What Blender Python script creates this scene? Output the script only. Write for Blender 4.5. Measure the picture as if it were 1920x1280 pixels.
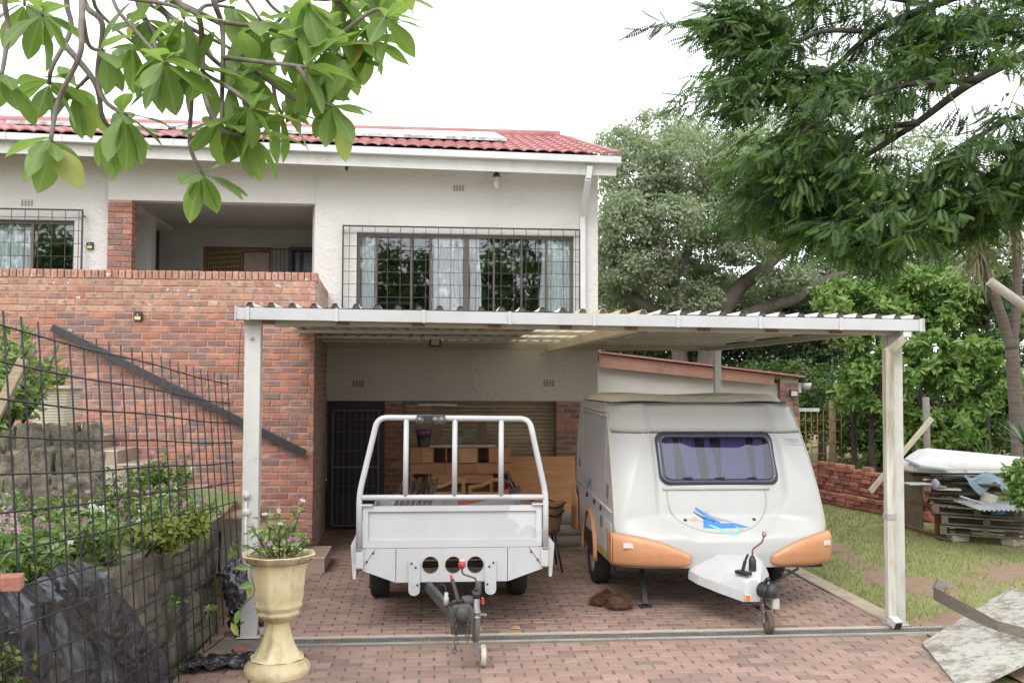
import bpy, math, random
import numpy as np
from mathutils import Vector, Matrix

for o in list(bpy.data.objects):
    bpy.data.objects.remove(o, do_unlink=True)
scene = bpy.context.scene
COL = scene.collection
random.seed(7)
rng = np.random.default_rng(11)
rad = math.radians

# ---------------------------------------------------------------- camera
CAM_H, FPX = 2.3, 1800.0
_y, _p, _r = rad(5.0), rad(2.39), 0.004
c_f = Vector((math.sin(_y)*math.cos(_p), math.cos(_y)*math.cos(_p), math.sin(_p)))
c_r0 = Vector((math.cos(_y), -math.sin(_y), 0))
c_u0 = c_r0.cross(c_f)
c_r = c_r0*math.cos(_r) + c_u0*math.sin(_r)
c_u = c_r.cross(c_f)
cam_d = bpy.data.cameras.new('camera')
cam = bpy.data.objects.new('camera', cam_d)
COL.objects.link(cam)
mw = Matrix((c_r, c_u, -c_f)).transposed().to_4x4()
mw.translation = (0, 0, CAM_H)
cam.matrix_world = mw
cam_d.sensor_width = 36.0
cam_d.lens = 36.0*FPX/1920
cam_d.clip_start = 0.05
cam_d.clip_end = 600
scene.camera = cam

# ---------------------------------------------------------------- sky, sun, exposure
SUN_EL, SUN_AZ = rad(46), rad(200)      # high thin-cloud sun, over the photographer's left shoulder
world = bpy.data.worlds.new('World')
scene.world = world
world.use_nodes = True
wn, wl = world.node_tree.nodes, world.node_tree.links
wn.clear()
w_out = wn.new('ShaderNodeOutputWorld')
w_bg = wn.new('ShaderNodeBackground')
w_sky = wn.new('ShaderNodeTexSky')
w_sky.sky_type = 'NISHITA'
w_sky.sun_disc = False
w_sky.sun_elevation = SUN_EL
w_sky.sun_rotation = SUN_AZ
w_sky.altitude = 0
w_sky.air_density = 1.0
w_sky.dust_density = 4.0
w_sky.ozone_density = 1.0
w_hs = wn.new('ShaderNodeHueSaturation')
w_hs.inputs['Saturation'].default_value = 0.12
w_mix = wn.new('ShaderNodeMixRGB')      # an even cloud sheet over the clear sky
w_mix.inputs['Fac'].default_value = 0.7
w_mix.inputs['Color2'].default_value = (9.0, 9.3, 9.7, 1)
wl.new(w_sky.outputs['Color'], w_hs.inputs['Color'])
wl.new(w_hs.outputs['Color'], w_mix.inputs['Color1'])
wl.new(w_mix.outputs['Color'], w_bg.inputs['Color'])
w_bg.inputs['Strength'].default_value = 0.1
wl.new(w_bg.outputs['Background'], w_out.inputs['Surface'])

sun_d = bpy.data.lights.new('sun', 'SUN')
sun_d.energy = 0.5
sun_d.angle = rad(30)
sun_d.color = (1.0, 0.96, 0.9)
sun = bpy.data.objects.new('sun', sun_d)
COL.objects.link(sun)
sd = Vector((math.sin(SUN_AZ)*math.cos(SUN_EL), math.cos(SUN_AZ)*math.cos(SUN_EL), math.sin(SUN_EL)))
sun.rotation_euler = sd.to_track_quat('Z', 'Y').to_euler()
sun.location = sd*40

vs = scene.view_settings
vs.view_transform = 'Standard'
vs.look = 'None'
vs.exposure = 1.5
vs.gamma = 1.0
vs.use_curve_mapping = False
scene.render.engine = 'CYCLES'
scene.cycles.max_bounces = 8
scene.cycles.transparent_max_bounces = 16

# ---------------------------------------------------------------- helpers
def ray(u, v):
    return c_f + c_r*((u-960)/FPX) + c_u*((640-v)/FPX)
def at(u, v, Y):
    d = ray(u, v); return Vector((0, 0, CAM_H)) + d*(Y/d.y)
def gz(u, v, z=0.0):
    d = ray(u, v); return Vector((0, 0, CAM_H)) + d*((z-CAM_H)/d.z)
def V(*a): return Vector(a)
U = random.uniform

class MB:
    def __init__(s): s.v, s.f, s.uv, s.sm = [], [], [], []
    def add(s, vs_, fs_, smooth=False):
        b = len(s.v); s.v += [tuple(p) for p in vs_]
        for f in fs_: s.f.append(tuple(b+i for i in f)); s.sm.append(smooth)
        return s
    def box(s, p0, p1):
        x0, y0, z0 = p0; x1, y1, z1 = p1
        x0, x1 = min(x0, x1), max(x0, x1); y0, y1 = min(y0, y1), max(y0, y1); z0, z1 = min(z0, z1), max(z0, z1)
        return s.add([(x0,y0,z0),(x1,y0,z0),(x1,y1,z0),(x0,y1,z0),(x0,y0,z1),(x1,y0,z1),(x1,y1,z1),(x0,y1,z1)],
              [(0,3,2,1),(4,5,6,7),(0,1,5,4),(1,2,6,5),(2,3,7,6),(3,0,4,7)])
    def cbox(s, c, d, rz=0, rx=0, ry=0):
        R = Matrix.Rotation(rz,3,'Z') @ Matrix.Rotation(ry,3,'Y') @ Matrix.Rotation(rx,3,'X')
        h = Vector(d)/2; c = Vector(c)
        vs_ = [c + R @ Vector((sx*h.x, sy*h.y, sz*h.z)) for sz in (-1,1) for sx,sy in ((-1,-1),(1,-1),(1,1),(-1,1))]
        return s.add(vs_, [(0,3,2,1),(4,5,6,7),(0,1,5,4),(1,2,6,5),(2,3,7,6),(3,0,4,7)])
    def bar(s, a, b, w, h, up=(0,0,1)):
        a, b, up = Vector(a), Vector(b), Vector(up)
        d = (b-a).normalized()
        if abs(d.dot(up)) > .98: up = Vector((0,1,0))
        x = d.cross(up).normalized(); z = x.cross(d)
        vs_ = [p + x*sx*w/2 + z*sz*h/2 for p in (a, b) for sx,sz in ((-1,-1),(1,-1),(1,1),(-1,1))]
        return s.add(vs_, [(0,1,2,3),(7,6,5,4),(0,4,5,1),(1,5,6,2),(2,6,7,3),(3,7,4,0)])
    def tube(s, path, r, n=8, cap=True):
        path = [Vector(p) for p in path]; m = len(path)
        rr = r if isinstance(r, (list, tuple)) else [r]*m
        vs_ = []; nrm = None
        for i, p in enumerate(path):
            t = (path[min(i+1,m-1)] - path[max(i-1,0)]).normalized()
            if nrm is None:
                nrm = t.cross(Vector((0,0,1)) if abs(t.z) < .9 else Vector((1,0,0))).normalized()
            else:
                nrm = (nrm - t*nrm.dot(t)).normalized()
            b = t.cross(nrm)
            for k in range(n):
                a = 2*math.pi*k/n
                vs_.append(p + (nrm*math.cos(a) + b*math.sin(a))*rr[i])
        fs_ = [(i*n+k, i*n+(k+1)%n, (i+1)*n+(k+1)%n, (i+1)*n+k) for i in range(m-1) for k in range(n)]
        s.add(vs_, fs_, True)
        if cap:
            b0 = len(s.v)-len(vs_)
            s.f.append(tuple(b0+k for k in reversed(range(n)))); s.sm.append(False)
            s.f.append(tuple(b0+(m-1)*n+k for k in range(n))); s.sm.append(False)
        return s
    def lathe(s, prof, n=24, c=(0,0,0), axis='Z', smooth=True, rot=0, capends=True):
        vs_ = []
        for r, h in prof:
            for k in range(n):
                a = rot+2*math.pi*k/n; x, y = r*math.cos(a), r*math.sin(a)
                p = {'Z':(x,y,h),'X':(h,x,y),'Y':(y,h,x)}[axis]
                vs_.append((c[0]+p[0], c[1]+p[1], c[2]+p[2]))
        m = len(prof)
        fs_ = [(i*n+k, i*n+(k+1)%n, (i+1)*n+(k+1)%n, (i+1)*n+k) for i in range(m-1) for k in range(n)]
        s.add(vs_, fs_, smooth)
        if capends:
            b0 = len(s.v)-len(vs_)
            s.f.append(tuple(b0+k for k in reversed(range(n)))); s.sm.append(False)
            s.f.append(tuple(b0+(m-1)*n+k for k in range(n))); s.sm.append(False)
        return s
    def prism(s, poly, a, b, plane='XZ'):
        """poly of 2d points, extruded from a to b along the remaining axis"""
        def mk(p, h):
            return {'XZ':(p[0],h,p[1]),'YZ':(h,p[0],p[1]),'XY':(p[0],p[1],h)}[plane]
        n = len(poly)
        vs_ = [mk(p,a) for p in poly] + [mk(p,b) for p in poly]
        fs_ = [tuple(reversed(range(n))), tuple(range(n,2*n))] + [(i,(i+1)%n,n+(i+1)%n,n+i) for i in range(n)]
        return s.add(vs_, fs_)
    def grid(s, fn, nu, nv, smooth=True):
        vs_ = [fn(i/nu, j/nv) for j in range(nv+1) for i in range(nu+1)]
        w = nu+1
        return s.add(vs_, [(j*w+i, j*w+i+1, (j+1)*w+i+1, (j+1)*w+i) for j in range(nv) for i in range(nu)], smooth)
    def mesh(s, name, m=None):
        me = bpy.data.meshes.new(name); me.from_pydata(s.v, [], s.f)
        me.polygons.foreach_set('use_smooth', s.sm)
        if m: me.materials.append(m)
        me.update(); return me
    def build(s, name, m, parent=None, bevel=0, solid=0, seg=2):
        return obj(name, s.mesh(name, m), parent, bevel, solid, seg)

def fixn(o):
    import bmesh
    bm = bmesh.new(); bm.from_mesh(o.data); bmesh.ops.recalc_face_normals(bm, faces=bm.faces); bm.to_mesh(o.data); bm.free()

def obj(name, me, parent=None, bevel=0, solid=0, seg=2):
    o = bpy.data.objects.new(name, me); COL.objects.link(o)
    if parent is not None:
        o.parent = parent
        # parts are modelled in world coordinates unless the parent is moved later
        off = parent.get('_org')
        if off is not None: o.location = (-off[0], -off[1], -off[2])
    if solid:
        md = o.modifiers.new('solid', 'SOLIDIFY'); md.thickness = solid; md.offset = 0
    if bevel:
        md = o.modifiers.new('bevel', 'BEVEL'); md.width = bevel; md.segments = seg; md.limit_method = 'ANGLE'; md.angle_limit = rad(35)
        md.harden_normals = False
    return o
def tag(o, label, cat, group=None):
    o['label'] = label; o['category'] = cat
    if group: o['group'] = group
    return o
def struct(o, label=None):
    o['kind'] = 'structure'
    if label: o['label'] = label
    return o
def thing(name, label, cat, org=(0,0,0), group=None, world=True):
    o = bpy.data.objects.new(name, None); COL.objects.link(o); o.location = org
    o.empty_display_size = .1
    if world: o['_org'] = list(org)
    return tag(o, label, cat, group)
def dup(o, parent=None):
    c = o.copy(); COL.objects.link(c)
    if parent is not None: c.parent = parent
    for ch in list(o.children): dup(ch, c)
    return c
def smooth(o):
    o.data.polygons.foreach_set('use_smooth', [True]*len(o.data.polygons)); return o
def bez(pts, n=8):
    """catmull-rom through points"""
    P = [Vector(p) for p in pts]; P = [P[0]*2-P[1]] + P + [P[-1]*2-P[-2]]; out = []
    for i in range(1, len(P)-2):
        for k in range(n):
            t = k/n; a,b,c,d = P[i-1],P[i],P[i+1],P[i+2]
            out.append(.5*((2*b) + (c-a)*t + (2*a-5*b+4*c-d)*t*t + (3*b-a-3*c+d)*t**3))
    out.append(P[-2]); return out

# ---------------------------------------------------------------- materials
def newmat(name):
    m = bpy.data.materials.new(name); m.use_nodes = True
    nt = m.node_tree; nt.nodes.clear()
    out = nt.nodes.new('ShaderNodeOutputMaterial')
    b = nt.nodes.new('ShaderNodeBsdfPrincipled')
    nt.links.new(b.outputs[0], out.inputs['Surface'])
    return m, nt, b, out
def nd(nt, t, **kw):
    n = nt.nodes.new(t)
    for k, v in kw.items():
        if k in n.inputs: n.inputs[k].default_value = v
        else: setattr(n, k, v)
    return n
def c4(c): return (c[0], c[1], c[2], 1)
def noise(nt, scale, detail=5, rough=.6, coord='pos', vec=(1,1,1)):
    if coord == 'pos': s = nd(nt, 'ShaderNodeNewGeometry').outputs['Position']
    else: s = nd(nt, 'ShaderNodeTexCoord').outputs['Object']
    mp = nd(nt, 'ShaderNodeMapping'); mp.inputs['Scale'].default_value = vec
    nt.links.new(s, mp.inputs[0])
    n = nd(nt, 'ShaderNodeTexNoise', Scale=scale, Detail=detail, Roughness=rough)
    nt.links.new(mp.outputs[0], n.inputs['Vector']); return n.outputs['Fac']
def ramp(nt, src, p0, p1, c0=(0,0,0), c1=(1,1,1)):
    r = nd(nt, 'ShaderNodeValToRGB'); r.color_ramp.elements[0].position = p0; r.color_ramp.elements[1].position = p1
    r.color_ramp.elements[0].color = c4(c0); r.color_ramp.elements[1].color = c4(c1)
    nt.links.new(src, r.inputs[0]); return r.outputs[0]
def mixc(nt, fac, a, b, mode='MIX'):
    m = nd(nt, 'ShaderNodeMixRGB', blend_type=mode)
    for s, x in (('Fac',fac),('Color1',a),('Color2',b)):
        if isinstance(x, (int,float)): m.inputs[s].default_value = x
        elif isinstance(x, tuple): m.inputs[s].default_value = c4(x)
        else: nt.links.new(x, m.inputs[s])
    return m.outputs[0]
def math_(nt, op, a, b=None):
    m = nd(nt, 'ShaderNodeMath', operation=op)
    for i, x in enumerate((a, b)):
        if x is None: continue
        if isinstance(x, (int,float)): m.inputs[i].default_value = x
        else: nt.links.new(x, m.inputs[i])
    return m.outputs[0]
def bumpn(nt, b, src, strength, dist=.01):
    n = nd(nt, 'ShaderNodeBump', Strength=strength, Distance=dist)
    nt.links.new(src, n.inputs['Height']); nt.links.new(n.outputs[0], b.inputs['Normal'])
def randval(nt, attr=False):
    if attr:
        a = nd(nt, 'ShaderNodeAttribute'); a.attribute_name = 'rnd'; return a.outputs['Fac']
    return nd(nt, 'ShaderNodeObjectInfo').outputs['Random']

_mats = {}
def mat(name, c, c2=None, rough=.6, scale=6, bump=0, bscale=60, metal=0, spec=.5, dirt=None, dscale=2.5, damt=(.5,.75), vec=(1,1,1), rvar=0, coat=0, bdist=.01, detail=6, dvec=(1,1,1)):
    if name in _mats: return _mats[name]
    m, nt, b, out = newmat(name)
    c2 = c2 or tuple(x*.8 for x in c)
    col = mixc(nt, ramp(nt, noise(nt, scale, detail, vec=vec), .35, .68), tuple(c), tuple(c2))
    if dirt:
        col = mixc(nt, ramp(nt, noise(nt, dscale, 8, .7, vec=dvec), damt[0], damt[1]), col, tuple(dirt))
    if rvar:
        h = nd(nt, 'ShaderNodeHueSaturation'); nt.links.new(col, h.inputs['Color'])
        nt.links.new(math_(nt, 'ADD', math_(nt, 'MULTIPLY', randval(nt), 2*rvar), 1-rvar), h.inputs['Value']); col = h.outputs[0]
    nt.links.new(col, b.inputs['Base Color'])
    b.inputs['Metallic'].default_value = metal
    b.inputs['Specular IOR Level'].default_value = spec
    b.inputs['Coat Weight'].default_value = coat
    rr = ramp(nt, noise(nt, scale*2.3, 4), .3, .7, (rough*.85,)*3, (min(1,rough*1.15),)*3)
    nt.links.new(rr, b.inputs['Roughness'])
    if bump: bumpn(nt, b, noise(nt, bscale, 6, .65, vec=vec), bump, bdist)
    _mats[name] = m; return m

def leafmat(name, c, c2, c3=None, trans=.35, rough=.45, attr=True, spec=.4):
    if name in _mats: return _mats[name]
    m, nt, b, out = newmat(name)
    r = randval(nt, attr)
    cr = nd(nt, 'ShaderNodeValToRGB'); cr.color_ramp.elements[0].color = c4(c); cr.color_ramp.elements[1].color = c4(c2)
    cr.color_ramp.elements[0].position = .1; cr.color_ramp.elements[1].position = .9
    if c3:
        e = cr.color_ramp.elements.new(.97); e.color = c4(c3)
    nt.links.new(r, cr.inputs[0])
    col = mixc(nt, ramp(nt, noise(nt, 14, 3), .3, .75), cr.outputs[0], mixc(nt, .35, cr.outputs[0], (.02,.05,.01)))
    nt.links.new(col, b.inputs['Base Color']); b.inputs['Roughness'].default_value = rough
    b.inputs['Specular IOR Level'].default_value = spec
    t = nd(nt, 'ShaderNodeBsdfTranslucent')
    nt.links.new(mixc(nt, .6, col, (.35,.6,.05), 'SOFT_LIGHT'), t.inputs['Color'])
    ms = nd(nt, 'ShaderNodeMixShader'); ms.inputs[0].default_value = trans
    nt.links.new(b.outputs[0], ms.inputs[1]); nt.links.new(t.outputs[0], ms.inputs[2]); nt.links.new(ms.outputs[0], out.inputs['Surface'])
    _mats[name] = m; return m

def glassmat(name, tint, refl=.2, dark=.25):
    m, nt, b, out = newmat(name)
    nt.nodes.remove(b)
    t = nd(nt, 'ShaderNodeBsdfTransparent', Color=c4(tint)); g = nd(nt, 'ShaderNodeBsdfGlossy', Roughness=.015); g.inputs['Color'].default_value = (.95,.97,1,1)
    lw = nd(nt, 'ShaderNodeLayerWeight', Blend=.25)
    f = math_(nt, 'MINIMUM', math_(nt, 'ADD', math_(nt, 'MULTIPLY', lw.outputs['Fresnel'], .9), refl), 1.0)
    ms = nd(nt, 'ShaderNodeMixShader')
    nt.links.new(f, ms.inputs[0]); nt.links.new(t.outputs[0], ms.inputs[1]); nt.links.new(g.outputs[0], ms.inputs[2]); nt.links.new(ms.outputs[0], out.inputs['Surface'])
    return m

def brickmat(name, attr, spots=False, pave=False):
    m, nt, b, out = newmat(name)
    r = randval(nt, attr)
    cr = nd(nt, 'ShaderNodeValToRGB'); el = cr.color_ramp.elements
    if pave: cols = [(0,(.25,.16,.13)),(.2,(.325,.21,.17)),(.6,(.375,.25,.20)),(.85,(.30,.20,.165)),(1,(.19,.14,.12))]
    elif spots: cols = [(0,(.37,.17,.12)),(.3,(.45,.23,.165)),(.6,(.50,.28,.20)),(.85,(.42,.25,.20)),(1,(.34,.17,.135))]
    else: cols = [(0,(.27,.12,.09)),(.2,(.40,.165,.11)),(.4,(.48,.22,.15)),(.58,(.40,.165,.12)),(.74,(.50,.26,.19)),(.86,(.26,.16,.14)),(.94,(.20,.14,.13)),(1,(.36,.15,.11))]
    el[0].position, el[0].color = cols[0][0], c4(cols[0][1]); el[1].position, el[1].color = 1, c4(cols[-1][1])
    for p, c in cols[1:-1]: e = el.new(p); e.color = c4(c)
    nt.links.new(r, cr.inputs[0])
    n1 = noise(nt, 9 if not pave else 5, 6, .7); col = mixc(nt, ramp(nt, n1, .35, .7), cr.outputs[0], mixc(nt, .6, cr.outputs[0], (.17,.085,.07) if not pave else (.2,.15,.13)))
    n2 = noise(nt, 90, 4); col = mixc(nt, ramp(nt, n2, .55, .8), col, mixc(nt, .4, col, (.7,.45,.33)))
    if not pave:
        # burnt flash marks along the middle of some bricks
        uv = nd(nt, 'ShaderNodeUVMap').outputs[0]
        sx = nd(nt, 'ShaderNodeSeparateXYZ'); nt.links.new(uv, sx.inputs[0])
        r2 = math_(nt, 'FRACT', math_(nt, 'MULTIPLY', r, 17.31))
        r3 = math_(nt, 'FRACT', math_(nt, 'MULTIPLY', r, 41.7))
        dx = math_(nt, 'ABSOLUTE', math_(nt, 'SUBTRACT', sx.outputs[0], math_(nt, 'ADD', math_(nt, 'MULTIPLY', r3, .3), .35)))
        dy = math_(nt, 'ABSOLUTE', math_(nt, 'SUBTRACT', sx.outputs[1], .5))
        d = math_(nt, 'ADD', math_(nt, 'MULTIPLY', dx, .85 if not spots else 2.6), math_(nt, 'MULTIPLY', dy, 1.15))
        d = math_(nt, 'ADD', d, math_(nt, 'MULTIPLY', math_(nt, 'SUBTRACT', noise(nt, 38, 5, .7), .5), .75))
        mark = math_(nt, 'MULTIPLY', ramp(nt, d, .34, .5, (1,1,1), (0,0,0)), ramp(nt, r2, .44, .48))
        col = mixc(nt, math_(nt, 'MULTIPLY', mark, .75), col, (.15,.125,.14))
        if spots:
            w = math_(nt, 'MULTIPLY', ramp(nt, noise(nt, 16, 6, .75), .60, .66), ramp(nt, r3, .4, .5))
            col = mixc(nt, w, col, (.72,.70,.68))
    else:
        col = mixc(nt, ramp(nt, noise(nt, .9, 8, .7), .5, .72), col, mixc(nt, .6, col, (.13,.11,.095)))
        col = mixc(nt, ramp(nt, noise(nt, 26, 4, .8), .70, .74), col, (.5,.45,.4))
    nt.links.new(col, b.inputs['Base Color'])
    b.inputs['Roughness'].default_value = .85 if not pave else .72
    b.inputs['Specular IOR Level'].default_value = .25
    bumpn(nt, b, noise(nt, 70, 6, .75), .5, .006)
    return m

def addrnd(me, vals):
    a = me.attributes.new('rnd', 'FLOAT', 'FACE'); a.data.foreach_set('value', np.asarray(vals, dtype=np.float32))

def bigmesh(name, verts, loops_per, faces, m, rnd=None, smooth_=False, uv=None):
    """numpy mesh: faces (n,k)"""
    me = bpy.data.meshes.new(name)
    nf, k = faces.shape
    me.vertices.add(len(verts)); me.vertices.foreach_set('co', verts.astype(np.float32).ravel())
    me.loops.add(nf*k); me.loops.foreach_set('vertex_index', faces.astype(np.int32).ravel())
    me.polygons.add(nf); me.polygons.foreach_set('loop_start', np.arange(0, nf*k, k, dtype=np.int32))
    me.polygons.foreach_set('use_smooth', np.full(nf, smooth_))
    me.update(calc_edges=True)
    if rnd is not None: addrnd(me, rnd)
    if uv is not None:
        l = me.uv_layers.new(name='UVMap'); l.data.foreach_set('uv', uv.astype(np.float32).ravel())
    me.materials.append(m); return me

def scatter(tv, tf, pos, mats, name, m, rnd=None, smooth_=False):
    """instances of a template (k,3)/(f,4) placed with 3x3 matrices, joined"""
    n = len(pos); tv = np.asarray(tv, float); tf = np.asarray(tf, int)
    v = np.einsum('nij,kj->nki', mats, tv) + pos[:,None,:]
    f = tf[None,:,:] + (np.arange(n)*len(tv))[:,None,None]
    if rnd is None: rnd = rng.random(n)
    return bigmesh(name, v.reshape(-1,3), None, f.reshape(-1,tf.shape[1]), m, np.repeat(rnd, len(tf)), smooth_)

def rotmats(n, nrm, size, spin=None):
    """matrices whose z is nrm, random spin, scaled"""
    nrm = nrm/np.linalg.norm(nrm, axis=1, keepdims=True)
    a = rng.normal(size=(n,3)) if spin is None else spin
    x = a - (a*nrm).sum(1, keepdims=True)*nrm; x /= np.linalg.norm(x, axis=1, keepdims=True)+1e-9
    y = np.cross(nrm, x)
    return np.stack([x, y, nrm], axis=2)*np.asarray(size).reshape(-1,1,1)
# ================================================================ MATERIALS USED WIDELY
M_stucco = mat('stucco', (.62,.595,.57), (.57,.545,.52), .9, 1.2, .6, 17, dirt=(.44,.41,.385), dscale=1.1, damt=(.62,.95), bdist=.06)
M_white = mat('white_paint', (.56,.565,.575), (.50,.505,.505), .45, 3, .05, 40, dirt=(.45,.42,.36), dscale=5, damt=(.66,.9))
M_whiteold = mat('old_white_paint', (.54,.535,.515), (.48,.475,.45), .5, 4, .15, 60, dirt=(.31,.28,.22), dscale=4, damt=(.55,.82), vec=(1,1,.35))
M_cream = mat('cream_paint', (.60,.55,.45), (.55,.49,.38), .5, 4, .1, 50, dirt=(.34,.25,.15), dscale=6, damt=(.64,.85))
M_black = mat('black_steel', (.022,.022,.026), (.035,.034,.036), .45, 20, .1, 120, spec=.5)
M_bronze = mat('bronze_aluminium', (.10,.082,.07), (.13,.105,.09), .35, 6, 0, metal=.4)
M_mortar = mat('mortar', (.38,.31,.25), (.29,.23,.185), .95, 5, .6, 90)
M_conc = mat('concrete', (.42,.38,.32), (.33,.295,.245), .9, 3, .5, 60, dirt=(.2,.17,.14), dscale=2)
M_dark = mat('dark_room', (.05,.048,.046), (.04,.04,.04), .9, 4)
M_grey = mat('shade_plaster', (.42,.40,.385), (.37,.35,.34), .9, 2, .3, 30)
M_rust = mat('rusty_steel', (.28,.105,.05), (.15,.062,.036), .85, 9, .5, 60, dirt=(.07,.045,.035), dscale=6)
M_tyre = mat('tyre_rubber', (.022,.022,.023), (.035,.033,.031), .85, 8, .3, 80)
M_gal = mat('galvanised_steel', (.40,.40,.40), (.30,.30,.29), .45, 12, .1, 60, metal=.7)
M_wood = mat('old_timber', (.30,.225,.15), (.19,.14,.10), .8, 7, .4, 40, vec=(1,1,7))
M_woodg = mat('grey_timber', (.27,.24,.205), (.17,.15,.13), .88, 6, .5, 45, vec=(1,1,6))
M_woodh = mat('grey_timber_flat', (.23,.20,.165), (.14,.12,.10), .88, 6, .5, 45, vec=(1.5,6,6))
M_pine = mat('pine_plywood', (.62,.33,.15), (.50,.24,.10), .6, 2.2, .1, 40, vec=(.6,1,9), dirt=(.36,.14,.05), dscale=3, damt=(.66,.8))
M_cab = mat('cabinet_wood', (.44,.215,.105), (.33,.145,.066), .55, 4, .15, 40, vec=(1,1,8), rvar=.25)
M_brick = brickmat('face_brick', False)
M_brickm = brickmat('face_brick_mass', True)
M_bricks = brickmat('parapet_brick', False, True)
M_bricksm = brickmat('parapet_brick_mass', True, True)
M_pav = brickmat('clay_paver', False, pave=True)
M_pavm = brickmat('clay_paver_mass', True, pave=True)

# ================================================================ BRICK KIT
def brick_template(L, Hh, D, ch=.008, jit=.0035):
    v = []
    for y, i in ((0, ch), (ch*1.1, 0), (D, 0)):
        for sx, sz in ((-1,-1),(1,-1),(1,1),(-1,1)):
            v.append(((L/2-i)*sx + U(-jit,jit), y + (U(-jit,jit) if y < .02 else 0), (Hh/2-i)*sz + U(-jit,jit)))
    f = [(0,1,2,3)]
    for a in (0, 4):
        f += [(a+(k+1)%4, a+k, a+4+k, a+4+(k+1)%4) for k in range(4)]
    return np.array(v), np.array(f)
def uv_of(v, f, L, Hh):
    return np.array([[(v[i][0]/L+.5, v[i][2]/Hh+.5) for i in fc] for fc in f])
def lay(name, items, L, Hh, D, mobj, mmass, parent, nobj=300, ch=.008, jit=.0035, mass_name=None, nvar=10, tiltz=.012):
    """items: list of (x,y,z,rz,lengthscale); the first nobj become objects, the rest one joined part"""
    temps = [brick_template(L, Hh, D, ch, jit) for _ in range(nvar)]
    meshes = []
    for v, f in temps:
        me = bigmesh(name, v, None, f, mobj, uv=uv_of(v, f, L, Hh)); meshes.append(me)
    org = parent.get('_org', [0,0,0])
    for i, (x,y,z,rz,ls) in enumerate(items[:nobj]):
        o = bpy.data.objects.new(name, meshes[i % nvar]); COL.objects.link(o)
        o.parent = parent; o.location = (x-org[0]+U(-.001,.001), y-org[1], z-org[2])
        o.rotation_euler = (U(-.01,.01), U(-tiltz,tiltz), rz + U(-.006,.006)); o.scale = (ls,1,1)
    rest = items[nobj:]
    if rest:
        vs_, fs_, us_, rn = [], [], [], []
        b = 0
        for (x,y,z,rz,ls) in rest:
            v, f = temps[random.randrange(nvar)]
            c, s = math.cos(rz), math.sin(rz)
            w = v*np.array([ls,1,1])
            vs_.append(np.stack([w[:,0]*c - w[:,1]*s + x, w[:,0]*s + w[:,1]*c + y + U(-.001,.001), w[:,2] + z], 1))
            fs_.append(f+b); b += len(v); us_.append(uv_of(v, f, L, Hh)); rn += [random.random()]*len(f)
        me = bigmesh(mass_name or name+'_field', np.concatenate(vs_), None, np.concatenate(fs_), mmass, rn, uv=np.concatenate(us_))
        o = obj(mass_name or name+'_field', me, parent); o['kind'] = 'stuff'
        return o
def courses(x0, x1, z0, z1, y, L=.2205, hh=.0715, j=.0135, rz=0, dirv=(1,0), org=None):
    """stretcher bond along dirv from org; returns items"""
    out = []; k = 0; ph = hh+j; pl = L+j
    org = org or (x0, y); W = x1-x0
    z = z0
    while z + hh <= z1+.001:
        s = -pl/2 if k % 2 else 0
        while s < W-.02:
            a, b = max(s, 0), min(s+L, W)
            if b-a > .03:
                m_ = (a+b)/2
                out.append((org[0]+dirv[0]*m_, org[1]+dirv[1]*m_, z+hh/2, rz, (b-a)/L))
            s += pl
        z += ph; k += 1
    return out

def wall_holes(mb, x0, x1, z0, z1, holes, y, th):
    """a wall facing -Y with rectangular holes (hx0,hx1,hz0,hz1), with reveals"""
    xs = sorted({x0,x1,*[h[0] for h in holes],*[h[1] for h in holes]}); zs = sorted({z0,z1,*[h[2] for h in holes],*[h[3] for h in holes]})
    xs = [x for x in xs if x0 <= x <= x1]; zs = [z for z in zs if z0 <= z <= z1]
    inh = lambda x, z: any(h[0] < x < h[1] and h[2] < z < h[3] for h in holes)
    for i in range(len(xs)-1):
        for j in range(len(zs)-1):
            if inh((xs[i]+xs[i+1])/2, (zs[j]+zs[j+1])/2): continue
            a,b,c,d = xs[i],xs[i+1],zs[j],zs[j+1]
            mb.add([(a,y,c),(b,y,c),(b,y,d),(a,y,d)], [(0,1,2,3)]); mb.add([(a,y+th,c),(b,y+th,c),(b,y+th,d),(a,y+th,d)], [(3,2,1,0)])
    for h in holes:
        a,b,c,d = max(h[0],x0),min(h[1],x1),max(h[2],z0),min(h[3],z1)
        mb.add([(a,y,c),(a,y+th,c),(a,y+th,d),(a,y,d)], [(0,1,2,3)]); mb.add([(b,y,c),(b,y+th,c),(b,y+th,d),(b,y,d)], [(3,2,1,0)])
        mb.add([(a,y,d),(b,y,d),(b,y+th,d),(a,y+th,d)], [(3,2,1,0)])
        mb.add([(a,y,c),(b,y,c),(b,y+th,c),(a,y+th,c)], [(0,1,2,3)])
    mb.add([(x0,y,z0),(x0,y+th,z0),(x0,y+th,z1),(x0,y,z1)], [(3,2,1,0)]); mb.add([(x1,y,z0),(x1,y+th,z0),(x1,y+th,z1),(x1,y,z1)], [(0,1,2,3)])
    mb.add([(x0,y,z1),(x1,y,z1),(x1,y+th,z1),(x0,y+th,z1)], [(0,1,2,3)]); mb.add([(x0,y,z0),(x1,y,z0),(x1,y+th,z0),(x0,y+th,z0)], [(3,2,1,0)])

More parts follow.
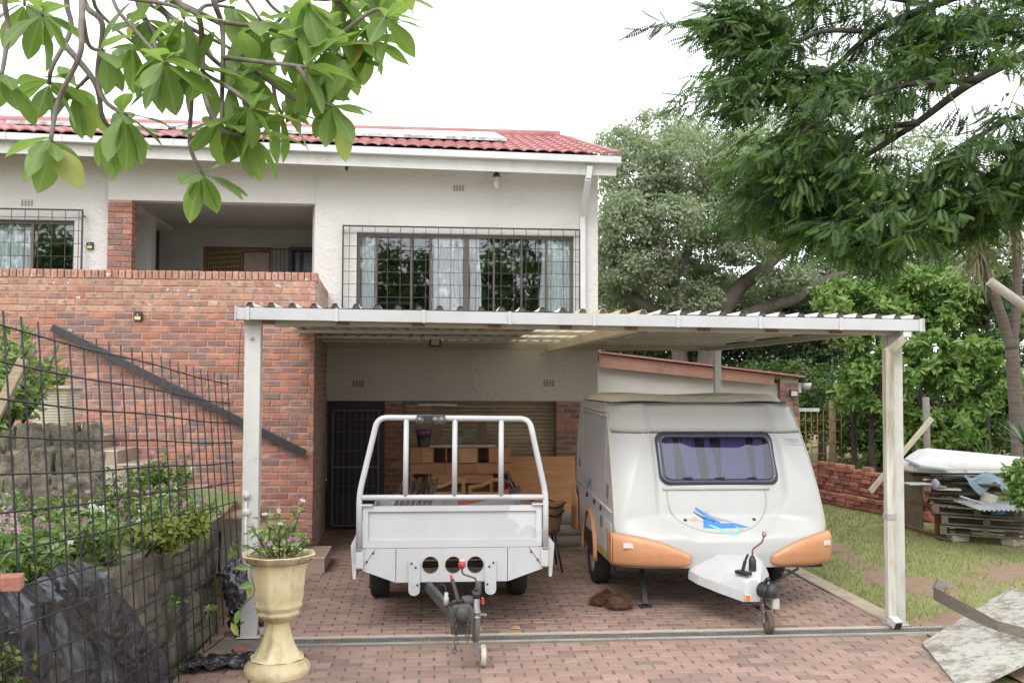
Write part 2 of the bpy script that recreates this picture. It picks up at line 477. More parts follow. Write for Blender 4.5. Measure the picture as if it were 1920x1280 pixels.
# ================================================================ GROUND
def groundmat():
    m, nt, b, out = newmat('lawn_and_dirt')
    n1 = noise(nt, .55, 8, .65); n2 = noise(nt, 4, 6, .7); n3 = noise(nt, 45, 5, .7)
    grass = mixc(nt, ramp(nt, n3, .3, .7), (.115,.15,.04), (.20,.215,.075))
    dirt = mixc(nt, ramp(nt, n3, .3, .75), (.30,.215,.155), (.22,.15,.105))
    f = ramp(nt, math_(nt, 'ADD', math_(nt, 'MULTIPLY', n1, .7), math_(nt, 'MULTIPLY', n2, .3)), .47, .53)
    nt.links.new(mixc(nt, f, grass, dirt), b.inputs['Base Color']); b.inputs['Roughness'].default_value = .95
    b.inputs['Specular IOR Level'].default_value = .1
    bumpn(nt, b, n3, .6, .02); return m
g = MB(); g.add([(-150,-150,-.03),(150,-150,-.03),(150,150,-.03),(-150,150,-.03)], [(0,1,2,3)])
struct(g.build('ground', groundmat()), 'patchy lawn and bare red soil')

DX0, DX1, DY0, DY1 = -1.93, 4.40, 1.5, 15.25
M_bed = mat('paver_joint_sand', (.20,.17,.14), (.14,.115,.095), .95, 6, .5, 60, dirt=(.10,.095,.055), dscale=1.2)
g = MB(); g.box((DX0,DY0,-.2), (DX1,DY1,-.010))
drive = struct(g.build('driveway', M_bed), 'red brick paved driveway'); drive['_org'] = [0,0,0]
items = []
pl, pw = .222+.014, .106+.013
ky = 0; y = DY0
while y < DY1-.1:
    if not (8.56 < y+pw/2 < 8.86):
        x = DX0 - (pl/2 if ky % 2 else 0)
        while x < DX1:
            a, b_ = max(x, DX0), min(x+.222, DX1)
            if b_-a > .04: items.append(((a+b_)/2, y+pw/2, U(-.002,.002), 0, (b_-a)/.222))
            x += pl
    y += pw; ky += 1
# the pavers are bricks lying flat: rotate the template by building with height as depth
def lay_flat(items, parent):
    L, W, D = .222, .106, .05
    temps = []
    for _ in range(6):
        v, f = brick_template(L, W, D, .005, .0016)
        v = np.stack([v[:,0], v[:,2], -v[:,1]], 1); temps.append((v, f))
    vis = [i for i in items if 7.22 <= i[1] <= 8.75 and -1.55 < i[0] < 4.35]
    vis.sort(key=lambda i: i[1]); near = vis[:300]; ns = set(map(id, near)); rest = [i for i in items if id(i) not in ns]
    ms = [bigmesh('paver', v, None, f, M_pav, uv=uv_of(np.stack([v[:,0],-v[:,2],v[:,1]],1), f, L, W)) for v, f in temps]
    for i, (x,y_,z,rz,ls) in enumerate(near):
        o = bpy.data.objects.new('paver', ms[i % 6]); COL.objects.link(o); o.parent = parent
        o.location = (x, y_, z); o.rotation_euler = (U(-.006,.006), U(-.006,.006), U(-.008,.008)); o.scale = (ls,1,1)
    vs_, fs_, us_, rn = [], [], [], []; b = 0
    for (x,y_,z,rz,ls) in rest:
        v, f = temps[random.randrange(6)]; a = U(-.008,.008)
        vs_.append(np.stack([v[:,0]*ls + x - a*v[:,1], v[:,1] + y_ + a*v[:,0], v[:,2] + z], 1)); fs_.append(f+b); b += len(v)
        us_.append(np.zeros((len(f),4,2))); rn += [random.random()]*len(f)
    me = bigmesh('paver_field', np.concatenate(vs_), None, np.concatenate(fs_), M_pavm, rn, uv=np.concatenate(us_))
    o = obj('paver_field', me, parent); o['kind'] = 'stuff'
lay_flat(items, drive)

g = MB(); g.box((DX1+.004,8.95,-.15), (4.62,15.2,.018))
kerb = struct(g.build('kerb', mat('kerb_concrete', (.46,.385,.29), (.38,.31,.235), .9, 4, .5, 60, dirt=(.24,.2,.14), dscale=3), bevel=.015), 'flush concrete edging beside the lawn')

# slot drains
def drain(x0, x1, yc, label):
    t = thing('drain_channel', label, 'drain', (x0, yc, 0))
    m = MB(); w = .15
    m.box((x0, yc-w/2-.02, -.12), (x1, yc+w/2+.02, -.05)); m.box((x0, yc-w/2-.02, -.05), (x1, yc-w/2, .001)); m.box((x0, yc+w/2, -.05), (x1, yc+w/2+.03, .003))
    m.build('channel', M_conc, t)
    mg = mat('grate_plastic', (.10,.105,.115), (.15,.15,.155), .55, 9, dirt=(.25,.22,.18), dscale=4)
    x = x0
    while x < x1-.05:
        e = min(x+1.0, x1); m = MB()
        for yy in (yc-w/2+.012, yc, yc+w/2-.012): m.box((x+.003, yy-.009, -.02), (e-.003, yy+.009, .0))
        k = x+.015
        while k < e-.01:
            m.box((k-.007, yc-w/2+.004, -.022), (k+.007, yc+w/2-.004, -.002)); k += .04
        m.build('grate', mg, t); x = e
drain(-1.30, 4.86, 8.71, 'long grey slotted drain grate across the driveway below the carport gutter')
drain(-1.0, 2.6, 13.05, 'second slotted drain across the paving in the shade behind the trailer')
g = MB(); g.box((-1.3, 8.82, -.03), (4.38, 8.86, .004)); struct(g.build('mortar_strip', mat('mortar_pale', (.52,.44,.32), (.42,.36,.27), .9, 5, .4, 60)), 'pale mortar haunch along the drain')

# ================================================================ HOUSE
FY, BY = 15.3, 12.6
house = thing('house', 'two storey house with pale stucco, face brick terrace wall and red tiled roof', 'house', (-2, FY, 0))
rs = lambda X: -.0145*(X+1.7)          # the long eaves line falls a little to the right
# stucco facade with the bedroom window
m = MB(); wall_holes(m, -1.80, 2.73, 1.99, 5.95, [(-1.14,2.34,3.15,4.66)], FY, .24); m.build('facade_wall', M_stucco, house)
m = MB(); m.box((-4.97, FY, 5.095), (-1.803, FY+.24, 5.95)); m.build('terrace_beam', M_stucco, house)
m = MB(); wall_holes(m, -9.5, -4.975, 2.7, 5.95, [(-8.2,-5.50,3.3,4.78)], FY+.10, .24); m.build('side_wing_wall', M_stucco, house)
# gable side and rear
m = MB(); m.prism([(FY+.24,0),(23,0),(23,5.9),(19,7.1),(FY+.24,5.9)], 2.49, 2.727, 'YZ'); m.build('gable_wall', M_stucco, house)
m = MB(); m.box((-9.5,22.8,0),(2.48,23,5.9)); m.build('rear_wall', M_stucco, house)
m = MB(); m.box((-9.5,FY+.35,0),(-9.3,22.79,5.9)); m.build('end_wall', M_stucco, house)
# rooms behind the openings
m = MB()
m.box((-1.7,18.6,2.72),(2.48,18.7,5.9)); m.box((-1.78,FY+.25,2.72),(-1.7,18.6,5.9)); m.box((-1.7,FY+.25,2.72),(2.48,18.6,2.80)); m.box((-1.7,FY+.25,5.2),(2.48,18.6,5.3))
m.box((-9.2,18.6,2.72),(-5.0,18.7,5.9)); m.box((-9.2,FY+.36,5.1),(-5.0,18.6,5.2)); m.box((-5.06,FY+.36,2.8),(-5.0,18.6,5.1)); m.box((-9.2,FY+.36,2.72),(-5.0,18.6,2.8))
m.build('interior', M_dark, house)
# terrace
m = MB(); m.box((-9.4, BY+.25, 2.6), (-1.85, 18.4, 2.75)); m.build('terrace_floor', M_conc, house)
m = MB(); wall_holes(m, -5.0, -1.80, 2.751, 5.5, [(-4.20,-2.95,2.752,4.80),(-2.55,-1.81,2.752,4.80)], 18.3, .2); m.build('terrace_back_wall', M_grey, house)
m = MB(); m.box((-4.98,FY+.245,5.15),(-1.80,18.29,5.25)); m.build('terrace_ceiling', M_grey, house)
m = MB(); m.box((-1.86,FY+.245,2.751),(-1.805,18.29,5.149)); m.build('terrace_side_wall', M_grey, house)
a = at(250,408,16.8); b = at(284,408,16.8)
m = MB(); m.box((a.x-.5,16.8,2.751),(b.x,17.1,a.z)); m.box((a.x-.5, FY+.25, a.z),(b.x,18.28,5.145)); m.build('terrace_pier', M_stucco, house)
p = at(293,420,18.2); m = MB(); m.tube([(p.x,18.22,2.76),(p.x,18.22,5.14)], .03, 8); m.build('conduit', M_grey, house)
# terrace doors
bx0, bx1 = -4.15, -3.35
m = MB(); m.box((-4.19,18.34,2.755),(-4.13,18.40,4.79)); m.box((-2.99,18.34,2.755),(-2.95,18.40,4.79)); m.box((-4.13,18.34,4.72),(-2.99,18.40,4.79)); m.box((-3.53,18.34,2.755),(-3.47,18.40,4.72))
dr = m.build('terrace_door', mat('door_brown', (.20,.09,.045), (.14,.062,.03), .5, 8), house)
m = MB()
for i in range(14):
    zz = 3.5 + i*.09; m.bar((-4.12,18.33,zz),(-3.54,18.33,zz+.05), .012, .02)
    xx = -4.10+i*.042; m.bar((xx,18.33,3.5),(xx,18.33,4.7), .012, .012)
m.build('lattice', mat('brass_lattice', (.36,.26,.08), (.26,.18,.05), .4, 9, metal=.3), dr)
m = MB(); m.box((-4.12,18.37,2.76),(-3.54,18.385,4.71)); m.build('panel', M_dark, dr)
m = MB(); m.box((-3.46,18.36,2.76),(-3.0,18.385,4.71)); m.build('panel', mat('stained_glass_door', (.14,.06,.02), (.22,.10,.03), .25, 6), dr)
m = MB()
for i in range(6): m.bar((-2.92+i*.075,18.22,2.76),(-2.92+i*.075,18.22,4.76), .014, .014)
m.bar((-2.95,18.22,4.76),(-2.5,18.22,4.76), .02, .02); m.build('burglar_bars', M_black, house)
m = MB(); m.box((-2.54,18.36,2.76),(-1.87,18.39,4.79)); m.build('dark_door', mat('dark_panel', (.035,.038,.05), (.03,.032,.04), .25, 3), house)
m = MB(); m.box((-2.60,18.18,4.74),(-1.87,18.24,4.80)); m.box((-2.60,18.18,2.76),(-2.55,18.24,4.74)); m.box((-2.42,18.18,2.76),(-2.39,18.24,4.74)); m.build('door_frame', M_black, house)

# brick column of the terrace
col_items = []
for it in courses(-4.965, -4.60, 3.2, 5.09, FY-.012): col_items.append(it)
cw = MB(); cw.box((-4.955,FY+.004,2.752),(-4.615,FY+.235,5.094)); col = cw.build('brick_column', M_mortar, house); col['_org'] = [0,0,0]
side = courses(0, .24, 3.2, 5.09, 0, dirv=(0,1), org=(-4.60, FY), rz=math.pi/2)
lay('brick', col_items+side, .222, .073, .05, M_brick, M_brickm, col)

# ---- big brick wall under the terrace
X0, X1 = -8.2, -1.462
m = MB(); m.box((X0,BY+.009,0),(X1-.01,BY+.24,3.60))
a, b = V(X1-.01,BY+.24,0), V(-1.585,FY-.005,0)
m.add([(a.x,a.y,0),(b.x,b.y,0),(b.x,b.y,3.6),(a.x,a.y,3.6),(a.x-.22,a.y,0),(b.x-.22,b.y,0),(b.x-.22,b.y,3.6),(a.x-.22,a.y,3.6)], [(0,1,2,3),(7,6,5,4),(3,2,6,7),(0,4,5,1)])
bw = m.build('brick_wall', M_mortar, house); bw['_org'] = [0,0,0]
fr = courses(X0, X1, .02, 3.59, BY)
retdir = Vector((-.123, 2.7, 0)).normalized(); L_ret = 2.69
ret = courses(0, L_ret, .02, 3.59, 0, dirv=(retdir.x, retdir.y), org=(X1, BY+.0), rz=math.atan2(retdir.y, retdir.x))
low = [i for i in fr if i[2] < 3.17]; high = [i for i in fr if i[2] >= 3.17]
seen = sorted([i for i in low if i[0] > -5.6], key=lambda i: -i[2])
rest = [i for i in low if i[0] <= -5.6]
highv = [i for i in high if i[0] > -5.6]; highr = [i for i in high if i[0] <= -5.6]
lay('brick', highv + highr, .222, .073, .06, M_bricks, M_bricksm, bw, nobj=len(highv), mass_name='upper_brick_field')
rl = [i for i in ret if i[2] < 3.17]; rh = [i for i in ret if i[2] >= 3.17]
lay('brick', rh, .222, .073, .06, M_bricks, M_bricksm, bw, nobj=len(rh))
cop = []; x = X0
while x < X1+.02: cop.append((x+.04, BY-.006, 3.648, U(-.02,.02), 1)); x += .0835
cop.sort(key=lambda i: -i[0])
nc = sum(1 for c in cop if c[0] > -5.5)
lay('coping_brick', cop, .074, .108, .235, M_bricks, M_bricksm, bw, nobj=nc, mass_name='coping_field')
s = 0; crt = []
while s < L_ret-.05: crt.append((X1+.004+retdir.x*(s+.04), BY+.1+retdir.y*(s+.04), 3.648, math.atan2(retdir.y, retdir.x)+U(-.02,.02), 1)); s += .0835
lay('coping_brick', crt[2:], .074, .108, .22, M_bricks, M_bricksm, bw)
lay('brick', seen + rest + rl, .222, .073, .06, M_brick, M_brickm, bw, nobj=max(0, 300-len(highv)-len(rh)), mass_name='brick_field')

# ---- ground floor under the bedroom
for (xa, xb, nb) in ((-.672,-.393,60),(2.058,2.735,90)):
    m = MB(); m.box((xa+.002,FY+.012,0),(xb-.004,FY+.22,1.985)); pr = m.build('garage_pier', M_mortar, house); pr['_org'] = [0,0,0]
    lay('brick', courses(xa,xb,.01,1.98,FY+.004), .222, .073, .05, M_brick, M_brickm, pr, nobj=nb)
# security door
m = MB(); m.box((-1.57,FY+.06,0),(-1.50,FY+.16,1.985)); m.box((-.745,FY+.06,0),(-.675,FY+.16,1.985)); m.box((-1.50,FY+.06,1.87),(-.745,FY+.16,1.985)); m.box((-1.5,FY+.14,0),(-.745,FY+.16,1.87))
sdoor = m.build('garage_side_door', M_black, house)
gm = mat('gate_grey', (.16,.16,.165), (.12,.12,.125), .45, 8, metal=.3)
m = MB()
for x in (-1.48,-.765): m.bar((x,FY+.03,.03),(x,FY+.03,1.85), .03, .03)
for z in (.04,.95,1.84): m.bar((-1.48,FY+.03,z),(-.765,FY+.03,z), .03, .03)
m.build('gate_frame', gm, sdoor)
for i in range(7):
    m = MB(); x = -1.40+i*.092; m.bar((x,FY+.03,.06),(x,FY+.03,1.82), .011, .011); m.build('bar', gm, sdoor)
for z in (.35,.65,1.2,1.5,1.7):
    m = MB(); m.bar((-1.465,FY+.035,z),(-.78,FY+.035,z), .008, .008); m.build('bar', gm, sdoor)
m = MB(); m.box((-1.46,FY+.025,.06),(-.785,FY+.029,.55)); m.build('kick_plate', mat('door_panel_dark', (.03,.03,.035), (.025,.025,.03), .35, 3), sdoor)
# roller shutter
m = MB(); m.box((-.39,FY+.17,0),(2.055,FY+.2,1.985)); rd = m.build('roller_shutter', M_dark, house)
sl = MB(); sl.add([(-.385,0,0),(2.05,0,0),(2.05,-.012,.012),(-.385,-.012,.012),(2.05,-.012,.045),(-.385,-.012,.045),(2.05,.004,.060),(-.385,.004,.060)], [(0,1,2,3),(3,2,4,5),(5,4,6,7)])
me_sl = sl.mesh('slat', mat('shutter_tan', (.40,.31,.21), (.33,.25,.165), .5, 3, .05, 40, dirt=(.2,.14,.09), dscale=5, rvar=.12))
for i in range(31):
    o = obj('slat', me_sl, rd); o.location = (-house['_org'][0]*0, FY+.16, .06+i*.0625)
# vents
def vent(x, z, y, parent, mm=None, ry=0):
    m = MB(); w, h, n, k = .20, .125, 4, 5
    m.box((x-w/2,y-.004,z-h/2),(x+w/2,y+.0,z-h/2+.012)); m.box((x-w/2,y-.004,z+h/2-.012),(x+w/2,y,z+h/2))
    for i in range(n+1): xx = x-w/2+.006+i*(w-.012)/n; m.box((xx-.006,y-.004,z-h/2+.012),(xx+.006,y,z+h/2-.012))
    for j in range(1,k): zz = z-h/2+j*h/k; m.box((x-w/2+.012,y-.003,zz-.005),(x+w/2-.012,y-.0005,zz+.005))
    v_ = m.build('air_vent', mm or M_stucco, parent)
    m = MB(); m.box((x-w/2+.006,y-.0015,z-h/2+.006),(x+w/2-.006,y-.001,z+h/2-.006)); m.build('hole', M_dark, v_)
for (u,v_,Y,mm) in ((860,353,FY,None),(51,381,FY+.1,None),(672,719,FY,None),(1029,718,FY,None)):
    p = at(u,v_,Y); vent(p.x, p.z, Y, house, mm)
for (u,v_) in ((547,396),(384,394)):
    p = at(u,v_,18.3); vent(p.x, p.z, 18.3, house, M_grey)

# ---- windows
M_glass = glassmat('window_glass', (.95,.96,.96), .055)
def window(xs, z0, z1, y, parent, thick=.05):
    w = MB(); w.box((xs[0],y,z0),(xs[-1],y+.07,z0+.05)); w.box((xs[0],y,z1-.055),(xs[-1],y+.07,z1))
    w.box((xs[0],y,z0+.05),(xs[0]+.05,y+.07,z1-.055)); w.box((xs[-1]-.05,y,z0+.05),(xs[-1],y+.07,z1-.055))
    f = w.build('window', M_bronze, parent, bevel=.004)
    for i, x in enumerate(xs[1:-1]):
        t = thick if i != (len(xs)-3)//2 else .075
        mm = MB(); mm.box((x-t/2,y+.006,z0+.05),(x+t/2,y+.064,z1-.055)); mm.build('mullion', M_bronze, f)
    for i in range(len(xs)-1):
        mm = MB(); mm.box((xs[i]+.02,y+.03+.004*(i%2),z0+.03),(xs[i+1]-.02,y+.034+.004*(i%2),z1-.03)); mm.build('pane', M_glass, f)
    return f
wx = [-1.14]+[at(u,500,FY+.1).x for u in (706,771,807,875,926,978,1024)]+[2.34]
win = window(wx, 3.15, 4.66, FY+.10, house, .03)
win2 = window([-8.2,-7.2,at(60,460,FY+.2).x,-5.5], 3.3, 4.78, FY+.2, house, .04)
def grille(x0, x1, z0, z1, y, parent, sp=.2):
    f = MB(); t = .025
    f.box((x0,y,z1-t),(x1,y+.02,z1)); f.box((x0,y,z0),(x1,y+.02,z0+t)); f.box((x0,y,z0+t),(x0+t,y+.02,z1-t)); f.box((x1-t,y,z0+t),(x1,y+.02,z1-t))
    for x in (x0+.01,x1-.02): f.box((x,y+.021,z1-.1),(x+.012,y+.14,z1-.085))
    g_ = f.build('window_grille', M_black, parent)
    x = x0+.11
    while x < x1-.05:
        b_ = MB(); b_.bar((x,y+.012,z0+t),(x,y+.012,z1-t), .009, .009); b_.build('bar', M_black, g_); x += sp
    z = z1-.13
    while z > z0+.05:
        b_ = MB(); b_.bar((x0+t,y+.021,z),(x1-t,y+.021,z), .009, .009); b_.build('bar', M_black, g_); z -= sp
p0, p1 = at(642,421,FY-.1), at(1089,430,FY-.1)
grille(p0.x, p1.x, 3.05, (p0.z+p1.z)/2, FY-.1, house)
p1 = at(157,393,FY-.02); grille(-8.5, p1.x, 3.25, p1.z, FY-.04, house)
# curtains
def curtain(u0, u1, ub0, ub1, parent, zt, zb, y, mm, seed):
    xt0, xt1 = at(u0,440,y).x, at(u1,440,y).x; xb0, xb1 = at(ub0,575,y).x, at(ub1,575,y).x
    nf = max(3, int((xt1-xt0)/.07))
    def fn(s, t):
        x = (xt0+(xt1-xt0)*s)*(1-t) + (xb0+(xb1-xb0)*s)*t
        return (x + .008*math.sin(9*t+seed), y + .03*math.sin(s*nf*6.28+seed) + .012*math.sin(s*nf*2.7+3*t), zt+(zb-zt)*t)
    c_ = MB(); c_.grid(fn, nf*8, 10); return c_.build('curtain', mm, parent)
def clothmat(name, c, tr=.45):
    m_, nt, b_, out = newmat(name); b_.inputs['Base Color'].default_value = c4(c); b_.inputs['Roughness'].default_value = .9
    t_ = nd(nt, 'ShaderNodeBsdfTranslucent', Color=c4(c)); ms = nd(nt, 'ShaderNodeMixShader'); ms.inputs[0].default_value = tr
    nt.links.new(b_.outputs[0], ms.inputs[1]); nt.links.new(t_.outputs[0], ms.inputs[2]); nt.links.new(ms.outputs[0], out.inputs['Surface']); return m_
M_curt = clothmat('white_curtain', (.86,.86,.90), .15); M_curt2 = clothmat('pale_blue_curtain', (.74,.80,.82), .15)
for k, (a0,a1,b0,b1,mm) in enumerate(((672,705,674,706,M_curt2),(811,872,806,873,M_curt),(880,898,880,905,M_curt),(1016,1070,1010,1071,M_curt2))):
    curtain(a0,a1,b0,b1, win, 4.62, 3.2, FY+.215, mm, k*1.7)
curtain(-40,58,-40,58, win2, 4.74, 3.32, FY+.40, M_curt2, 4)

# ---- roof
EY, RY, EZ, RZ = 14.62, 19.0, 5.90, 7.22
roof_m = mat('roof_tile_red', (.33,.13,.13), (.42,.195,.19), .75, 2.5, .3, 50, dirt=(.17,.085,.08), dscale=3, damt=(.55,.8), rvar=.12)
m = MB(); X_R = 2.93
m.add([(-9.6,EY+.06,EZ-.10+rs(-9.6)),(X_R-.05,EY+.06,EZ-.10+rs(X_R)),(X_R-.3,RY,RZ-.1),(-9.6,RY,RZ-.1),(-9.6,23.4,EZ-.1),(X_R-.3,23.4,EZ-.1)], [(0,1,2,3),(3,2,5,4)])
roof = m.build('roof', mat('roof_underlay', (.25,.09,.09), None, .9), house, solid=.02); roof['_org'] = [0,0,0]
tw, tl = .405, .47
tm = MB()
def tilefn(s, t):
    x = s*tw; zz = .030*abs(math.sin(math.pi*s*2))**.8
    return (x, t*(tl+.06), zz + .018*(1-t))
tm.grid(tilefn, 16, 1)
b0 = len(tm.v)
tm.add([(i/16*tw, 0, .030*abs(math.sin(math.pi*i/8))**.8+.018-(0 if k else .022)) for k in (0,1) for i in range(17)], [(i, i+1, 17+i+1, 17+i) for i in range(16)])
me_t = tm.mesh('roof_tile', roof_m)
slope = math.atan2(RZ-EZ, RY-EY); nrow = 10; n_c = 30
for r_ in range(nrow):
    for c_ in range(n_c):
        x = X_R-.06 - (c_+1)*tw
        if r_ >= 4 and c_ == 0: pass
        f_ = r_*tl
        o = obj('roof_tile', me_t, roof)
        o.location = (x, EY+f_*math.cos(slope), EZ+f_*math.sin(slope)+rs(x)*(1-r_/nrow))
        o.rotation_euler = (slope, 0.0145 if r_ < 8 else .004, 0)
m = MB(); m.tube([(-9.6,RY,RZ+.03),(X_R-.32,RY,RZ+.02)], .11, 12); m.build('ridge_cap', roof_m, roof)
m = MB(); m.bar((X_R-.02,EY,EZ+.03+rs(X_R)),(X_R-.26,RY,RZ+.02), .1, .05); m.build('verge', roof_m, roof)
# fascia, gutter, downpipe
def shear(mb):
    mb.v = [(x,y,z+rs(x)) for x,y,z in mb.v]; return mb
m = MB(); m.box((-9.5,EY+.06,5.58),(X_R-.02,EY+.09,5.87)); shear(m).build('fascia', M_whiteold, house)
prof = [(-.065,.0),(-.06,-.10),(.05,-.10),(.05,-.005),(.043,-.005),(.043,-.092),(-.052,-.092),(-.055,.0)]
m = MB(); m.prism([(EY+y,5.86+z) for y,z in prof], -9.5, X_R+.03, 'YZ'); m.box((X_R+.025,EY-.06,5.765),(X_R+.035,EY+.045,5.85)); shear(m).build('gutter', M_white, house)
for i in range(12):
    x = X_R-.35-i*.8; m = MB(); m.box((x-.012,EY-.073,5.755),(x+.012,EY-.066,5.862)); shear(m).build('gutter_clip', M_white, house)
m = MB(); m.add([(-9.5,EY+.092,5.60),(X_R-.1,EY+.092,5.60),(X_R-.1,FY-.002,5.78),(-9.5,FY-.002,5.78)], [(3,2,1,0)]); shear(m).build('soffit', M_whiteold, house)
d0, d1, d2, d3 = at(1106,312,EY), at(1103,335,EY+.02), at(1092,405,FY-.07), at(1093,580,FY-.07)
m = MB()
def sqpipe(pts, w, mb):
    for a_, b_ in zip(pts[:-1], pts[1:]): mb.bar(a_, b_, w, w, up=(0,1,0))
sqpipe([d0,d1,d2,(d3.x,FY-.07,2.95)], .085, m); m.build('downpipe', M_white, house, bevel=.006)

# solar panels on the roof
def panel(u0, u1, Ya, Yb, label):
    pa, pb = at(u0,262,Ya), at(u1,266,Ya)
    zs = lambda Y: EZ+(Y-EY)*math.tan(slope)
    t = thing('solar_collector', label, 'solar panel', (pa.x, Ya, zs(Ya)+.05), 'solar panels on the tiled roof')
    x0, x1 = pa.x, pb.x; z0, z1 = zs(Ya)+rs(x0)*.6+.09, zs(Yb)+.10
    m_ = MB(); m_.add([(x0,Ya,z0),(x1,Ya,z0+(x1-x0)*-.010),(x1-.1,Yb,z1),(x0,Yb,z1)], [(0,1,2,3)]); m_.build('glass_face', mat('panel_glass', (.35,.37,.42), (.4,.42,.46), .12, 2, spec=1.0, coat=1), t, solid=.03)
    m_ = MB(); m_.bar((x0,Ya-.012,z0-.005),(x1,Ya-.012,z0-.005-(x1-x0)*.01), .02, .055); m_.build('frame_edge', mat('panel_edge', (.6,.6,.6), (.2,.2,.2), .4, 8), t)
    for k in range(3):
        xx = x0+(x1-x0)*(.12+.38*k); m_ = MB(); m_.bar((xx,Ya+.05,z0-.03),(xx,Yb-.1,z1-.05), .03, .03); m_.build('rail', M_gal, t)
panel(655, 950, 16.1, 17.7, 'rightmost white-glaring solar panel on the red roof')
panel(330, 640, 16.1, 17.7, 'middle solar panel on the red roof behind the frangipani leaves')
panel(12, 315, 16.1, 17.7, 'leftmost solar panel on the red roof')
# ================================================================ CARPORT
cp = thing('carport', 'white steel double carport with ribbed sheet roof over trailer and caravan', 'carport', (1.4, 8.9, 0))
GX0, GX1, GY = -1.70, 4.66, 8.75
gs = lambda X: 2.95-.0080*(X+1.7)
# gutter
M_gut = mat('gutter_white', (.49,.50,.515), (.44,.445,.455), .45, 3, .05, 40, dirt=(.36,.34,.30), dscale=4, damt=(.6,.88))
prof = [(-.06,.0),(-.055,-.105),(.045,-.105),(.045,-.0),(.037,-.0),(.037,-.095),(-.045,-.095),(-.05,.0)]
def fall(mb):
    mb.v = [(x,y,z-.0080*(x+1.7)) for x,y,z in mb.v]; return mb
m = MB(); m.prism([(GY+y_,2.95+z_) for y_,z_ in prof], GX0, GX1, 'YZ')
m.box((GX0-.012,GY-.07,2.835),(GX0-.001,GY+.05,2.962)); m.box((GX1+.001,GY-.07,2.835),(GX1+.012,GY+.05,2.962)); fall(m).build('gutter', M_gut, cp)
for i in range(9):
    x = GX0+.1+i*.78; m = MB(); m.box((x-.014,GY-.068,2.84),(x+.014,GY-.0565,2.957)); fall(m).build('gutter_clip', M_gut, cp)
# front beam and rear beam
M_beam = mat('beam_cream', (.42,.39,.335), (.36,.33,.28), .55, 3, .1, 40, dirt=(.32,.24,.16), dscale=7, damt=(.66,.85))
m = MB(); m.box((-1.66,8.83,2.805),(4.55,8.865,2.872)); fall(m).build('front_beam', M_beam, cp, bevel=.006)
m = MB(); m.box((-1.60,14.9,2.80),(4.45,14.96,2.90)); m.build('rear_beam', M_beam, cp, bevel=.006)
for x, mm in ((1.90,M_cream),):
    m = MB(); m.box((x-.045,8.87,2.765),(x+.045,15.2,2.867)); m.box((x-.10,14.97,2.72),(x+.10,15.25,2.764)); m.build('middle_beam', mm, cp, bevel=.006)
m = MB(); m.box((4.40,9.01,2.79),(4.47,14.89,2.86)); m.build('side_beam', M_beam, cp, bevel=.006)
# purlins (joined sheets rest on them)
for y in (10.2,11.6,13.0,14.3):
    m = MB(); m.box((-1.62,y-.025,2.868),(4.52,y+.025,2.905)); m.build('purlin', M_whiteold, cp)
# timber packing blocks over the front beam
M_blk = mat('red_timber', (.24,.125,.075), (.17,.085,.05), .85, 9, .3, 60, vec=(4,1,1))
for u in (502,642,784,928,1062,1185,1322,1450,1570):
    p = at(u,606,GY+.03); m = MB(); m.box((p.x-.055,GY+.048,2.815+gs(p.x)-2.95),(p.x+.055,8.829,2.865+gs(p.x)-2.95)); m.build('packing_block', M_blk, cp)
# roof sheets, ribs running to the house
M_sheet = mat('roof_sheet_white', (.62,.60,.57), (.52,.50,.47), .5, 2, .05, 30, dirt=(.30,.26,.21), dscale=3, damt=(.58,.82))
def transl(name, c, tr):
    m_, nt, b_, out = newmat(name); col = mixc(nt, ramp(nt, noise(nt, 5, 6), .3, .7), tuple(c), tuple(x*.8 for x in c))
    nt.links.new(col, b_.inputs['Base Color']); b_.inputs['Roughness'].default_value = .5
    t_ = nd(nt, 'ShaderNodeBsdfTranslucent'); nt.links.new(col, t_.inputs['Color']); ms = nd(nt, 'ShaderNodeMixShader'); ms.inputs[0].default_value = tr
    nt.links.new(b_.outputs[0], ms.inputs[1]); nt.links.new(t_.outputs[0], ms.inputs[2]); nt.links.new(ms.outputs[0], out.inputs['Surface']); return m_
M_fibre = transl('fibreglass_sheet', (.82,.72,.52), .55)
rp = .1875; SY0, SY1 = 8.70, 15.296
def sheet(x0, nribs, mm, dz=0):
    def prof_pts():
        pts = []; x = x0
        for i in range(nribs):
            pts += [(x,0),(x+rp*.30,0),(x+rp*.42,.042),(x+rp*.60,.042),(x+rp*.72,0)]; x += rp
        pts.append((x+.01,0)); return pts
    pp = prof_pts(); m_ = MB(); zz = lambda X, Y: gs(X)+.006+(Y-SY0)*.003+dz
    ys = [SY0, 11, 13, SY1]
    vs_ = [(x,y,zz(x,y)+h) for y in ys for x,h in pp]; n = len(pp)
    m_.add(vs_, [(j*n+i,j*n+i+1,(j+1)*n+i+1,(j+1)*n+i) for j in range(len(ys)-1) for i in range(n-1)])
    s_ = m_.build('roof_sheet', mm, cp)
    # foam closers in the open rib ends
    for i in range(nribs):
        m_ = MB(); x = x0+i*rp; zb = zz(x,SY0)
        m_.prism([(x+rp*.31,zb+.001),(x+rp*.71,zb+.001),(x+rp*.595,zb+.040),(x+rp*.425,zb+.040)], SY0+.015, SY0+.05, 'XZ')
        m_.build('rib_closer', mat('closer_foam', (.085,.075,.065), (.12,.105,.09), .9, 20), s_)
x = GX0+.02; k = 0
while x < 4.5:
    n = 4 if x < 4.1 else 2
    fib = k == 4
    sheet(x, n, M_fibre if fib else M_sheet, .003*(k%2)); x += n*rp; k += 1
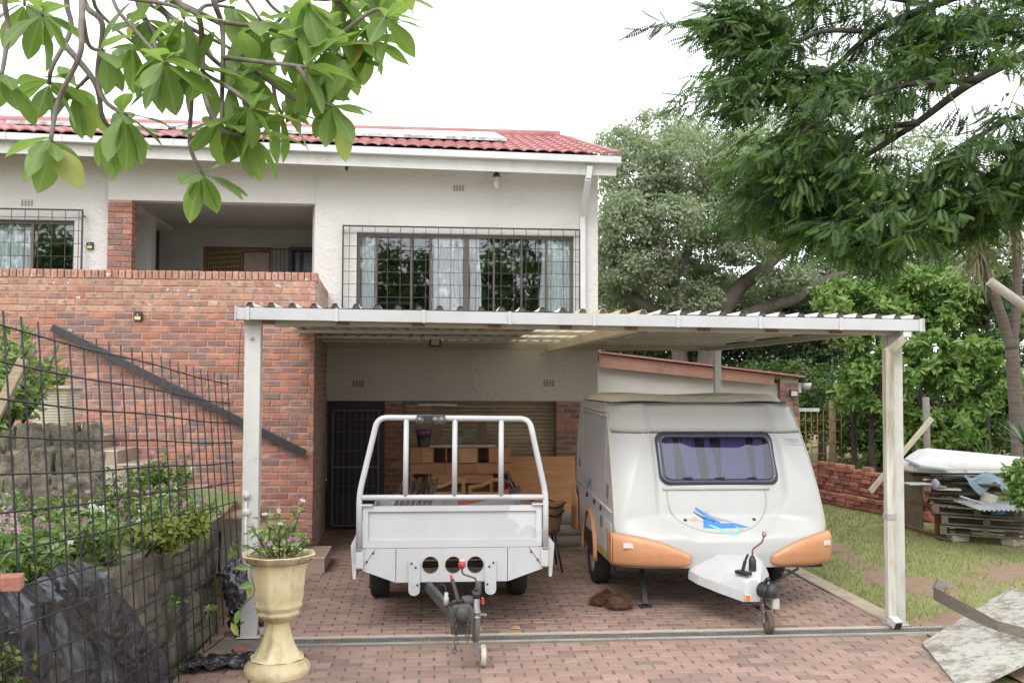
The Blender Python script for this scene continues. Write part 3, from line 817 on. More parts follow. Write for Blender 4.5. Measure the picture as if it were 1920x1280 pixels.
# posts
def post(x, y, zt, w, d, old=False):
    m_ = MB(); m_.box((x-w/2,y-d/2,0),(x+w/2,y+d/2,zt)); m_.box((x-w/2-.03,y-d/2-.03,0),(x+w/2+.03,y+d/2+.03,.006))
    return m_.build('post', mat('weathered_post', (.50,.49,.46), (.43,.42,.385), .55, 5, .2, 60, dirt=(.25,.225,.165), dscale=5, damt=(.5,.78), dvec=(1,1,.3)) if old else M_whiteold, cp, bevel=.008)
pl_ = post(-1.585, 8.93, 2.845, .142, .12)
pr_ = post(4.482, 8.94, 2.799, .14, .12, True)
p = at(1345,690,14.6); post(p.x, 14.6, 2.81, .10, .08)
m = MB(); p = at(472,634,8.85)
m.lathe([(.016,0),(.016,.02),(.01,.024)], 10, (p.x,8.869,p.z), 'Y'); m.v = [(x,8.869-(y-8.869),z) for x,y,z in m.v]; m.build('bolt', M_gal, pl_)
# taps boxes on the left post: two round covers on a conduit
m = MB(); cx = at(461,950,8.85).x
for v_ in (928,960):
    p = at(461,v_,8.85); m.lathe([(.0,-.035),(.030,-.035),(.036,-.02),(.036,0)], 14, (cx,8.868,p.z), 'Y', capends=False)
m.tube([(cx,8.85,at(461,940,8.85).z),(cx,8.85,.3)], .012, 8); m.build('conduit_box', M_whiteold, pl_)
# right downpipe: outlet, swan neck, square pipe and shoe
o0 = at(1698,628,8.75)
dp = MB(); dp.cbox((o0.x,8.75,2.80), (.085,.085,.14)); dp.build('gutter_outlet', M_white, cp, bevel=.012)
M_pipe = mat('stained_pipe', (.56,.54,.49), (.50,.48,.42), .6, 4, .15, 60, dirt=(.17,.15,.075), dscale=3.0, damt=(.44,.66), vec=(1,1,.2), dvec=(1,1,.15))
a_ = V(o0.x-.02,8.75,2.73); b_ = V(4.37,8.79,2.60)
m = MB(); m.bar(a_, b_, .075, .075, up=(0,1,0)); m.box((4.322,8.755,.10),(4.402,8.835,2.63)); m.build('downpipe', M_pipe, cp, bevel=.006)
m = MB(); m.box((4.317,8.745,1.02),(4.408,8.84,1.07)); m.build('pipe_bracket', mat('bracket_grey', (.32,.31,.30), None, .5), cp)
m = MB(); m.bar((4.365,8.80,.095),(4.385,8.70,.045), .085, .075); m.build('pipe_shoe', M_whiteold, cp, bevel=.004)
m = MB(); m.bar((4.383,8.712,.049),(4.3865,8.694,.041), .068, .058); m.build('shoe_opening', M_black, cp)
# wire hanging at the left corner and hook row
m = MB(); p = at(452,605,8.72); m.tube([(p.x,8.72,p.z),(p.x+.01,8.72,p.z-.02),(p.x-.004,8.72,p.z-.1),(p.x-.02,8.72,p.z-.5)], .003, 5); m.build('hanging_wire', M_black, cp)
for u in (566,590,605,622,650,677,705,735,773,795):
    p = at(u,626,11.55); m = MB(); m.tube([(p.x,11.55,2.867),(p.x,11.55,2.84),(p.x-.05,11.55,2.825)], .005, 5); m.build('cable_hook', M_black, cp)
# floodlight slung from the carport
def floodlight(p, w, label):
    t = thing('floodlight', label, 'light', p)
    x,y,z = p; m_ = MB(); m_.box((x-w/2,y,z-.07),(x+w/2,y+.06,z+.06)); m_.build('housing', M_black, t, bevel=.01)
    m_ = MB(); m_.box((x-w*.36,y-.006,z-.045),(x+w*.36,y-.001,z+.035)); m_.build('lens', mat('lens_white', (.6,.6,.58), None, .2, 30), t)
    m_ = MB(); m_.tube([(x-w*.45,y+.05,z+.05),(x-w*.48,y+.05,z+.10),(x+w*.48,y+.05,z+.10),(x+w*.45,y+.05,z+.05)], .006, 6); m_.build('bracket', M_black, t)
    m_ = MB(); m_.tube([(x,y+.05,z-.06),(x-.02,y+.06,z-.11),(x+.03,y+.08,z-.13),(x+.09,y+.08,z-.09)], .004, 5); m_.build('cable', M_black, t)
floodlight(tuple(at(816,641,14.2)), .17, 'black floodlight hung under the carport roof at the back')
# small lamps on the walls
def solar_lamp(u, v_, Y, label):
    p = at(u, v_, Y); x, z = p.x, p.z
    t = thing('solar_lamp', label, 'lamp', (x,Y,z), 'small solar wall lamps')
    m_ = MB(); m_.prism([(Y-.005,z-.06),(Y-.045,z-.05),(Y-.055,z+.03),(Y-.005,z+.06)], x-.05, x+.05, 'YZ'); m_.build('housing', M_black, t, bevel=.004)
    m_ = MB(); m_.add([(x-.038,Y-.052,z-.045),(x+.038,Y-.052,z-.045),(x+.038,Y-.054,z-.002),(x-.038,Y-.054,z-.002)], [(0,1,2,3)]); m_.build('led_panel', mat('led_yellow', (.62,.55,.28), None, .3), t)
    m_ = MB(); m_.lathe([(0,-.008),(.008,-.005),(.01,0)], 8, (x,Y-.056,z+.018), 'Y', capends=False); m_.build('sensor', M_white, t)
solar_lamp(170, 461, FY+.1, 'small black solar lamp on the stucco between grille and brick column')
solar_lamp(260, 593, BY, 'small black solar lamp on the brick wall above the handrail')
p = at(931,341,FY-.16); t = thing('eave_lamp', 'glass jar lamp hanging under the eave above the bedroom window', 'lamp', tuple(p))
m = MB(); m.lathe([(.02,.16),(.05,.13),(.055,.07)], 14, tuple(p)); m.build('cap', M_black, t)
m = MB(); m.lathe([(.048,.07),(.052,.0),(.045,-.07),(.02,-.10),(0.001,-.105)], 14, tuple(p), capends=False); m.build('jar', mat('jar_glass', (.62,.6,.52), None, .1, spec=.8), t)
m = MB(); m.tube([(p.x,p.y,p.z+.15),(p.x,p.y,p.z+.30)], .012, 6); m.build('stem', M_black, t)
p = at(650,315,FY-.3); t = thing('security_camera', 'tiny dark camera fixed under the white fascia', 'camera', tuple(p))
m = MB(); m.cbox(tuple(p+V(0,0,.03)), (.16,.05,.03)); m.build('mount', M_gal, t)
m = MB(); m.lathe([(.0,-.05),(.025,-.03),(.03,.01),(.03,.03)], 10, tuple(p)); m.build('dome', M_black, t)
# ================================================================ TRAILER
from mathutils.geometry import tessellate_polygon
def plate(mb, outer, holes, y0, y1):
    """flat plate in XZ with holes, between y0 (front) and y1"""
    loops = [[Vector((x,z,0)) for x,z in outer]] + [[Vector((x,z,0)) for x,z in h] for h in holes]
    flat = [p for l in loops for p in l]; tris = tessellate_polygon(loops); n = len(flat)
    vs_ = [(p.x,y0,p.y) for p in flat] + [(p.x,y1,p.y) for p in flat]; fs_ = []
    for t_ in tris: fs_ += [tuple(t_), tuple(i+n for i in reversed(t_))]
    b = 0
    for l in loops:
        k = len(l); fs_ += [(b+i, b+(i+1)%k, n+b+(i+1)%k, n+b+i) for i in range(k)]; b += k
    mb.add(vs_, fs_)
def circ(cx, cz, r, n=24): return [(cx+r*math.cos(2*math.pi*i/n), cz+r*math.sin(2*math.pi*i/n)) for i in range(n)]

def paintmat(name, c, rough=.35, rust=.635):
    m_, nt, b_, out = newmat(name)
    n1 = noise(nt, 2.2, 8, .65); n2 = noise(nt, 14, 8, .75)
    col = mixc(nt, ramp(nt, n1, .4, .75), tuple(c), tuple(x*.9 for x in c))
    col = mixc(nt, ramp(nt, noise(nt, 7, 8, .7, vec=(1,1,.25)), .62, .8), col, tuple(x*y for x,y in zip(c,(.8,.76,.68))))
    col = mixc(nt, ramp(nt, math_(nt,'ADD',math_(nt,'MULTIPLY',n2,.6),math_(nt,'MULTIPLY',n1,.4)), rust, rust+.06), col, (.30,.15,.06))
    col = mixc(nt, math_(nt,'MULTIPLY',ramp(nt, noise(nt, 1.7, 3, .5), .60, .615),.8), col, tuple(min(.8,x*1.22) for x in c))
    col = mixc(nt, ramp(nt, noise(nt, 40, 6, .8, vec=(.3,1,1)), .70, .74), col, (.22,.20,.18))
    nt.links.new(col, b_.inputs['Base Color']); b_.inputs['Roughness'].default_value = rough; b_.inputs['Specular IOR Level'].default_value = .45
    bumpn(nt, b_, n2, .06, .004); return m_
M_tw = paintmat('trailer_white', (.47,.475,.49))
M_edge = mat('rust_stain', (.47,.36,.22), (.30,.19,.09), .7, 12, .2, 60)
M_frame = mat('drawbar_grey', (.05,.052,.05), (.08,.08,.074), .65, 10, .3, 60, dirt=(.14,.13,.10), dscale=7, damt=(.58,.8))
TY, TC = 8.92, .240
tr = thing('utility_trailer', 'white steel utility trailer with tubular headboard parked under the carport', 'trailer', (TC, 10.3, 0))
T = lambda u, v: (at(u,v,TY).x, at(u,v,TY).z)
# headboard of bent tube
def rounded(pts, r=.09, n=6):
    P = [Vector(p) for p in pts]; out = [P[0]]
    for i in range(1, len(P)-1):
        a, b, c = P[i-1], P[i], P[i+1]; d1 = (a-b).normalized(); d2 = (c-b).normalized(); p0 = b+d1*r; p1 = b+d2*r
        for k in range(n+1):
            t_ = k/n; out.append(p0*(1-t_)**2 + b*2*t_*(1-t_) + p1*t_**2)
    out.append(P[-1]); return out
r_t = .027
m = MB(); m.tube(rounded([(-.615,TY,.74),(-.615,TY,1.27),(-.455,TY,1.965),(.945,TY,1.955),(1.10,TY,1.26),(1.10,TY,.74)]), r_t, 14); m.build('headboard_frame', M_tw, tr)
m = MB(); m.tube([(-.612,TY,1.235),(1.098,TY,1.230)], r_t*.95, 12); m.build('headboard_rail', M_tw, tr)
for u in (762,853,940):
    x = at(u,800,TY).x; xb = at(u-2 if u < 800 else u-1,930,TY).x
    m = MB(); m.tube([(xb,TY,1.235),(x,TY,1.95)], r_t*.9, 12); m.build('headboard_upright', M_tw, tr)
for s_ in (-.605,1.09):
    m = MB(); m.box((s_-.035,TY-.03,.60),(s_+.035,TY+.03,.745)); m.build('socket', M_tw, tr, bevel=.006)
    m = MB(); m.box((s_-.004-.036,TY-.034,.598),(s_+.036,TY-.0305,.604)); m.box((s_-.03,TY-.036,.765),(s_+.06,TY-.031,.772)); m.build('rust_line', M_edge, tr)
# headboard gate (pressed panel with frame)
m = MB(); x0, x1, z0, z1 = -.585, 1.065, .775, 1.155
plate(m, [(x0,z0),(x1,z0),(x1,z1),(x0,z1)], [[(x0+.05,z0+.065),(x0+.05,z1-.05),(x1-.05,z1-.05),(x1-.05,z0+.065)]], TY+.01, TY+.05); m.build('front_gate_frame', M_tw, tr, bevel=.008)
m = MB(); m.box((x0+.048,TY+.035,z0+.06),(x1-.048,TY+.043,z1-.048)); m.build('front_gate_panel', M_tw, tr)
m = MB(); m.box((x0+.03,TY+.012,z0-.014),(x1-.03,TY+.016,z0-.004)); m.box((x0+.055,TY+.030,z1-.056),(x1-.055,TY+.0345,z1-.051)); m.build('rust_line', M_edge, tr)
for s_ in (-1,1):
    xx = x0+.03 if s_ < 0 else x1-.03
    m = MB(); m.box((xx-.06,TY-.02,z1+.003),(xx+.06,TY+.06,z1+.018)); m.build('gate_catch', M_tw, tr, bevel=.004)
# valance with three holes
zt, zb = .770, .462
m = MB(); plate(m, [(-.275,zb),(.745,zb),(.745,zt),(-.275,zt)], [circ(.037,.618,.075), circ(.247,.617,.075), circ(.449,.616,.075)], TY+.0, TY+.006); m.build('valance', M_tw, tr)
for (cx,cz) in ((.037,.618),(.247,.617),(.449,.616)):
    m = MB(); m.lathe([(.075,.0),(.075,.012),(.079,.012),(.079,-.003),(.0752,-.003)], 24, (cx,TY,cz), 'Y', capends=False); m.build('hole_rim', M_edge, tr)
for s_ in (-1,1):
    a_ = -.281 if s_ < 0 else .751; e = -.625 if s_ < 0 else 1.115; k = -.46 if s_ < 0 else .94
    m = MB(); poly = [(a_,zb),(a_,zt),(k,zt),(e+.035*-s_,.575)]; poly = poly if s_ > 0 else poly[::-1]; plate(m, poly, [], TY+.002, TY+.008); m.build('valance_wing', M_tw, tr)
    m = MB(); poly = [(k+s_*.006,zt),(e,zt),(e,.585),(e+.035*-s_+s_*.004,.582)]; poly = poly if s_ > 0 else poly[::-1]; plate(m, poly, [], TY-.004, TY+.004); m.build('gusset', M_tw, tr)
    for t_ in (.05,.5,.95):
        bx, bz = k+(e-.04*s_-k)*t_-s_*.0, zt-.03+(.60-zt)*t_
        m = MB(); m.lathe([(.0,-.009),(.009,-.007),(.011,0)], 8, (bx+s_*.02,TY-.004,bz), 'Y', capends=False); m.build('rivet', M_black, tr)
    # side mudguards seen edge on
    X = -.69 if s_ < 0 else 1.185
    m = MB(); m.add([(X+.06*-s_*-1*-1,8.93,.86),(X,8.93,.80),(X+.02*-s_,8.95,.49),(X+.05*-s_,8.95,.49),(X+.07*-s_,10.9,.86),(X,10.9,.80),(X+.02*-s_,10.9,.49),(X+.05*-s_,10.9,.49)], [(0,1,2,3),(4,7,6,5),(0,4,5,1),(1,5,6,2),(2,6,7,3),(3,7,4,0)]); o = m.build('mudguard', M_tw, tr, bevel=.004); fixn(o)
# bed
m = MB(); m.box((-.60,8.985,.74),(1.085,11.55,.77)); m.build('bed_floor', mat('bed_plate', (.22,.2,.18), (.14,.12,.1), .8, 6), tr)
for x in (-.605,1.07):
    m = MB(); m.box((x,8.985,.775),(x+.025,11.55,.90)); m.build('bed_side', M_tw, tr, bevel=.004)
m = MB(); m.box((-.60,11.56,.775),(1.085,11.585,.90)); m.build('tailgate', M_tw, tr, bevel=.004)
for x in (-.35,.80):
    m = MB(); m.box((x,8.99,.60),(x+.06,11.5,.735)); m.build('chassis_rail', M_frame, tr)
m = MB(); m.box((-.45,9.3,.60),(.95,9.36,.73)); m.box((-.45,9.3,.55),(.95,9.36,.57)); m.build('cross_member', M_frame, tr)
m = MB(); m.tube([(-.5,10.5,.32),(.98,10.5,.32)], .03, 8); m.build('axle', M_frame, tr)
def wheel(name, c, r, w, parent, rimr=.6, rimm=None, side=1):
    x, y, z = c
    m_ = MB(); m_.lathe([(r*.62,-w/2*.9),(r*.80,-w/2),(r*.95,-w/2*.86),(r,-w/2*.6),(r,w/2*.6),(r*.95,w/2*.86),(r*.80,w/2),(r*.62,w/2*.9)], 28, c, 'X', capends=False); o_ = m_.build(name, M_tyre, parent); fixn(o_)
    m_ = MB(); m_.lathe([(0.001,side*w*.25),(r*.3,side*w*.28),(r*.34,side*w*.18),(r*.56,side*w*.2),(r*.63,side*w*.44),(r*.63,-side*w*.4),(.001,-side*w*.3)], 24, c, 'X', capends=False); p_ = m_.build('rim', rimm or M_white, o_); fixn(p_); return o_
for x, s_ in ((-.495,-1),(.975,1)): wheel('wheel', (x,10.5,.305), .305, .20, tr, side=s_)
# drawbar
for s_ in (-1,1):
    xa = TC+s_*.30; xb = .285+s_*.075
    m = MB(); m.bar((xa,9.35,.42),(xb,7.92,.415), .045, .095); m.build('drawbar_arm', M_frame, tr, bevel=.004)
    # hitch plates
    cx = (-.11 if s_ < 0 else .59); pts = []
    w, zt2, zb2 = .052, .66, .345
    pts = [(cx-w,zt2),(cx-w,zb2+.05)]+[(cx-w+.04*(1-math.cos(a)), zb2+.05-.05*math.sin(a)) for a in (.5,1.0,1.57)]+[(cx+w-.04*(1-math.cos(a)), zb2+.05-.05*math.sin(a)) for a in (1.57,1.0,.5)]+[(cx+w,zb2+.05),(cx+w,zt2)]
    m = MB(); plate(m, pts[::-1], [], TY-.016, TY-.006); m.build('hitch_plate', M_tw, tr, bevel=.003)
    for dx, z in ((-.025,.635),(.012,.60),(.03,.44)):
        m = MB(); m.lathe([(0.001,-.01),(.009,-.008),(.011,0)], 8, (cx+dx*-s_,TY-.016,z), 'Y', capends=False); m.build('bolt', M_black, tr)
# coupling head
m = MB(); m.prism([(.20,.285),(.372,.285),(.385,.46),(.35,.515),(.222,.515),(.187,.46)], 7.74, 7.97, 'XZ'); m.build('coupling_body', M_frame, tr, bevel=.012)
m = MB(); m.box((.222,7.733,.295),(.35,7.738,.40)); m.build('coupling_mouth', M_black, tr)
m = MB(); m.lathe([(.035,0),(.05,.05),(.045,.09),(.02,.11)], 14, (.285,7.72,.40)); m.lathe([(.045,.0),(.05,.03),(.048,.06)], 14, (.335,7.86,.50)); m.build('coupling_socket', M_frame, tr)
m = MB(); m.bar((.19,7.86,.50),(.285,7.80,.545), .05, .02); m.bar((.265,7.9,.50),(.215,8.05,.66), .03, .022); m.build('coupling_lever', M_black, tr, bevel=.005)
m = MB(); m.tube([(.215,8.05,.65),(.205,8.07,.69)], .014, 8); m.build('lever_tip', mat('red_grip', (.50,.05,.05), None, .4), tr)
m = MB(); m.lathe([(.022,0),(.022,.06),(.016,.065),(.016,.10)], 10, (.165,7.98,.47)); m.build('plug', mat('plug_grey', (.45,.45,.44), None, .5), tr)
m = MB(); m.tube(bez([(.165,7.98,.56),(.15,8.0,.62),(.11,8.05,.62),(.10,8.2,.55)]), .005, 6); m.build('lighting_cable', M_black, tr)
def chain(pts, parent, r=.0045, L=.034):
    P = [Vector(p) for p in pts]; tot = sum((b_-a_).length for a_, b_ in zip(P[:-1],P[1:])); n = int(tot/(L*.72)); out = MB()
    for i in range(n):
        d = tot*(i+.5)/n; k = 0
        while k < len(P)-2 and d > (P[k+1]-P[k]).length: d -= (P[k+1]-P[k]).length; k += 1
        t_ = (P[k+1]-P[k]).normalized(); c_ = P[k]+t_*d
        sd_ = Vector((1,0,0)) if i % 2 else Vector((0,1,0)); sd_ = (sd_-t_*sd_.dot(t_)).normalized()
        out.tube([c_+t_*math.cos(a)*L*.5+sd_*math.sin(a)*L*.3 for a in [2*math.pi*j/8 for j in range(9)]], r, 5, cap=False)
    return out.build('safety_chain', mat('chain_steel', (.075,.05,.04), (.12,.075,.05), .7, 20), parent)
chain([(.235,7.73,.50),(.240,7.72,.24),(.225,7.72,.15)], tr, .005, .045); chain([(.325,7.73,.47),(.33,7.72,.24)], tr, .005, .045)
# jockey wheel
jx, jy = .405, 7.88
M_jock = mat('jockey_tube', (.30,.30,.275), (.22,.22,.20), .5, 10, .1, 60, metal=.4)
m = MB(); m.tube([(jx,jy,.20),(jx,jy,.545)], .031, 14); m.build('jockey_tube', M_jock, tr)
m = MB(); m.tube([(jx,jy,.545),(jx,jy,.60)], .034, 12); m.tube([(jx,jy,.60),(jx,jy,.625)], .018, 10); m.build('jockey_cap', M_black, tr)
m = MB(); m.tube(rounded([(jx,jy,.62),(jx,jy,.70),(.29,jy-.03,.745),(.288,jy-.03,.80)], .025), .008, 8); m.build('crank_handle', mat('crank_steel', (.12,.10,.09), None, .6), tr)
m = MB(); m.lathe([(.020,0),(.030,.015),(.030,.042),(.024,.055)], 12, (.288,jy-.03,.79)); kn = m.build('crank_knob', mat('red_knob', (.48,.05,.06), None, .4), tr)
m = MB(); m.lathe([(.024,0),(.026,.008),(.010,.014)], 12, (.288,jy-.03,.846)); m.build('knob_cap', M_white, kn)
m = MB(); m.lathe([(.04,0),(.04,.02),(.036,.022)], 12, (jx,jy,.42)); m.lathe([(.04,0),(.04,.02)], 12, (jx,jy,.38)); m.bar((jx-.04,jy,.415),(jx+.085,jy-.03,.415), .018, .018); m.build('clamp', M_gal, tr)
m = MB(); m.bar((jx+.055,jy-.035,.50),(jx+.05,jy-.035,.555), .022, .03); m.build('clamp_handle', mat('red_grip', (.5,.05,.05)), tr, bevel=.006)
m = MB(); m.bar((jx,jy,.24),(jx,jy,.13), .04, .02); m.bar((jx-.02,jy-.02,.15),(jx+.028,jy-.03,.085), .012, .035); m.build('jockey_fork', M_jock, tr)
M_jw = mat('old_white_rubber', (.55,.52,.45), (.42,.38,.30), .7, 12, .2, 60, dirt=(.25,.18,.1), dscale=14)
wheel('jockey_wheel', (jx+.058,jy-.03,.088), .088, .045, tr, rimm=M_jw).data.materials[0] = M_jw
# wrapped spotlights on the headboard
p = at(808,786,TY-.05)
m = MB(); m.box((p.x-.13,TY-.045,p.z-.045),(p.x+.13,TY+.02,p.z+.045)); m.build('lamp_bar', M_black, tr, bevel=.012)
for du in (-.10,.045,.10):
    m = MB(); m.lathe([(0.001,-.02),(.036,-.012),(.042,.0),(.042,.03)], 14, (p.x+du,TY-.06,p.z-.008), 'Y', capends=False); m.build('spot_lamp', mat('wrapped_lens', (.04,.04,.042), (.10,.10,.10), .2, 20, spec=.6), tr)
# ================================================================ CARAVAN
cv = thing('caravan', 'white pop-top caravan with orange corner bumpers and purple-tinted front window', 'caravan', (3.0, 11.0, 0))
M_cvw = mat('caravan_gelcoat', (.49,.495,.485), (.46,.465,.455), .42, 1.2, 0, spec=.4, coat=.08, dirt=(.40,.39,.36), dscale=.9, damt=(.7,1))
M_cvs = mat('caravan_side', (.50,.485,.495), (.46,.445,.455), .35, 1.5, 0, spec=.5)
M_or = mat('orange_plastic', (.60,.295,.155), (.55,.26,.13), .42, 3, .06, 60, dirt=(.5,.25,.14), dscale=5)
M_trim = mat('beige_trim', (.47,.44,.37), (.40,.37,.30), .5, 8)
PZ = [(.44,9.50),(.60,9.43),(.80,9.42),(1.0,9.47),(1.25,9.57),(1.5,9.70),(1.75,9.86),(1.92,9.98),(2.02,10.06),(2.07,10.14)]
def py(z):
    if z <= PZ[0][0]: return PZ[0][1]
    for (z0,y0),(z1,y1) in zip(PZ[:-1],PZ[1:]):
        if z <= z1:
            t_ = (z-z0)/(z1-z0); return y0+(y1-y0)*t_
    return PZ[-1][1]
def pys(z): return (py(z-.08)+2*py(z)+py(z+.08))/4
def hw(z): t_ = max(0,(z-.5)/1.57); return 1.112-.085*t_**1.5
def xc(z): return 3.0-.055*max(0,(z-.5)/1.57)
def sstep(a, b, x):
    t_ = min(1, max(0, (x-a)/(b-a))); return t_*t_*(3-2*t_)
def ushape(x, z):
    """signed-ish inside measure of the U recess, x relative to centre"""
    # half width of recess by height
    x = x-.045*sstep(.9,1.2,z)
    if z > 1.26: w = .69
    elif z > .73: w = .69*math.sqrt(max(0, 1-((1.26-z)/.56)**3.2))
    else: return -1
    return w-abs(x)
def Sf(x, z):
    """world point of the front shell at relative x, height z"""
    s_ = x/hw(z); y = pys(z) + .16*abs(s_)**7 + .05*s_*s_
    # folds sweeping from the window corners to the lower corners
    d = ushape(x, z); y += .035*sstep(-.01, .05, d) if z > .7 else 0
    k = .70+(1.77-z)*.40 if z < 1.77 else .70
    y += .50*max(0, k-max(abs(x),.62))*sstep(.74,.95,z)
    return Vector((xc(z)+x, y, z))
NX, NZ = 110, 70
m = MB(); z0, z1 = .445, 2.07
m.grid(lambda a,b: Sf((a*2-1)*hw(z0+(z1-z0)*b), z0+(z1-z0)*b), NX, NZ)
keep = []
for f_ in m.f:       # leave the window opening free
    cx = sum(m.v[i][0] for i in f_)/4; cz = sum(m.v[i][2] for i in f_)/4
    if not (abs(cx-xc(cz)-.05) < .585 and abs(cz-1.512) < .218): keep.append(f_)
m.f = keep; m.sm = [True]*len(keep); fs = m.build('front_shell', M_cvw, cv)
# sides, roof, rear
side_poly = [(pys(z)+.21, z) for z in [.44+.0815*i for i in range(21)]]
RYc = 12.12
for s_ in (-1,1):
    mb = MB(); n = len(side_poly)
    front = [(xc(z)+s_*hw(z), y-.0, z) for y, z in side_poly]; rear = [(xc(z)+s_*hw(z), RYc-.18*max(0,(z-1.4)/.67)**2, z) for y, z in side_poly]
    mb.add(front+rear, [(i,i+1,n+i+1,n+i) if s_ < 0 else (i,n+i,n+i+1,i+1) for i in range(n-1)]); mb.build('side_wall', M_cvs, cv)
    # seam moulding between shell and side
    mb = MB(); mb.tube([Sf(s_*hw(z)*.985, z)+Vector((s_*.004,.01,0)) for z in [.78+.0645*i for i in range(21)]], .016, 8); mb.build('edge_moulding', M_trim, cv)
mb = MB(); mb.add([(xc(2)-hw(2.07),10.34,2.071),(xc(2)+hw(2.07),10.34,2.071),(xc(2)+hw(2.07),11.95,2.071),(xc(2)-hw(2.07),11.95,2.071),(xc(2)-hw(2.07)*.98,10.13,2.068),(xc(2)+hw(2.07)*.98,10.13,2.068)], [(0,1,2,3),(4,5,1,0)]); mb.build('roof', M_cvw, cv)
mb = MB(); mb.grid(lambda a,b: (xc(.44+1.63*b)+(a*2-1)*hw(.44+1.63*b), RYc-.18*max(0,(1.63*b-.96)/.67)**2, .44+1.63*b), 4, 12); mb.build('rear_wall', M_cvs, cv)
mb = MB(); mb.box((1.92,9.7,.40),(4.08,12.08,.45)); mb.build('underbody', M_black, cv)
# pop top
mb = MB()
def pop(a, b):
    x = 1.98+(3.92-1.98)*a; e = min(1, min(a,1-a)/.07); f_ = min(1, min(b,1-b)/.1)
    return (x, 10.30+1.75*b, 2.085+.075*math.sqrt(max(0,1-(1-e)**2))*math.sqrt(max(0,1-(1-f_)**2))+.012*math.sin(a*9)*e)
mb.grid(pop, 40, 16); mb.build('pop_top', mat('pop_top_cream', (.60,.57,.49), (.55,.52,.44), .5, 3, dirt=(.36,.32,.24), dscale=3), cv)
mb = MB(); mb.box((1.97,10.29,2.073),(3.93,12.06,2.084)); mb.build('pop_top_seal', M_black, cv)
# strips
def strip(x0, x1, z, h, off, mm, name):
    mb_ = MB(); mb_.tube([Sf(x0+(x1-x0)*i/30, z)+Vector((0,-off,0)) for i in range(31)], h, 8); return mb_.build(name, mm, cv)
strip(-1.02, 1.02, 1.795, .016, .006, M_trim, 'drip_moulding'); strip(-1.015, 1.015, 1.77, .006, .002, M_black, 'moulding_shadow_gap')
strip(-.56, .56, 1.205, .011, .012, M_trim, 'hatch_hinge'); 
# hatch outline
pts = []
for i in range(41):
    a = math.pi*i/40; x = -.52*math.cos(a); zz = 1.19-.40*math.sin(a)**.55
    pts.append(Sf(x, zz)+Vector((0,-.004,0)))
mb = MB(); mb.tube(pts, .007, 6); mb.build('hatch_edge', M_trim, cv)
for x in (-.36,.36):
    q = Sf(x,.895); mb = MB(); mb.lathe([(0.001,-.014),(.008,-.014),(.010,-.008),(.018,-.006),(.018,.01)], 14, tuple(q), 'Y', capends=False); mb.build('hatch_lock', M_black, cv)
# window
def rrect(w, h, r, n=6):
    out = []
    for cx, cz, a0 in ((w-r,h-r,0),(-w+r,h-r,90),(-w+r,-h+r,180),(w-r,-h+r,270)):
        for k in range(n+1): a = rad(a0+90*k/n); out.append((cx+r*math.cos(a), cz+r*math.sin(a)))
    return out
WZ, WH, WW = 1.512, .238, .605
def wpt(x, dz, off):
    z = WZ+dz; q = Sf((x+.05)*.86, z); return Vector((xc(z)+.05+x, q.y-off, z))
def surf_patch(poly, off, name, mm, parent, nx=14, nz=8, scale=1):
    """filled rounded rectangle on the window plane"""
    mb_ = MB(); c_ = wpt(0,0,off); n = len(poly)
    rings = [1,.66,.33]; vs_ = []
    for r_ in rings: vs_ += [wpt(x*r_,z*r_,off) for x,z in poly]
    vs_.append(wpt(0,0,off)); fs_ = []
    for k in range(2): fs_ += [(k*n+i,k*n+(i+1)%n,(k+1)*n+(i+1)%n,(k+1)*n+i) for i in range(n)]
    fs_ += [(2*n+i,2*n+(i+1)%n,3*n) for i in range(n)]
    mb_.add(vs_, fs_, True); o_ = mb_.build(name, mm, parent); return o_
mb = MB(); o1 = rrect(WW+.03,WH+.03,.10); o2 = rrect(WW-.03,WH-.03,.07); n = len(o1)
vs_ = [wpt(x,z,.012) for x,z in o1]+[wpt(x,z,.030) for x,z in rrect(WW,WH,.085)]+[wpt(x,z,.022) for x,z in o2]+[wpt(x,z,-.04) for x,z in o2]+[wpt(x,z,-.04) for x,z in o1]
fs_ = []
for k in range(3): fs_ += [(k*n+i,k*n+(i+1)%n,(k+1)*n+(i+1)%n,(k+1)*n+i) for i in range(n)]
fs_ += [(4*n+i,4*n+(i+1)%n,(i+1)%n,i) for i in range(n)]
mb.add(vs_, fs_, True); wf = mb.build('front_window', mat('window_surround', (.032,.032,.058), (.045,.045,.08), .25, 5, spec=.7), cv)
surf_patch(rrect(WW-.02,WH-.02,.075), .021, 'pane', glassmat('purple_glass', (.34,.33,.52), .07), wf)
surf_patch(rrect(WW+.0,WH+.0,.075), -.075, 'dark_inside', mat('van_inside', (.05,.045,.075), None, .9), wf)
# white gap panel behind the window so the recess is closed
def vcurt(x0, x1, y_off, fl, seed, parent):
    nf = fl
    def fn(a, b):
        x = x0+(x1-x0)*a; x += (b-.5)*.05*math.sin(a*5+seed)
        dz = WH*.93-b*2*WH*.93
        q = wpt(x, dz, y_off+.010*math.sin(a*nf*6.28+seed+b*.8)); return q
    mb_ = MB(); mb_.grid(fn, nf*8, 6); return mb_.build('curtain', clothmat('lilac_net_'+str(seed), (.50,.49,.62), .2), parent)
for k, (a,b,fl) in enumerate(((-.56,-.44,3),(-.36,-.20,4),(-.10,-.02,2),(.06,.36,7),(.42,.52,2))): vcurt(a, b, -.050, fl, k*1.3+.4, wf)
mb = MB()
for x in (-.32,.02,.36):
    q = wpt(x,-WH+.04,.03); mb = MB(); mb.cbox(tuple(q), (.045,.02,.02)); mb.bar(q+V(-.07,0,.004), q, .008, .008); mb.build('window_catch', M_black, wf)
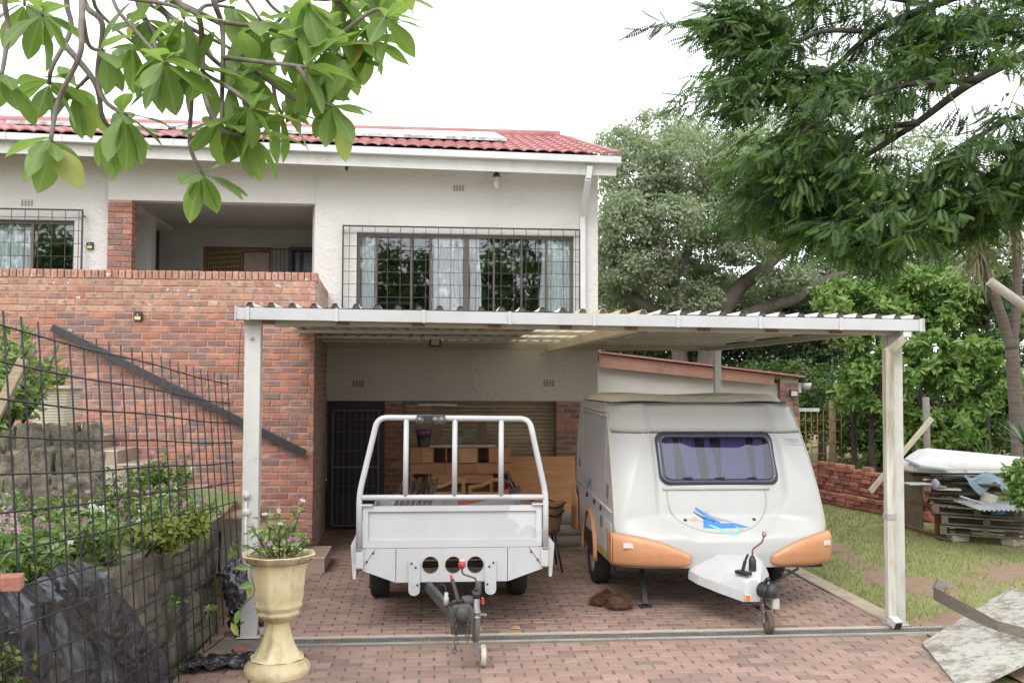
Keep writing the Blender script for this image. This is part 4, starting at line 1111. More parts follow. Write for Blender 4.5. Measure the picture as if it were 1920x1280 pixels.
# embossed name
txt = bpy.data.curves.new('badge_text', 'FONT'); txt.body = 'Venco'; txt.size = .105; txt.extrude = .003; txt.bevel_depth = .0012
to = bpy.data.objects.new('badge_tmp', txt); COL.objects.link(to); dg = bpy.context.evaluated_depsgraph_get(); me = bpy.data.meshes.new_from_object(to.evaluated_get(dg)); bpy.data.objects.remove(to)
q0 = at(1467,826,9.9); x0b = q0.x-xc(1.66)
for v_ in me.vertices:
    x, z_, h = v_.co; q = Sf(x0b+x*.78, 1.675+z_*.85-.04*x); v_.co = (q.x, q.y-.002-h, q.z)
me.materials.clear(); me.materials.append(mat('badge', (.43,.45,.44), None, .4)); obj('badge', me, cv)
mb = MB(); mb.tube([Sf(x0b+.015+i*.0088, 1.655+.005*math.sin(i*1.6)-.0006*i)+V(0,-.002,0) for i in range(26)], .0035, 5); mb.build('badge_underline', _mats['badge'], cv)
# decals: wave graphic
def decal(pts, mm, parent, off=.003, name='wave_graphic', fn=None):
    P = [Vector((x,z,0)) for x,z in pts]; tris = tessellate_polygon([P]); mb_ = MB()
    f_ = fn or (lambda x,z: Sf(x,z)+V(0,-off,0))
    mb_.add([f_(p.x,p.y) for p in P], [tuple(t_) for t_ in tris]); return mb_.build(name, mm, parent)
M_blue = mat('decal_blue', (.06,.20,.55), (.09,.27,.62), .35); M_navy = mat('decal_navy', (.03,.05,.19), None, .35); M_aqua = mat('decal_aqua', (.22,.62,.62), None, .35); M_sgrey = mat('decal_grey', (.34,.35,.37), None, .35); M_gold = mat('decal_gold', (.55,.40,.14), None, .35)
gz_ = lambda u, v: (at(u,v,9.49).x-xc(.95), at(u,v,9.49).z)
def ribbon(px, ws, n=6):
    c_ = bez([(u,v,0) for u,v in px], n); L = len(c_); out1, out2 = [], []
    for i, p_ in enumerate(c_):
        t_ = (c_[min(i+1,L-1)]-c_[max(i-1,0)]).normalized(); nn = Vector((-t_.y,t_.x,0)); f_ = i/(L-1)*(len(ws)-1); k = min(int(f_), len(ws)-2); w = ws[k]+(ws[k+1]-ws[k])*(f_-k)
        out1.append(p_+nn*w); out2.append(p_-nn*w)
    return [gz_(p_.x,p_.y) for p_ in out1+out2[::-1]]
decal([gz_(*q) for q in ((1322,991),(1329,976),(1334,977),(1352,984),(1382,983),(1410,990),(1390,991),(1340,992))], M_blue, cv)
decal(ribbon(((1315,957),(1327,966),(1342,978),(1358,983)), (2.5,3,4,1.5)), M_blue, cv, .0036)
decal(ribbon(((1311,964),(1323,972),(1336,979),(1350,981)), (.8,1.6,2.2,.5)), M_navy, cv, .0044)
decal(ribbon(((1332,964),(1345,973),(1360,978),(1381,981)), (.6,2.0,1.8,.3)), M_sgrey, cv, .0044)
decal(ribbon(((1329,984),(1350,992),(1366,999),(1380,1000),(1388,994),(1384,987)), (1.2,2.0,2.0,1.8,1.6,.6)), M_aqua, cv, .005)
for (u,v) in ((1304,978),(1309,980),(1316,978),(1324,980),(1312,975),(1372,995),(1392,994)):
    decal(ribbon(((u-4,v-.5),(u,v+.3),(u+4,v-.3)), (.5,.9,.4),3), M_gold, cv, .0052)
# orange corner bumpers
def bumper(s_):
    mb_ = MB()
    def top(x):            # x measured from outer end (0) to inner tip (1)
        return .785-.02*x-.20*x**2.2
    def fn(a, b):
        xo, xi = hw(.6)+.01, .365 if s_ < 0 else .45
        x = xo+(xi-xo)*a; zt_ = top(a); zb_ = .455+.05*max(0,(a-.85)/.15)**2
        z = zb_+(zt_-zb_)*b
        bulge = math.sqrt(max(0,1-(2*b-1)**4))*min(1,(1-a)/.06+.0)**.5
        q = Sf(s_*min(x,hw(z)*.999), max(.46,z)); return Vector((q.x+s_*.02*max(0,1-a*8), q.y-.045*bulge-.004, z))
    mb_.grid(fn, 40, 14)
    # wrap down the side
    def fs(a, b):
        z = .455+(.785-.455)*b; bulge = math.sqrt(max(0,1-(2*b-1)**4))
        q0_ = fn(0,b); return Vector((q0_.x+s_*.012*bulge*(1-a), q0_.y+.34*a*(1-.25*(1-b)), z+ (.0 if b > .5 else .10*a*a*(1-2*b))))
    mb_.grid(fs, 8, 14); o_ = mb_.build('corner_bumper', M_or, cv); 
    md = o_.modifiers.new('solid','SOLIDIFY'); md.thickness = .01; md.offset = 0
    # indicator lens
    q = Sf(s_*(.985 if s_ < 0 else 1.045), .68); mb_ = MB(); mb_.cbox((q.x,q.y-.053,q.z-.005), (.12,.02,.052), rz=s_*.22); mb_.build('indicator', mat('indicator_lens', (.66,.64,.6), (.5,.46,.4), .2, 20), o_, bevel=.006)
    q = Sf(s_*hw(.5)*.999, .55); mb_ = MB(); mb_.cbox((q.x+s_*.026,q.y+.03,.55), (.008,.03,.04)); mb_.build('side_reflector', mat('reflector_orange', (.75,.16,.03), None, .2), o_)
bumper(-1); bumper(1)
# rear bumper corner, wheel arch, wheel
xl = 3.0-hw(.6)
mb = MB(); mb.grid(lambda a,b: (xl-.02-.05*math.sin(math.pi*a)**.7, 11.86+.38*a*(1-.3*b), .47+.55*b*(1-.25*(2*a-1)**2)), 12, 12); o = mb.build('rear_bumper', M_or, cv, solid=.01)
WYc, WR = 11.05, .315
for s_ in (-1,1):
    X = 3.0+s_*hw(.4)
    wheel('wheel', (X-s_*.10,WYc,WR), WR, .19, cv, rimm=mat('rim_silver', (.55,.56,.55), None, .35), side=s_)
    mb = MB()
    def arch(a, b):
        an = math.pi*(a*1.06-.03); r_ = .40+.035*b
        return (X+s_*(.045-.075*abs(b-.4)), WYc-math.cos(an)*r_*.98, .36+math.sin(an)*r_*1.12)
    mb.grid(arch, 24, 4); mb.build('wheel_arch', M_or, cv, solid=.014)
    mb = MB(); mb.add([(X+s_*.002,WYc+math.cos(math.pi*i/16)*.40,.42+math.sin(math.pi*i/16)*.42) for i in range(17)]+[(X+s_*.002,WYc,.30)], [(i,i+1,17) for i in range(16)]); mb.build('arch_void', M_black, cv)
# left side trim, door, hatches, decals
SX = lambda z, o_=.003: xc(z)-hw(z)-o_
def sidept(y, z, off=.003): return Vector((SX(z,off), y, z))
def sline(pts, r, mm, name):
    mb_ = MB(); mb_.tube([sidept(y,z,.002) for y,z in pts], r, 6); return mb_.build(name, mm, cv)
sline([(9.75,.97),(12.08,1.06)], .012, M_trim, 'waist_moulding')
sline([(10.15,.95),(10.15,1.94)], .006, M_trim, 'door_seam'); sline([(11.65,1.03),(11.65,1.94)], .006, M_trim, 'door_seam'); sline([(10.15,1.94),(11.65,1.94)], .014, M_trim, 'door_drip'); sline([(10.15,1.985),(11.65,1.985)], .012, M_trim, 'door_drip')
for y, z in ((10.35,.94),(10.75,.955),(11.25,.975)):
    q = sidept(y,z,.008); mb = MB(); mb.cbox(tuple(q), (.02,.04,.05)); mb.build('hinge', M_black, cv)
for y, z, h in ((9.98,1.17,.13),(11.85,1.3,.1),(10.32,.80,.12)):
    q = sidept(y,z,.006); mb = MB(); mb.cbox(tuple(q), (.012,.07,h)); mb.build('handle', mat('handle_dark', (.10,.09,.08), (.2,.18,.15), .4), cv, bevel=.003)
mb = MB(); mb.add([sidept(y,z,.004) for y,z in ((9.78,.52),(10.15,.52),(10.15,.86),(9.78,.86))], [(3,2,1,0)]); mb.build('locker_door', M_white, cv, solid=.006)
mb = MB(); mb.add([sidept(y,z,.005) for y,z in ((9.80,.46),(10.6,.46),(10.6,.52),(9.80,.52))], [(3,2,1,0)]); mb.build('yellow_stripe', mat('decal_yellow', (.52,.42,.06), None, .4), cv)
mb = MB(); mb.add([sidept(y,z,.005) for y,z in ((11.5,.46),(11.9,.46),(11.9,.53),(11.5,.53))], [(3,2,1,0)]); mb.build('yellow_stripe', _mats['decal_yellow'], cv)
sfn = lambda y, z: sidept(y, z, .006)
for pts, mm in ((((11.35,1.02),(11.2,1.12),(11.05,1.20),(10.98,1.05),(11.12,1.13),(11.28,1.03)), M_blue), (((11.55,1.22),(11.4,1.18),(11.3,1.12),(11.42,1.15)), M_aqua), (((11.5,1.10),(11.35,1.13),(11.25,1.09),(11.38,1.10)), M_sgrey), (((10.12,1.02),(10.0,1.06),(9.92,.99),(10.0,1.035)), M_gold), (((10.08,1.10),(10.0,1.14),(9.96,1.10),(10.02,1.07)), M_sgrey)):
    decal(list(pts), mm, cv, name='side_graphic', fn=sfn)
# drawbar cover
def sect(y, xa, xb, ta, tb, zb_, zt_):
    pts_ = [(xa,zb_),(xa+.004,zb_+.09),(ta-.02,zt_-.03),(ta+.02,zt_),(tb-.02,zt_),(tb+.02,zt_-.03),(xb-.004,zb_+.09),(xb,zb_)]
    return [(x,y,z) for x,z in pts_]
secs = [sect(9.50,2.61,3.42,2.86,3.30,.34,.585), sect(9.3,2.65,3.37,2.86,3.28,.325,.57), sect(9.05,2.77,3.25,2.90,3.19,.30,.54), sect(8.85,2.88,3.14,2.94,3.11,.28,.505), sect(8.75,2.93,3.10,2.97,3.07,.275,.47)]
mb = MB(); vs_ = [p_ for s_ in secs for p_ in s_]; k = 8
mb.add(vs_, [(j*k+i,j*k+i+1,(j+1)*k+i+1,(j+1)*k+i) for j in range(len(secs)-1) for i in range(k-1)], False); mb.add(secs[-1], [tuple(range(8))])
o = mb.build('drawbar_cover', M_white, cv, bevel=.012, seg=3); fixn(o)
mb = MB(); mb.box((2.87,8.79,.47),(2.98,8.93,.545)); mb = MB(); mb.cbox((2.955,8.84,.525), (.07,.15,.03), rz=.5); mb.build('lever_slot', M_black, cv)
mb = MB(); mb.bar((2.95,8.86,.52),(2.975,8.84,.64), .03, .03); mb.bar((2.975,8.84,.64),(2.995,8.82,.70), .022, .022); mb.build('brake_lever', M_black, cv, bevel=.008)
mb = MB(); mb.tube([(3.08,8.95,.48),(3.08,8.95,.62),(3.08,8.95,.66)], [.036,.036,.018], 12); mb.build('jockey_post', M_black, cv)
mb = MB(); mb.tube(rounded([(3.08,8.95,.65),(3.082,8.95,.72),(3.17,8.93,.79),(3.19,8.93,.86)], .02), .009, 8); mb.build('crank_handle', M_rust, cv)
mb = MB(); mb.lathe([(.016,0),(.024,.02),(.018,.05)], 10, (3.19,8.93,.84)); mb.build('crank_knob', mat('mauve_knob', (.42,.22,.30), None, .5), cv)
mb = MB(); mb.tube([(3.08,8.69,.40),(3.12,8.60,.395)], [.075,.055], 14); mb.lathe([(.045,0),(.055,.04),(.04,.09),(.02,.11)], 12, (3.13,8.58,.36)); mb.bar((3.09,8.66,.46),(3.11,8.60,.52), .03, .03); mb.build('coupling', M_black, cv, bevel=.004)
mb = MB(); mb.box((2.925,8.70,.29),(2.985,8.735,.35)); mb.build('marker_base', M_white, cv); mb = MB(); mb.box((2.93,8.692,.30),(2.97,8.699,.345)); mb.build('marker_lens', mat('reflector_orange', (.75,.16,.03)), cv)
mb = MB(); mb.box((3.15,8.60,.24),(3.21,8.63,.33)); mb.build('marker_base', mat('marker_grey', (.5,.48,.44), None, .5), cv)
chain([(3.06,8.66,.40),(3.06,8.65,.28),(3.07,8.64,.16)], cv, .005, .04); chain([(3.17,8.62,.36),(3.17,8.62,.20)], cv, .005, .04)
wheel('jockey_wheel', (3.135,8.68,.10), .10, .055, cv, rimm=M_gal, side=-1).data.materials[0] = mat('muddy_rubber', (.075,.058,.047), (.12,.085,.06), .9, 12, .3, 60)
mb = MB(); mb.bar((3.08,8.70,.27),(3.09,8.69,.10), .02, .05); mb.build('jockey_fork', M_gal, cv)
# corner steadies
for (xt,yt,xb,yb) in ((2.25,9.95,2.235,9.77),(3.55,9.9,3.42,9.62)):
    mb = MB(); mb.bar((xt,yt+.1,.42),(xb,yb,.03), .05, .04); mb.cbox((xb,yb,.012), (.12,.09,.018)); mb.build('corner_steady', M_black, cv)
mb = MB(); mb.bar((3.45,9.55,.25),(3.75,9.5,.43), .022, .022); mb.build('steady_brace', M_black, cv)
mb = MB(); mb.tube(bez([(3.60,9.40,.44),(3.72,9.2,.36),(3.84,9.02,.30),(3.86,9.0,.29)]), .008, 6); mb.build('cable', M_black, cv)
mb = MB(); mb.tube(bez([(3.16,8.62,.40),(3.24,8.6,.42),(3.30,8.62,.50),(3.27,8.7,.55)]), .006, 6); mb.build('breakaway_cable', M_black, cv)
# ================================================================ THINGS STORED UNDER THE CARPORT
CY = 14.25
cab = thing('wooden_cabinet', 'brown wooden cabinet with pigeonholes standing before the roller shutter', 'cabinet', (at(864,900,CY).x, CY, 0))
X = lambda u: at(u,860,CY).x
Zc = lambda v: at(860,v,CY).z
z0, z1, z2, z3 = Zc(838), Zc(867), Zc(887), Zc(906)
m = MB(); m.box((X(770),CY+.42,.0),(X(958),CY+.44,z0)); m.box((X(770),CY+.02,z1-.012),(X(958),CY+.42,z1)); m.box((X(770),CY+.02,z0-.015),(X(958),CY+.42,z0)); m.build('carcass', M_cab, cab)
for k, (a,b) in enumerate(((770,790),(790,812),(860,895),(918,938),(938,958))):
    m = MB(); m.box((X(a)+.004,CY,z1),(X(b)-.004,CY+.02,z0-.016)); m.build('door', M_cab if k != 2 else mat('pale_door', (.55,.33,.16), (.45,.25,.11), .5, 5, vec=(8,1,1)), cab)
for a in (812,837,859,895,918):
    m = MB(); m.box((X(a)-.01,CY+.002,z1+.001),(X(a)+.01,CY+.41,z0-.017)); m.build('divider', M_cab, cab)
for k, (a,b) in enumerate(((770,836),(836,893),(893,958))):
    m = MB(); m.box((X(a)+.002,CY-.02,z2),(X(b)-.002,CY+.4,z1-.014)); m.build('drawer', M_cab, cab)
m = MB(); m.box((X(806),CY+.02,z3),(X(920),CY+.04,z2-.002)); m.build('panel', M_cab, cab)
for a in (772,806,922,956):
    m = MB(); m.box((X(a)-.02,CY+.02,0),(X(a)+.02,CY+.40,z2-.003)); m.build('leg', M_cab, cab)
m = MB(); m.box((X(775),CY+.05,.3),(X(953),CY+.38,.33)); m.build('shelf', M_cab, cab)
# things on the cabinet
zc = z0+.001
sh = thing('shelf_rack', 'two stub posts carrying a loose shelf board on top of the cabinet', 'shelf', (X(860),CY+.2,zc))
m = MB(); m.box((X(806),CY+.08,zc),(X(930),CY+.32,zc+.02)); m.build('board', M_white, sh)
for a,b,t_ in ((813,830,757),(897,913,788)):
    m = MB(); m.box((X(a),CY+.12,zc+.021),(X(b),CY+.25,Zc(t_)-.03)); m.build('post', mat('brown_board', (.18,.12,.095), (.14,.09,.07), .7, 6), sh)
m = MB(); m.cbox((X(820),CY+.18,Zc(759)), (.58,.2,.022), ry=.02); m.build('top_board', M_white, sh)
m = MB(); m.box((X(869),CY+.30,Zc(820)),(X(889),CY+.36,Zc(806))); m.tube([(X(886),CY+.33,Zc(806)),(X(886),CY+.33,Zc(792))], .015, 8); m.box((X(858),CY+.30,zc+.022),(X(870),CY+.36,Zc(820))); o = m.build('meter_box', mat('box_grey', (.20,.22,.24), None, .5), sh)
t = thing('cloth', 'teal cloth folded on the loose top board', 'cloth', (X(785),CY+.1,Zc(757)))
m = MB(); m.grid(lambda a,b: (X(766)+.26*a, CY+.06+.16*b, Zc(758)+.012+.022*math.sin(a*7+b*3)**2+.012*a), 14, 6); m.build('fold', mat('teal_cloth', (.09,.25,.30), (.06,.18,.24), .9, 6), t, solid=.012)
t = thing('bucket', 'black bucket with purple rim standing on the cabinet', 'bucket', (X(794),CY+.15,zc))
m = MB(); m.lathe([(.085,0),(.11,.17),(.105,.17),(.08,.01)], 20, (X(794),CY+.15,zc), capends=False); m.build('body', M_black, t)
m = MB(); m.lathe([(.112,.168),(.122,.18),(.125,.24),(.115,.25),(.105,.18)], 20, (X(794),CY+.15,zc), capends=False); m.build('rim', mat('purple_plastic', (.13,.05,.16), None, .4), t)
m = MB(); m.lathe([(0.001,.20),(.06,.225),(.108,.215)], 16, (X(794),CY+.15,zc), capends=False); m.build('contents', mat('cream_filling', (.55,.5,.38), (.4,.35,.25), .7, 30), t)
# plywood sheet
a, b = at(945,857,15.0), at(1078,855,15.0)
m = MB(); m.add([(a.x,14.75,.02),(b.x,14.75,.02),(b.x,15.02,b.z),(a.x,15.02,a.z)], [(0,1,2,3)])
tag(m.build('plywood_sheet', M_pine, solid=.018), 'large orange plywood sheet leaning beside the cabinet', 'plywood')
# timber chair frames with bent arms
for k, (u0,u1,lab) in enumerate(((807,873,'left bent-arm timber chair frame in front of the cabinet'),(878,946,'right bent-arm timber chair frame in front of the cabinet'))):
    y = 13.4; t = thing('chair_frame', lab, 'chair frame', (at(u0,925,y).x, y, 0), 'bent-arm chair frames')
    P = lambda u, v: at(u, v, y)
    mm = mat('light_timber', (.48,.29,.13), (.38,.21,.09), .6, 7, .1, 40, vec=(1,1,4))
    for (ua,va),(ub,vb) in zip(((u0,913),(u0+24,910),(u0+46,899)), ((u0+24,910),(u0+46,899),(u1,898))):
        m = MB(); m.bar(P(ua,va), P(ub,vb), .06, .045); m.build('arm', mm, t)
    m = MB(); m.bar((P(u0+4,914).x,y,P(u0+4,914).z),(P(u0+4,914).x,y,0), .05, .05); m.build('leg', mm, t)
    m = MB(); m.bar((P(u1-4,900).x,y,P(u1,900).z),(P(u1-4,900).x,y,0), .05, .05); m.build('leg', mm, t)
    m = MB(); m.bar(P(u0+6,926), P(u1-6,926), .05, .06); m.build('rail', mm, t)
# slatted bench
y = 12.9; t = thing('slatted_bench', 'pale slatted timber bench behind the trailer bed', 'bench', (at(868,940,y).x, y, 0))
xa, xb = at(797,940,y).x, at(946,940,y).x; zt_ = at(868,933,y).z
m = MB(); m.box((xa,y-.01,zt_-.02),(xb,y+.02,zt_+.02)); m.build('rail', _mats['light_timber'], t)
m = MB(); m.box((xa,y-.01,zt_-.22),(xb,y+.02,zt_-.17)); m.build('rail', _mats['light_timber'], t)
for i in range(15):
    x = xa+.03+i*(xb-xa-.06)/14; m = MB(); m.box((x-.024,y+.021,zt_-.20),(x+.024,y+.04,zt_+.02)); m.build('slat', _mats['light_timber'], t)
for x in (xa+.04,xb-.04):
    m = MB(); m.box((x-.03,y+.042,0),(x+.03,y+.1,zt_)); m.build('leg', _mats['light_timber'], t)
# load on the trailer bed
t = thing('pipe_bundle', 'bundle of dull metal pipes wrapped in clear plastic leaning in the trailer', 'pipes', (-.2,10.2,.78))
for i in range(7):
    x = -.40+.055*i; m = MB(); m.tube([(x,9.6+.03*(i%3),.80),(x+.13+.01*i,11.3,1.13+.012*(i%4))], .024, 10); m.build('pipe', mat('dull_pipe', (.17,.12,.10), (.26,.2,.17), .5, 9, metal=.4), t)
m = MB(); m.grid(lambda a,b: (-.33+.40*a+.06*b, 10.75+.5*b, 1.04+.11*b+.03*math.sin(a*14+b*5)+.04*math.sin(math.pi*a)), 24, 12); m.build('plastic_wrap', glassmat('clear_plastic', (.85,.85,.85), .18), t)
t = thing('red_jack_pole', 'red steel pole with black clamp lying across the trailer load', 'pole', (.8,10.5,.9))
m = MB(); m.bar((.35,10.9,.92),(.95,10.9,1.06), .05, .06); m.build('pole', mat('red_paint_old', (.34,.07,.05), (.25,.06,.045), .6, 8), t)
m = MB(); m.bar((.93,10.9,1.06),(1.05,10.88,1.09), .08, .06); m.tube([(1.0,10.9,1.10),(.90,10.88,1.29)], .014, 8); m.tube([(.96,10.9,1.10),(.85,10.88,1.22)], .013, 8); m.build('clamp', M_black, t)
tag(MB().cbox((-.44,10.2,.86), (.14,.3,.17), rz=.3).build('red_block', mat('red_paint_old', (.34,.07,.05)), bevel=.01), 'small red block at the left corner of the trailer bed', 'block')
# wicker chair
ch = thing('wicker_chair', 'tan woven chair on thin black legs beside the trailer', 'chair', (1.46,11.75,0))
M_wick = mat('tan_wicker', (.33,.205,.095), (.22,.125,.055), .7, 40, .5, 90, vec=(1,1,2))
cx, cy = 1.36, 11.85
m = MB(); m.grid(lambda a,b: (cx+.27*math.sin(rad(-20+200*a))*(1+.20*b), cy-.26*math.cos(rad(-20+200*a))*(1+.18*b), .47+.36*b*(1-.35*(2*a-1)**2)), 20, 6); m.build('back_shell', M_wick, ch, solid=.015)
m = MB(); m.lathe([(.001,.455),(.25,.455),(.27,.47),(.25,.485),(.001,.485)], 20, (cx,cy,0)); m.build('seat', M_wick, ch)
for ax, ay in ((.24,-.22),(.24,.22),(-.22,-.22),(-.22,.22)):
    m = MB(); m.tube([(cx+ax*.8,cy+ay*.8,.46),(cx+ax*1.15,cy+ay*1.15,0)], .013, 8); m.build('leg', M_black, ch)
for zz, rr in ((.70,.33),(.80,.345)):
    m = MB(); m.tube([(cx+rr*math.sin(rad(-30+220*i/16)), cy-rr*.96*math.cos(rad(-30+220*i/16)), zz+.02*math.sin(i)) for i in range(17)], .011, 6); m.build('arm_rail', M_black, ch)
# rolled mats
M_sack = mat('grey_canvas', (.36,.32,.29), (.27,.24,.215), .9, 9, .4, 40, vec=(1,3,3))
for k, (u,v,r_,l_) in enumerate(((1080,1012,.085,'lowest'),(1078,992,.09,'middle'),(1070,972,.08,'topmost'))):
    p = at(u,v,13.2); t = thing('rolled_mat', f'{l_} of the grey rolled mats stacked between chair and caravan', 'mat', (p.x-.2,13.2,0), 'rolled mats')
    m = MB(); m.tube([(p.x-.75,13.2,max(r_,p.z)),(p.x-.1,13.15,max(r_,p.z)+.01),(p.x+.35,13.1,max(r_,p.z)+.02)], [r_*.95,r_*1.05,r_], 14); m.build('roll', M_sack, t)
    m = MB(); m.lathe([(r_*1.07,-.012),(r_*1.07,.012)], 14, (p.x-.25,13.165,max(r_,p.z)+.007), 'X', capends=False); m.build('tie', M_woodg, t)
# coir lumps on the paving
def lump(name, c, r, mm, lab, cat, grp, seed, sq=(1,1,.7), hair=0):
    from mathutils import noise as mn
    m_ = MB(); n_, k_ = 28, 16
    def fn(a, b):
        th, ph = 2*math.pi*a, math.pi*b; d = Vector((math.cos(th)*math.sin(ph), math.sin(th)*math.sin(ph), math.cos(ph)))
        f_ = 1+.22*mn.noise(d*2.2+Vector((seed,0,0)))+.10*mn.noise(d*7+Vector((0,seed,0)))
        q = d*r*f_; return (c[0]+q.x*sq[0], c[1]+q.y*sq[1], max(.002, c[2]+q.z*sq[2]))
    m_.grid(fn, n_, k_); o_ = m_.build(name, mm); tag(o_, lab, cat, grp)
    if hair:
        nv = len(m_.v); pick = rng.integers(0, nv, hair); P_ = np.array(m_.v)[pick]; nr = P_-np.array(c); nr += rng.normal(size=nr.shape)*r*.5
        me_ = scatter([(-.0015,0,0),(.0015,0,0),(.001,0,.035),(-.001,0,.035)], [(0,1,2,3)], P_, rotmats(hair, nr, rng.uniform(.6,1.2,hair)), 'fibre', mm)
        h_ = obj('fibres', me_, o_); h_['kind'] = 'stuff'
    return o_
M_coir = mat('brown_coir', (.085,.040,.022), (.13,.062,.034), .95, 30, 1.0, 120)
for k, (u,v,r_,lab) in enumerate(((1123,1134,.075,'smallest brown coir lump on the paving, left of its group'),(1137,1128,.085,'brown coir lump at the back of the three on the paving'),(1160,1140,.11,'largest brown coir lump on the paving beside the caravan jack'))):
    p = gz(u,v); lump('coir_lump', (p.x,p.y,r_*.45), r_, M_coir, lab, 'coir', 'coir lumps on the paving', k*3.1, (1.1,1,.75), 1500)
p = gz(965,1180); m = MB(); m.grid(lambda a,b: (p.x-.05+.1*a, p.y+.05*b*math.sin(math.pi*min(1,a+.05)), .008+.02*a*b), 6, 3); tag(m.build('fallen_leaf', mat('yellow_leaf', (.45,.32,.10), (.4,.2,.12), .6, 20)), 'single fallen yellow leaf on the paving behind the drain', 'leaf')
# ================================================================ LEFT GARDEN: TERRACE, STEPS, FENCE
from mathutils import noise as mn
M_soil = mat('bed_soil', (.13,.095,.065), (.20,.15,.10), .95, 5, .7, 50, dirt=(.14,.17,.06), dscale=1.5)
def tz(x, y):
    z = 1.06+.10*mn.noise(Vector((x*.8,y*.8,1)))+.05*mn.noise(Vector((x*3,y*3,4)))
    return z-.10*sstep(-2.6,-2.0,x)
def bedx(y): return -1.92-.1094*(9.05-min(y,9.05))-.12
m = MB(); m.grid(lambda a,b: (-12+(12+bedx(1.05+10.6*b))*a, 1.05+10.6*b, tz(-12+(12+bedx(1.05+10.6*b))*a, 1.05+10.6*b)), 70, 60)
def lawnm():
    m_, nt, b_, out = newmat('garden_lawn'); n1 = noise(nt, 1.1, 7); n3 = noise(nt, 50, 5)
    g_ = mixc(nt, ramp(nt, n3, .3, .7), (.13,.18,.05), (.22,.26,.09)); nt.links.new(mixc(nt, ramp(nt, n1, .52, .6), g_, (.27,.20,.14)), b_.inputs['Base Color']); b_.inputs['Roughness'].default_value = .95; bumpn(nt, b_, n3, .7, .03); return m_
struct(m.build('garden_terrace', lawnm()), 'raised garden level behind the retaining wall')
# retaining wall: blotchy cast stones
wallA, wallB = Vector((-1.92,9.05,0)), Vector((-2.80,1.0,0))
rw = thing('retaining_wall', 'low mossy stone retaining wall behind the black wire fence', 'wall', tuple(wallA))
M_stone = mat('mossy_stone', (.25,.215,.165), (.15,.13,.098), .95, 5, 1.0, 26, dirt=(.045,.042,.03), dscale=3.2, damt=(.42,.62), dvec=(1,1,.45), bdist=.03)
wd = (wallB-wallA).normalized(); wn_ = Vector((-wd.y,wd.x,0)); 
if wn_.x < 0: wn_ = -wn_
Lw = (wallB-wallA).length
m = MB(); a_, b_ = wallA-wn_*.03, wallB-wn_*.03
m.add([a_, b_, b_-wn_*.3, a_-wn_*.3]+[p+V(0,0,.98) for p in (a_, b_, b_-wn_*.3, a_-wn_*.3)], [(0,1,5,4),(1,2,6,5),(2,3,7,6),(3,0,4,7),(4,5,6,7),(3,2,1,0)]); o = m.build('wall_core', M_stone, rw); fixn(o)
s = 0; 
while s < Lw:
    w_ = U(.22,.42); z = -.02
    while z < .95:
        h_ = U(.16,.34); h_ = min(h_, 1.0-z)
        seed = U(0,50); c_ = wallA+wd*(s+w_/2)
        def fn(a, b):
            px_, pz_ = (a-.5)*w_*.985, (b-.5)*h_*.98; e = min(1, min(a,1-a)/.12)*min(1, min(b,1-b)/.12)
            d_ = .035*math.sqrt(max(0,e))+.03*mn.noise(Vector((px_*6+seed,pz_*6,0)))*e-.01
            q = c_+wd*px_+wn_*d_; return (q.x, q.y, z+h_/2+pz_)
        mb = MB(); mb.grid(fn, 7, 6); o = mb.build('stone', M_stone, rw); fixn(o)
        z += h_
    s += w_
# stairs along the brick wall
M_tile = mat('wood_look_tile', (.40,.30,.235), (.31,.225,.17), .45, 5, .1, 40, vec=(.5,5,1), dirt=(.22,.17,.13), dscale=3)
st = thing('tiled_steps', 'wood-look tiled steps climbing left along the brick wall', 'steps', (-1.2,12.2,0))
for i in range(10):
    xr, zt_ = -1.22-.305*i, .185+.16*i
    m = MB(); m.box((xr-.335 if i < 9 else xr-2.5,11.78+.001*i,(zt_-.16 if i else 0)-(.0 if i == 0 else .0)),(xr,12.585,zt_)); s_ = m.build('step', M_tile, st)
    m = MB(); m.box((xr-.002,11.776+.001*i,zt_-.012),(xr+.004,12.584,zt_+.002)); m.box((xr-.30,11.772+.001*i,zt_-.012),(xr-.003,11.777+.001*i,zt_+.002)); m.build('nosing', mat('nosing_white', (.66,.63,.58), None, .4), s_)
    if i:
        m = MB(); m.box((xr-.335,11.79,0),(xr-.001,12.58,zt_-.161)); m.build('step_base', M_conc, st)
# rough stones edging the upper bed
M_rock = mat('rough_concrete_stone', (.33,.285,.22), (.21,.18,.14), .95, 8, 1.0, 26, dirt=(.09,.08,.055), dscale=5, damt=(.47,.66), bdist=.05)
ORD = 'first second third fourth fifth sixth seventh eighth ninth tenth eleventh twelfth thirteenth fourteenth fifteenth sixteenth seventeenth'.split()
def stone(px_, y, zb, zt_, rr, seed, lab, grp):
    mb = MB(); hh = zt_-zb
    def fn(a, b):
        th = 2*math.pi*a; d = Vector((math.cos(th),math.sin(th),0)); sq_ = (abs(d.x)**4+abs(d.y)**4)**-.25
        f_ = sq_*(1+.22*mn.noise(d*1.6+Vector((seed,0,b*1.8)))+.14*mn.noise(d*5+Vector((0,seed,b*6)))+.07*mn.noise(d*11+Vector((seed,b*13,0))))
        cap = 1 if b < .85 else max(0,1-((b-.85)/.15)**3)
        bb = min(1,b/.9)
        return (px_+rr*f_*d.x*cap, y+rr*1.1*f_*d.y*cap, zb+hh*bb+.03*mn.noise(d*2*cap+Vector((seed,3,0)))*bb+.02*mn.noise(d*6*cap+Vector((bb*7,seed,0))))
    mb.grid(fn, 40, 26); tag(mb.build('rough_stone', M_rock), lab, 'stone', grp)
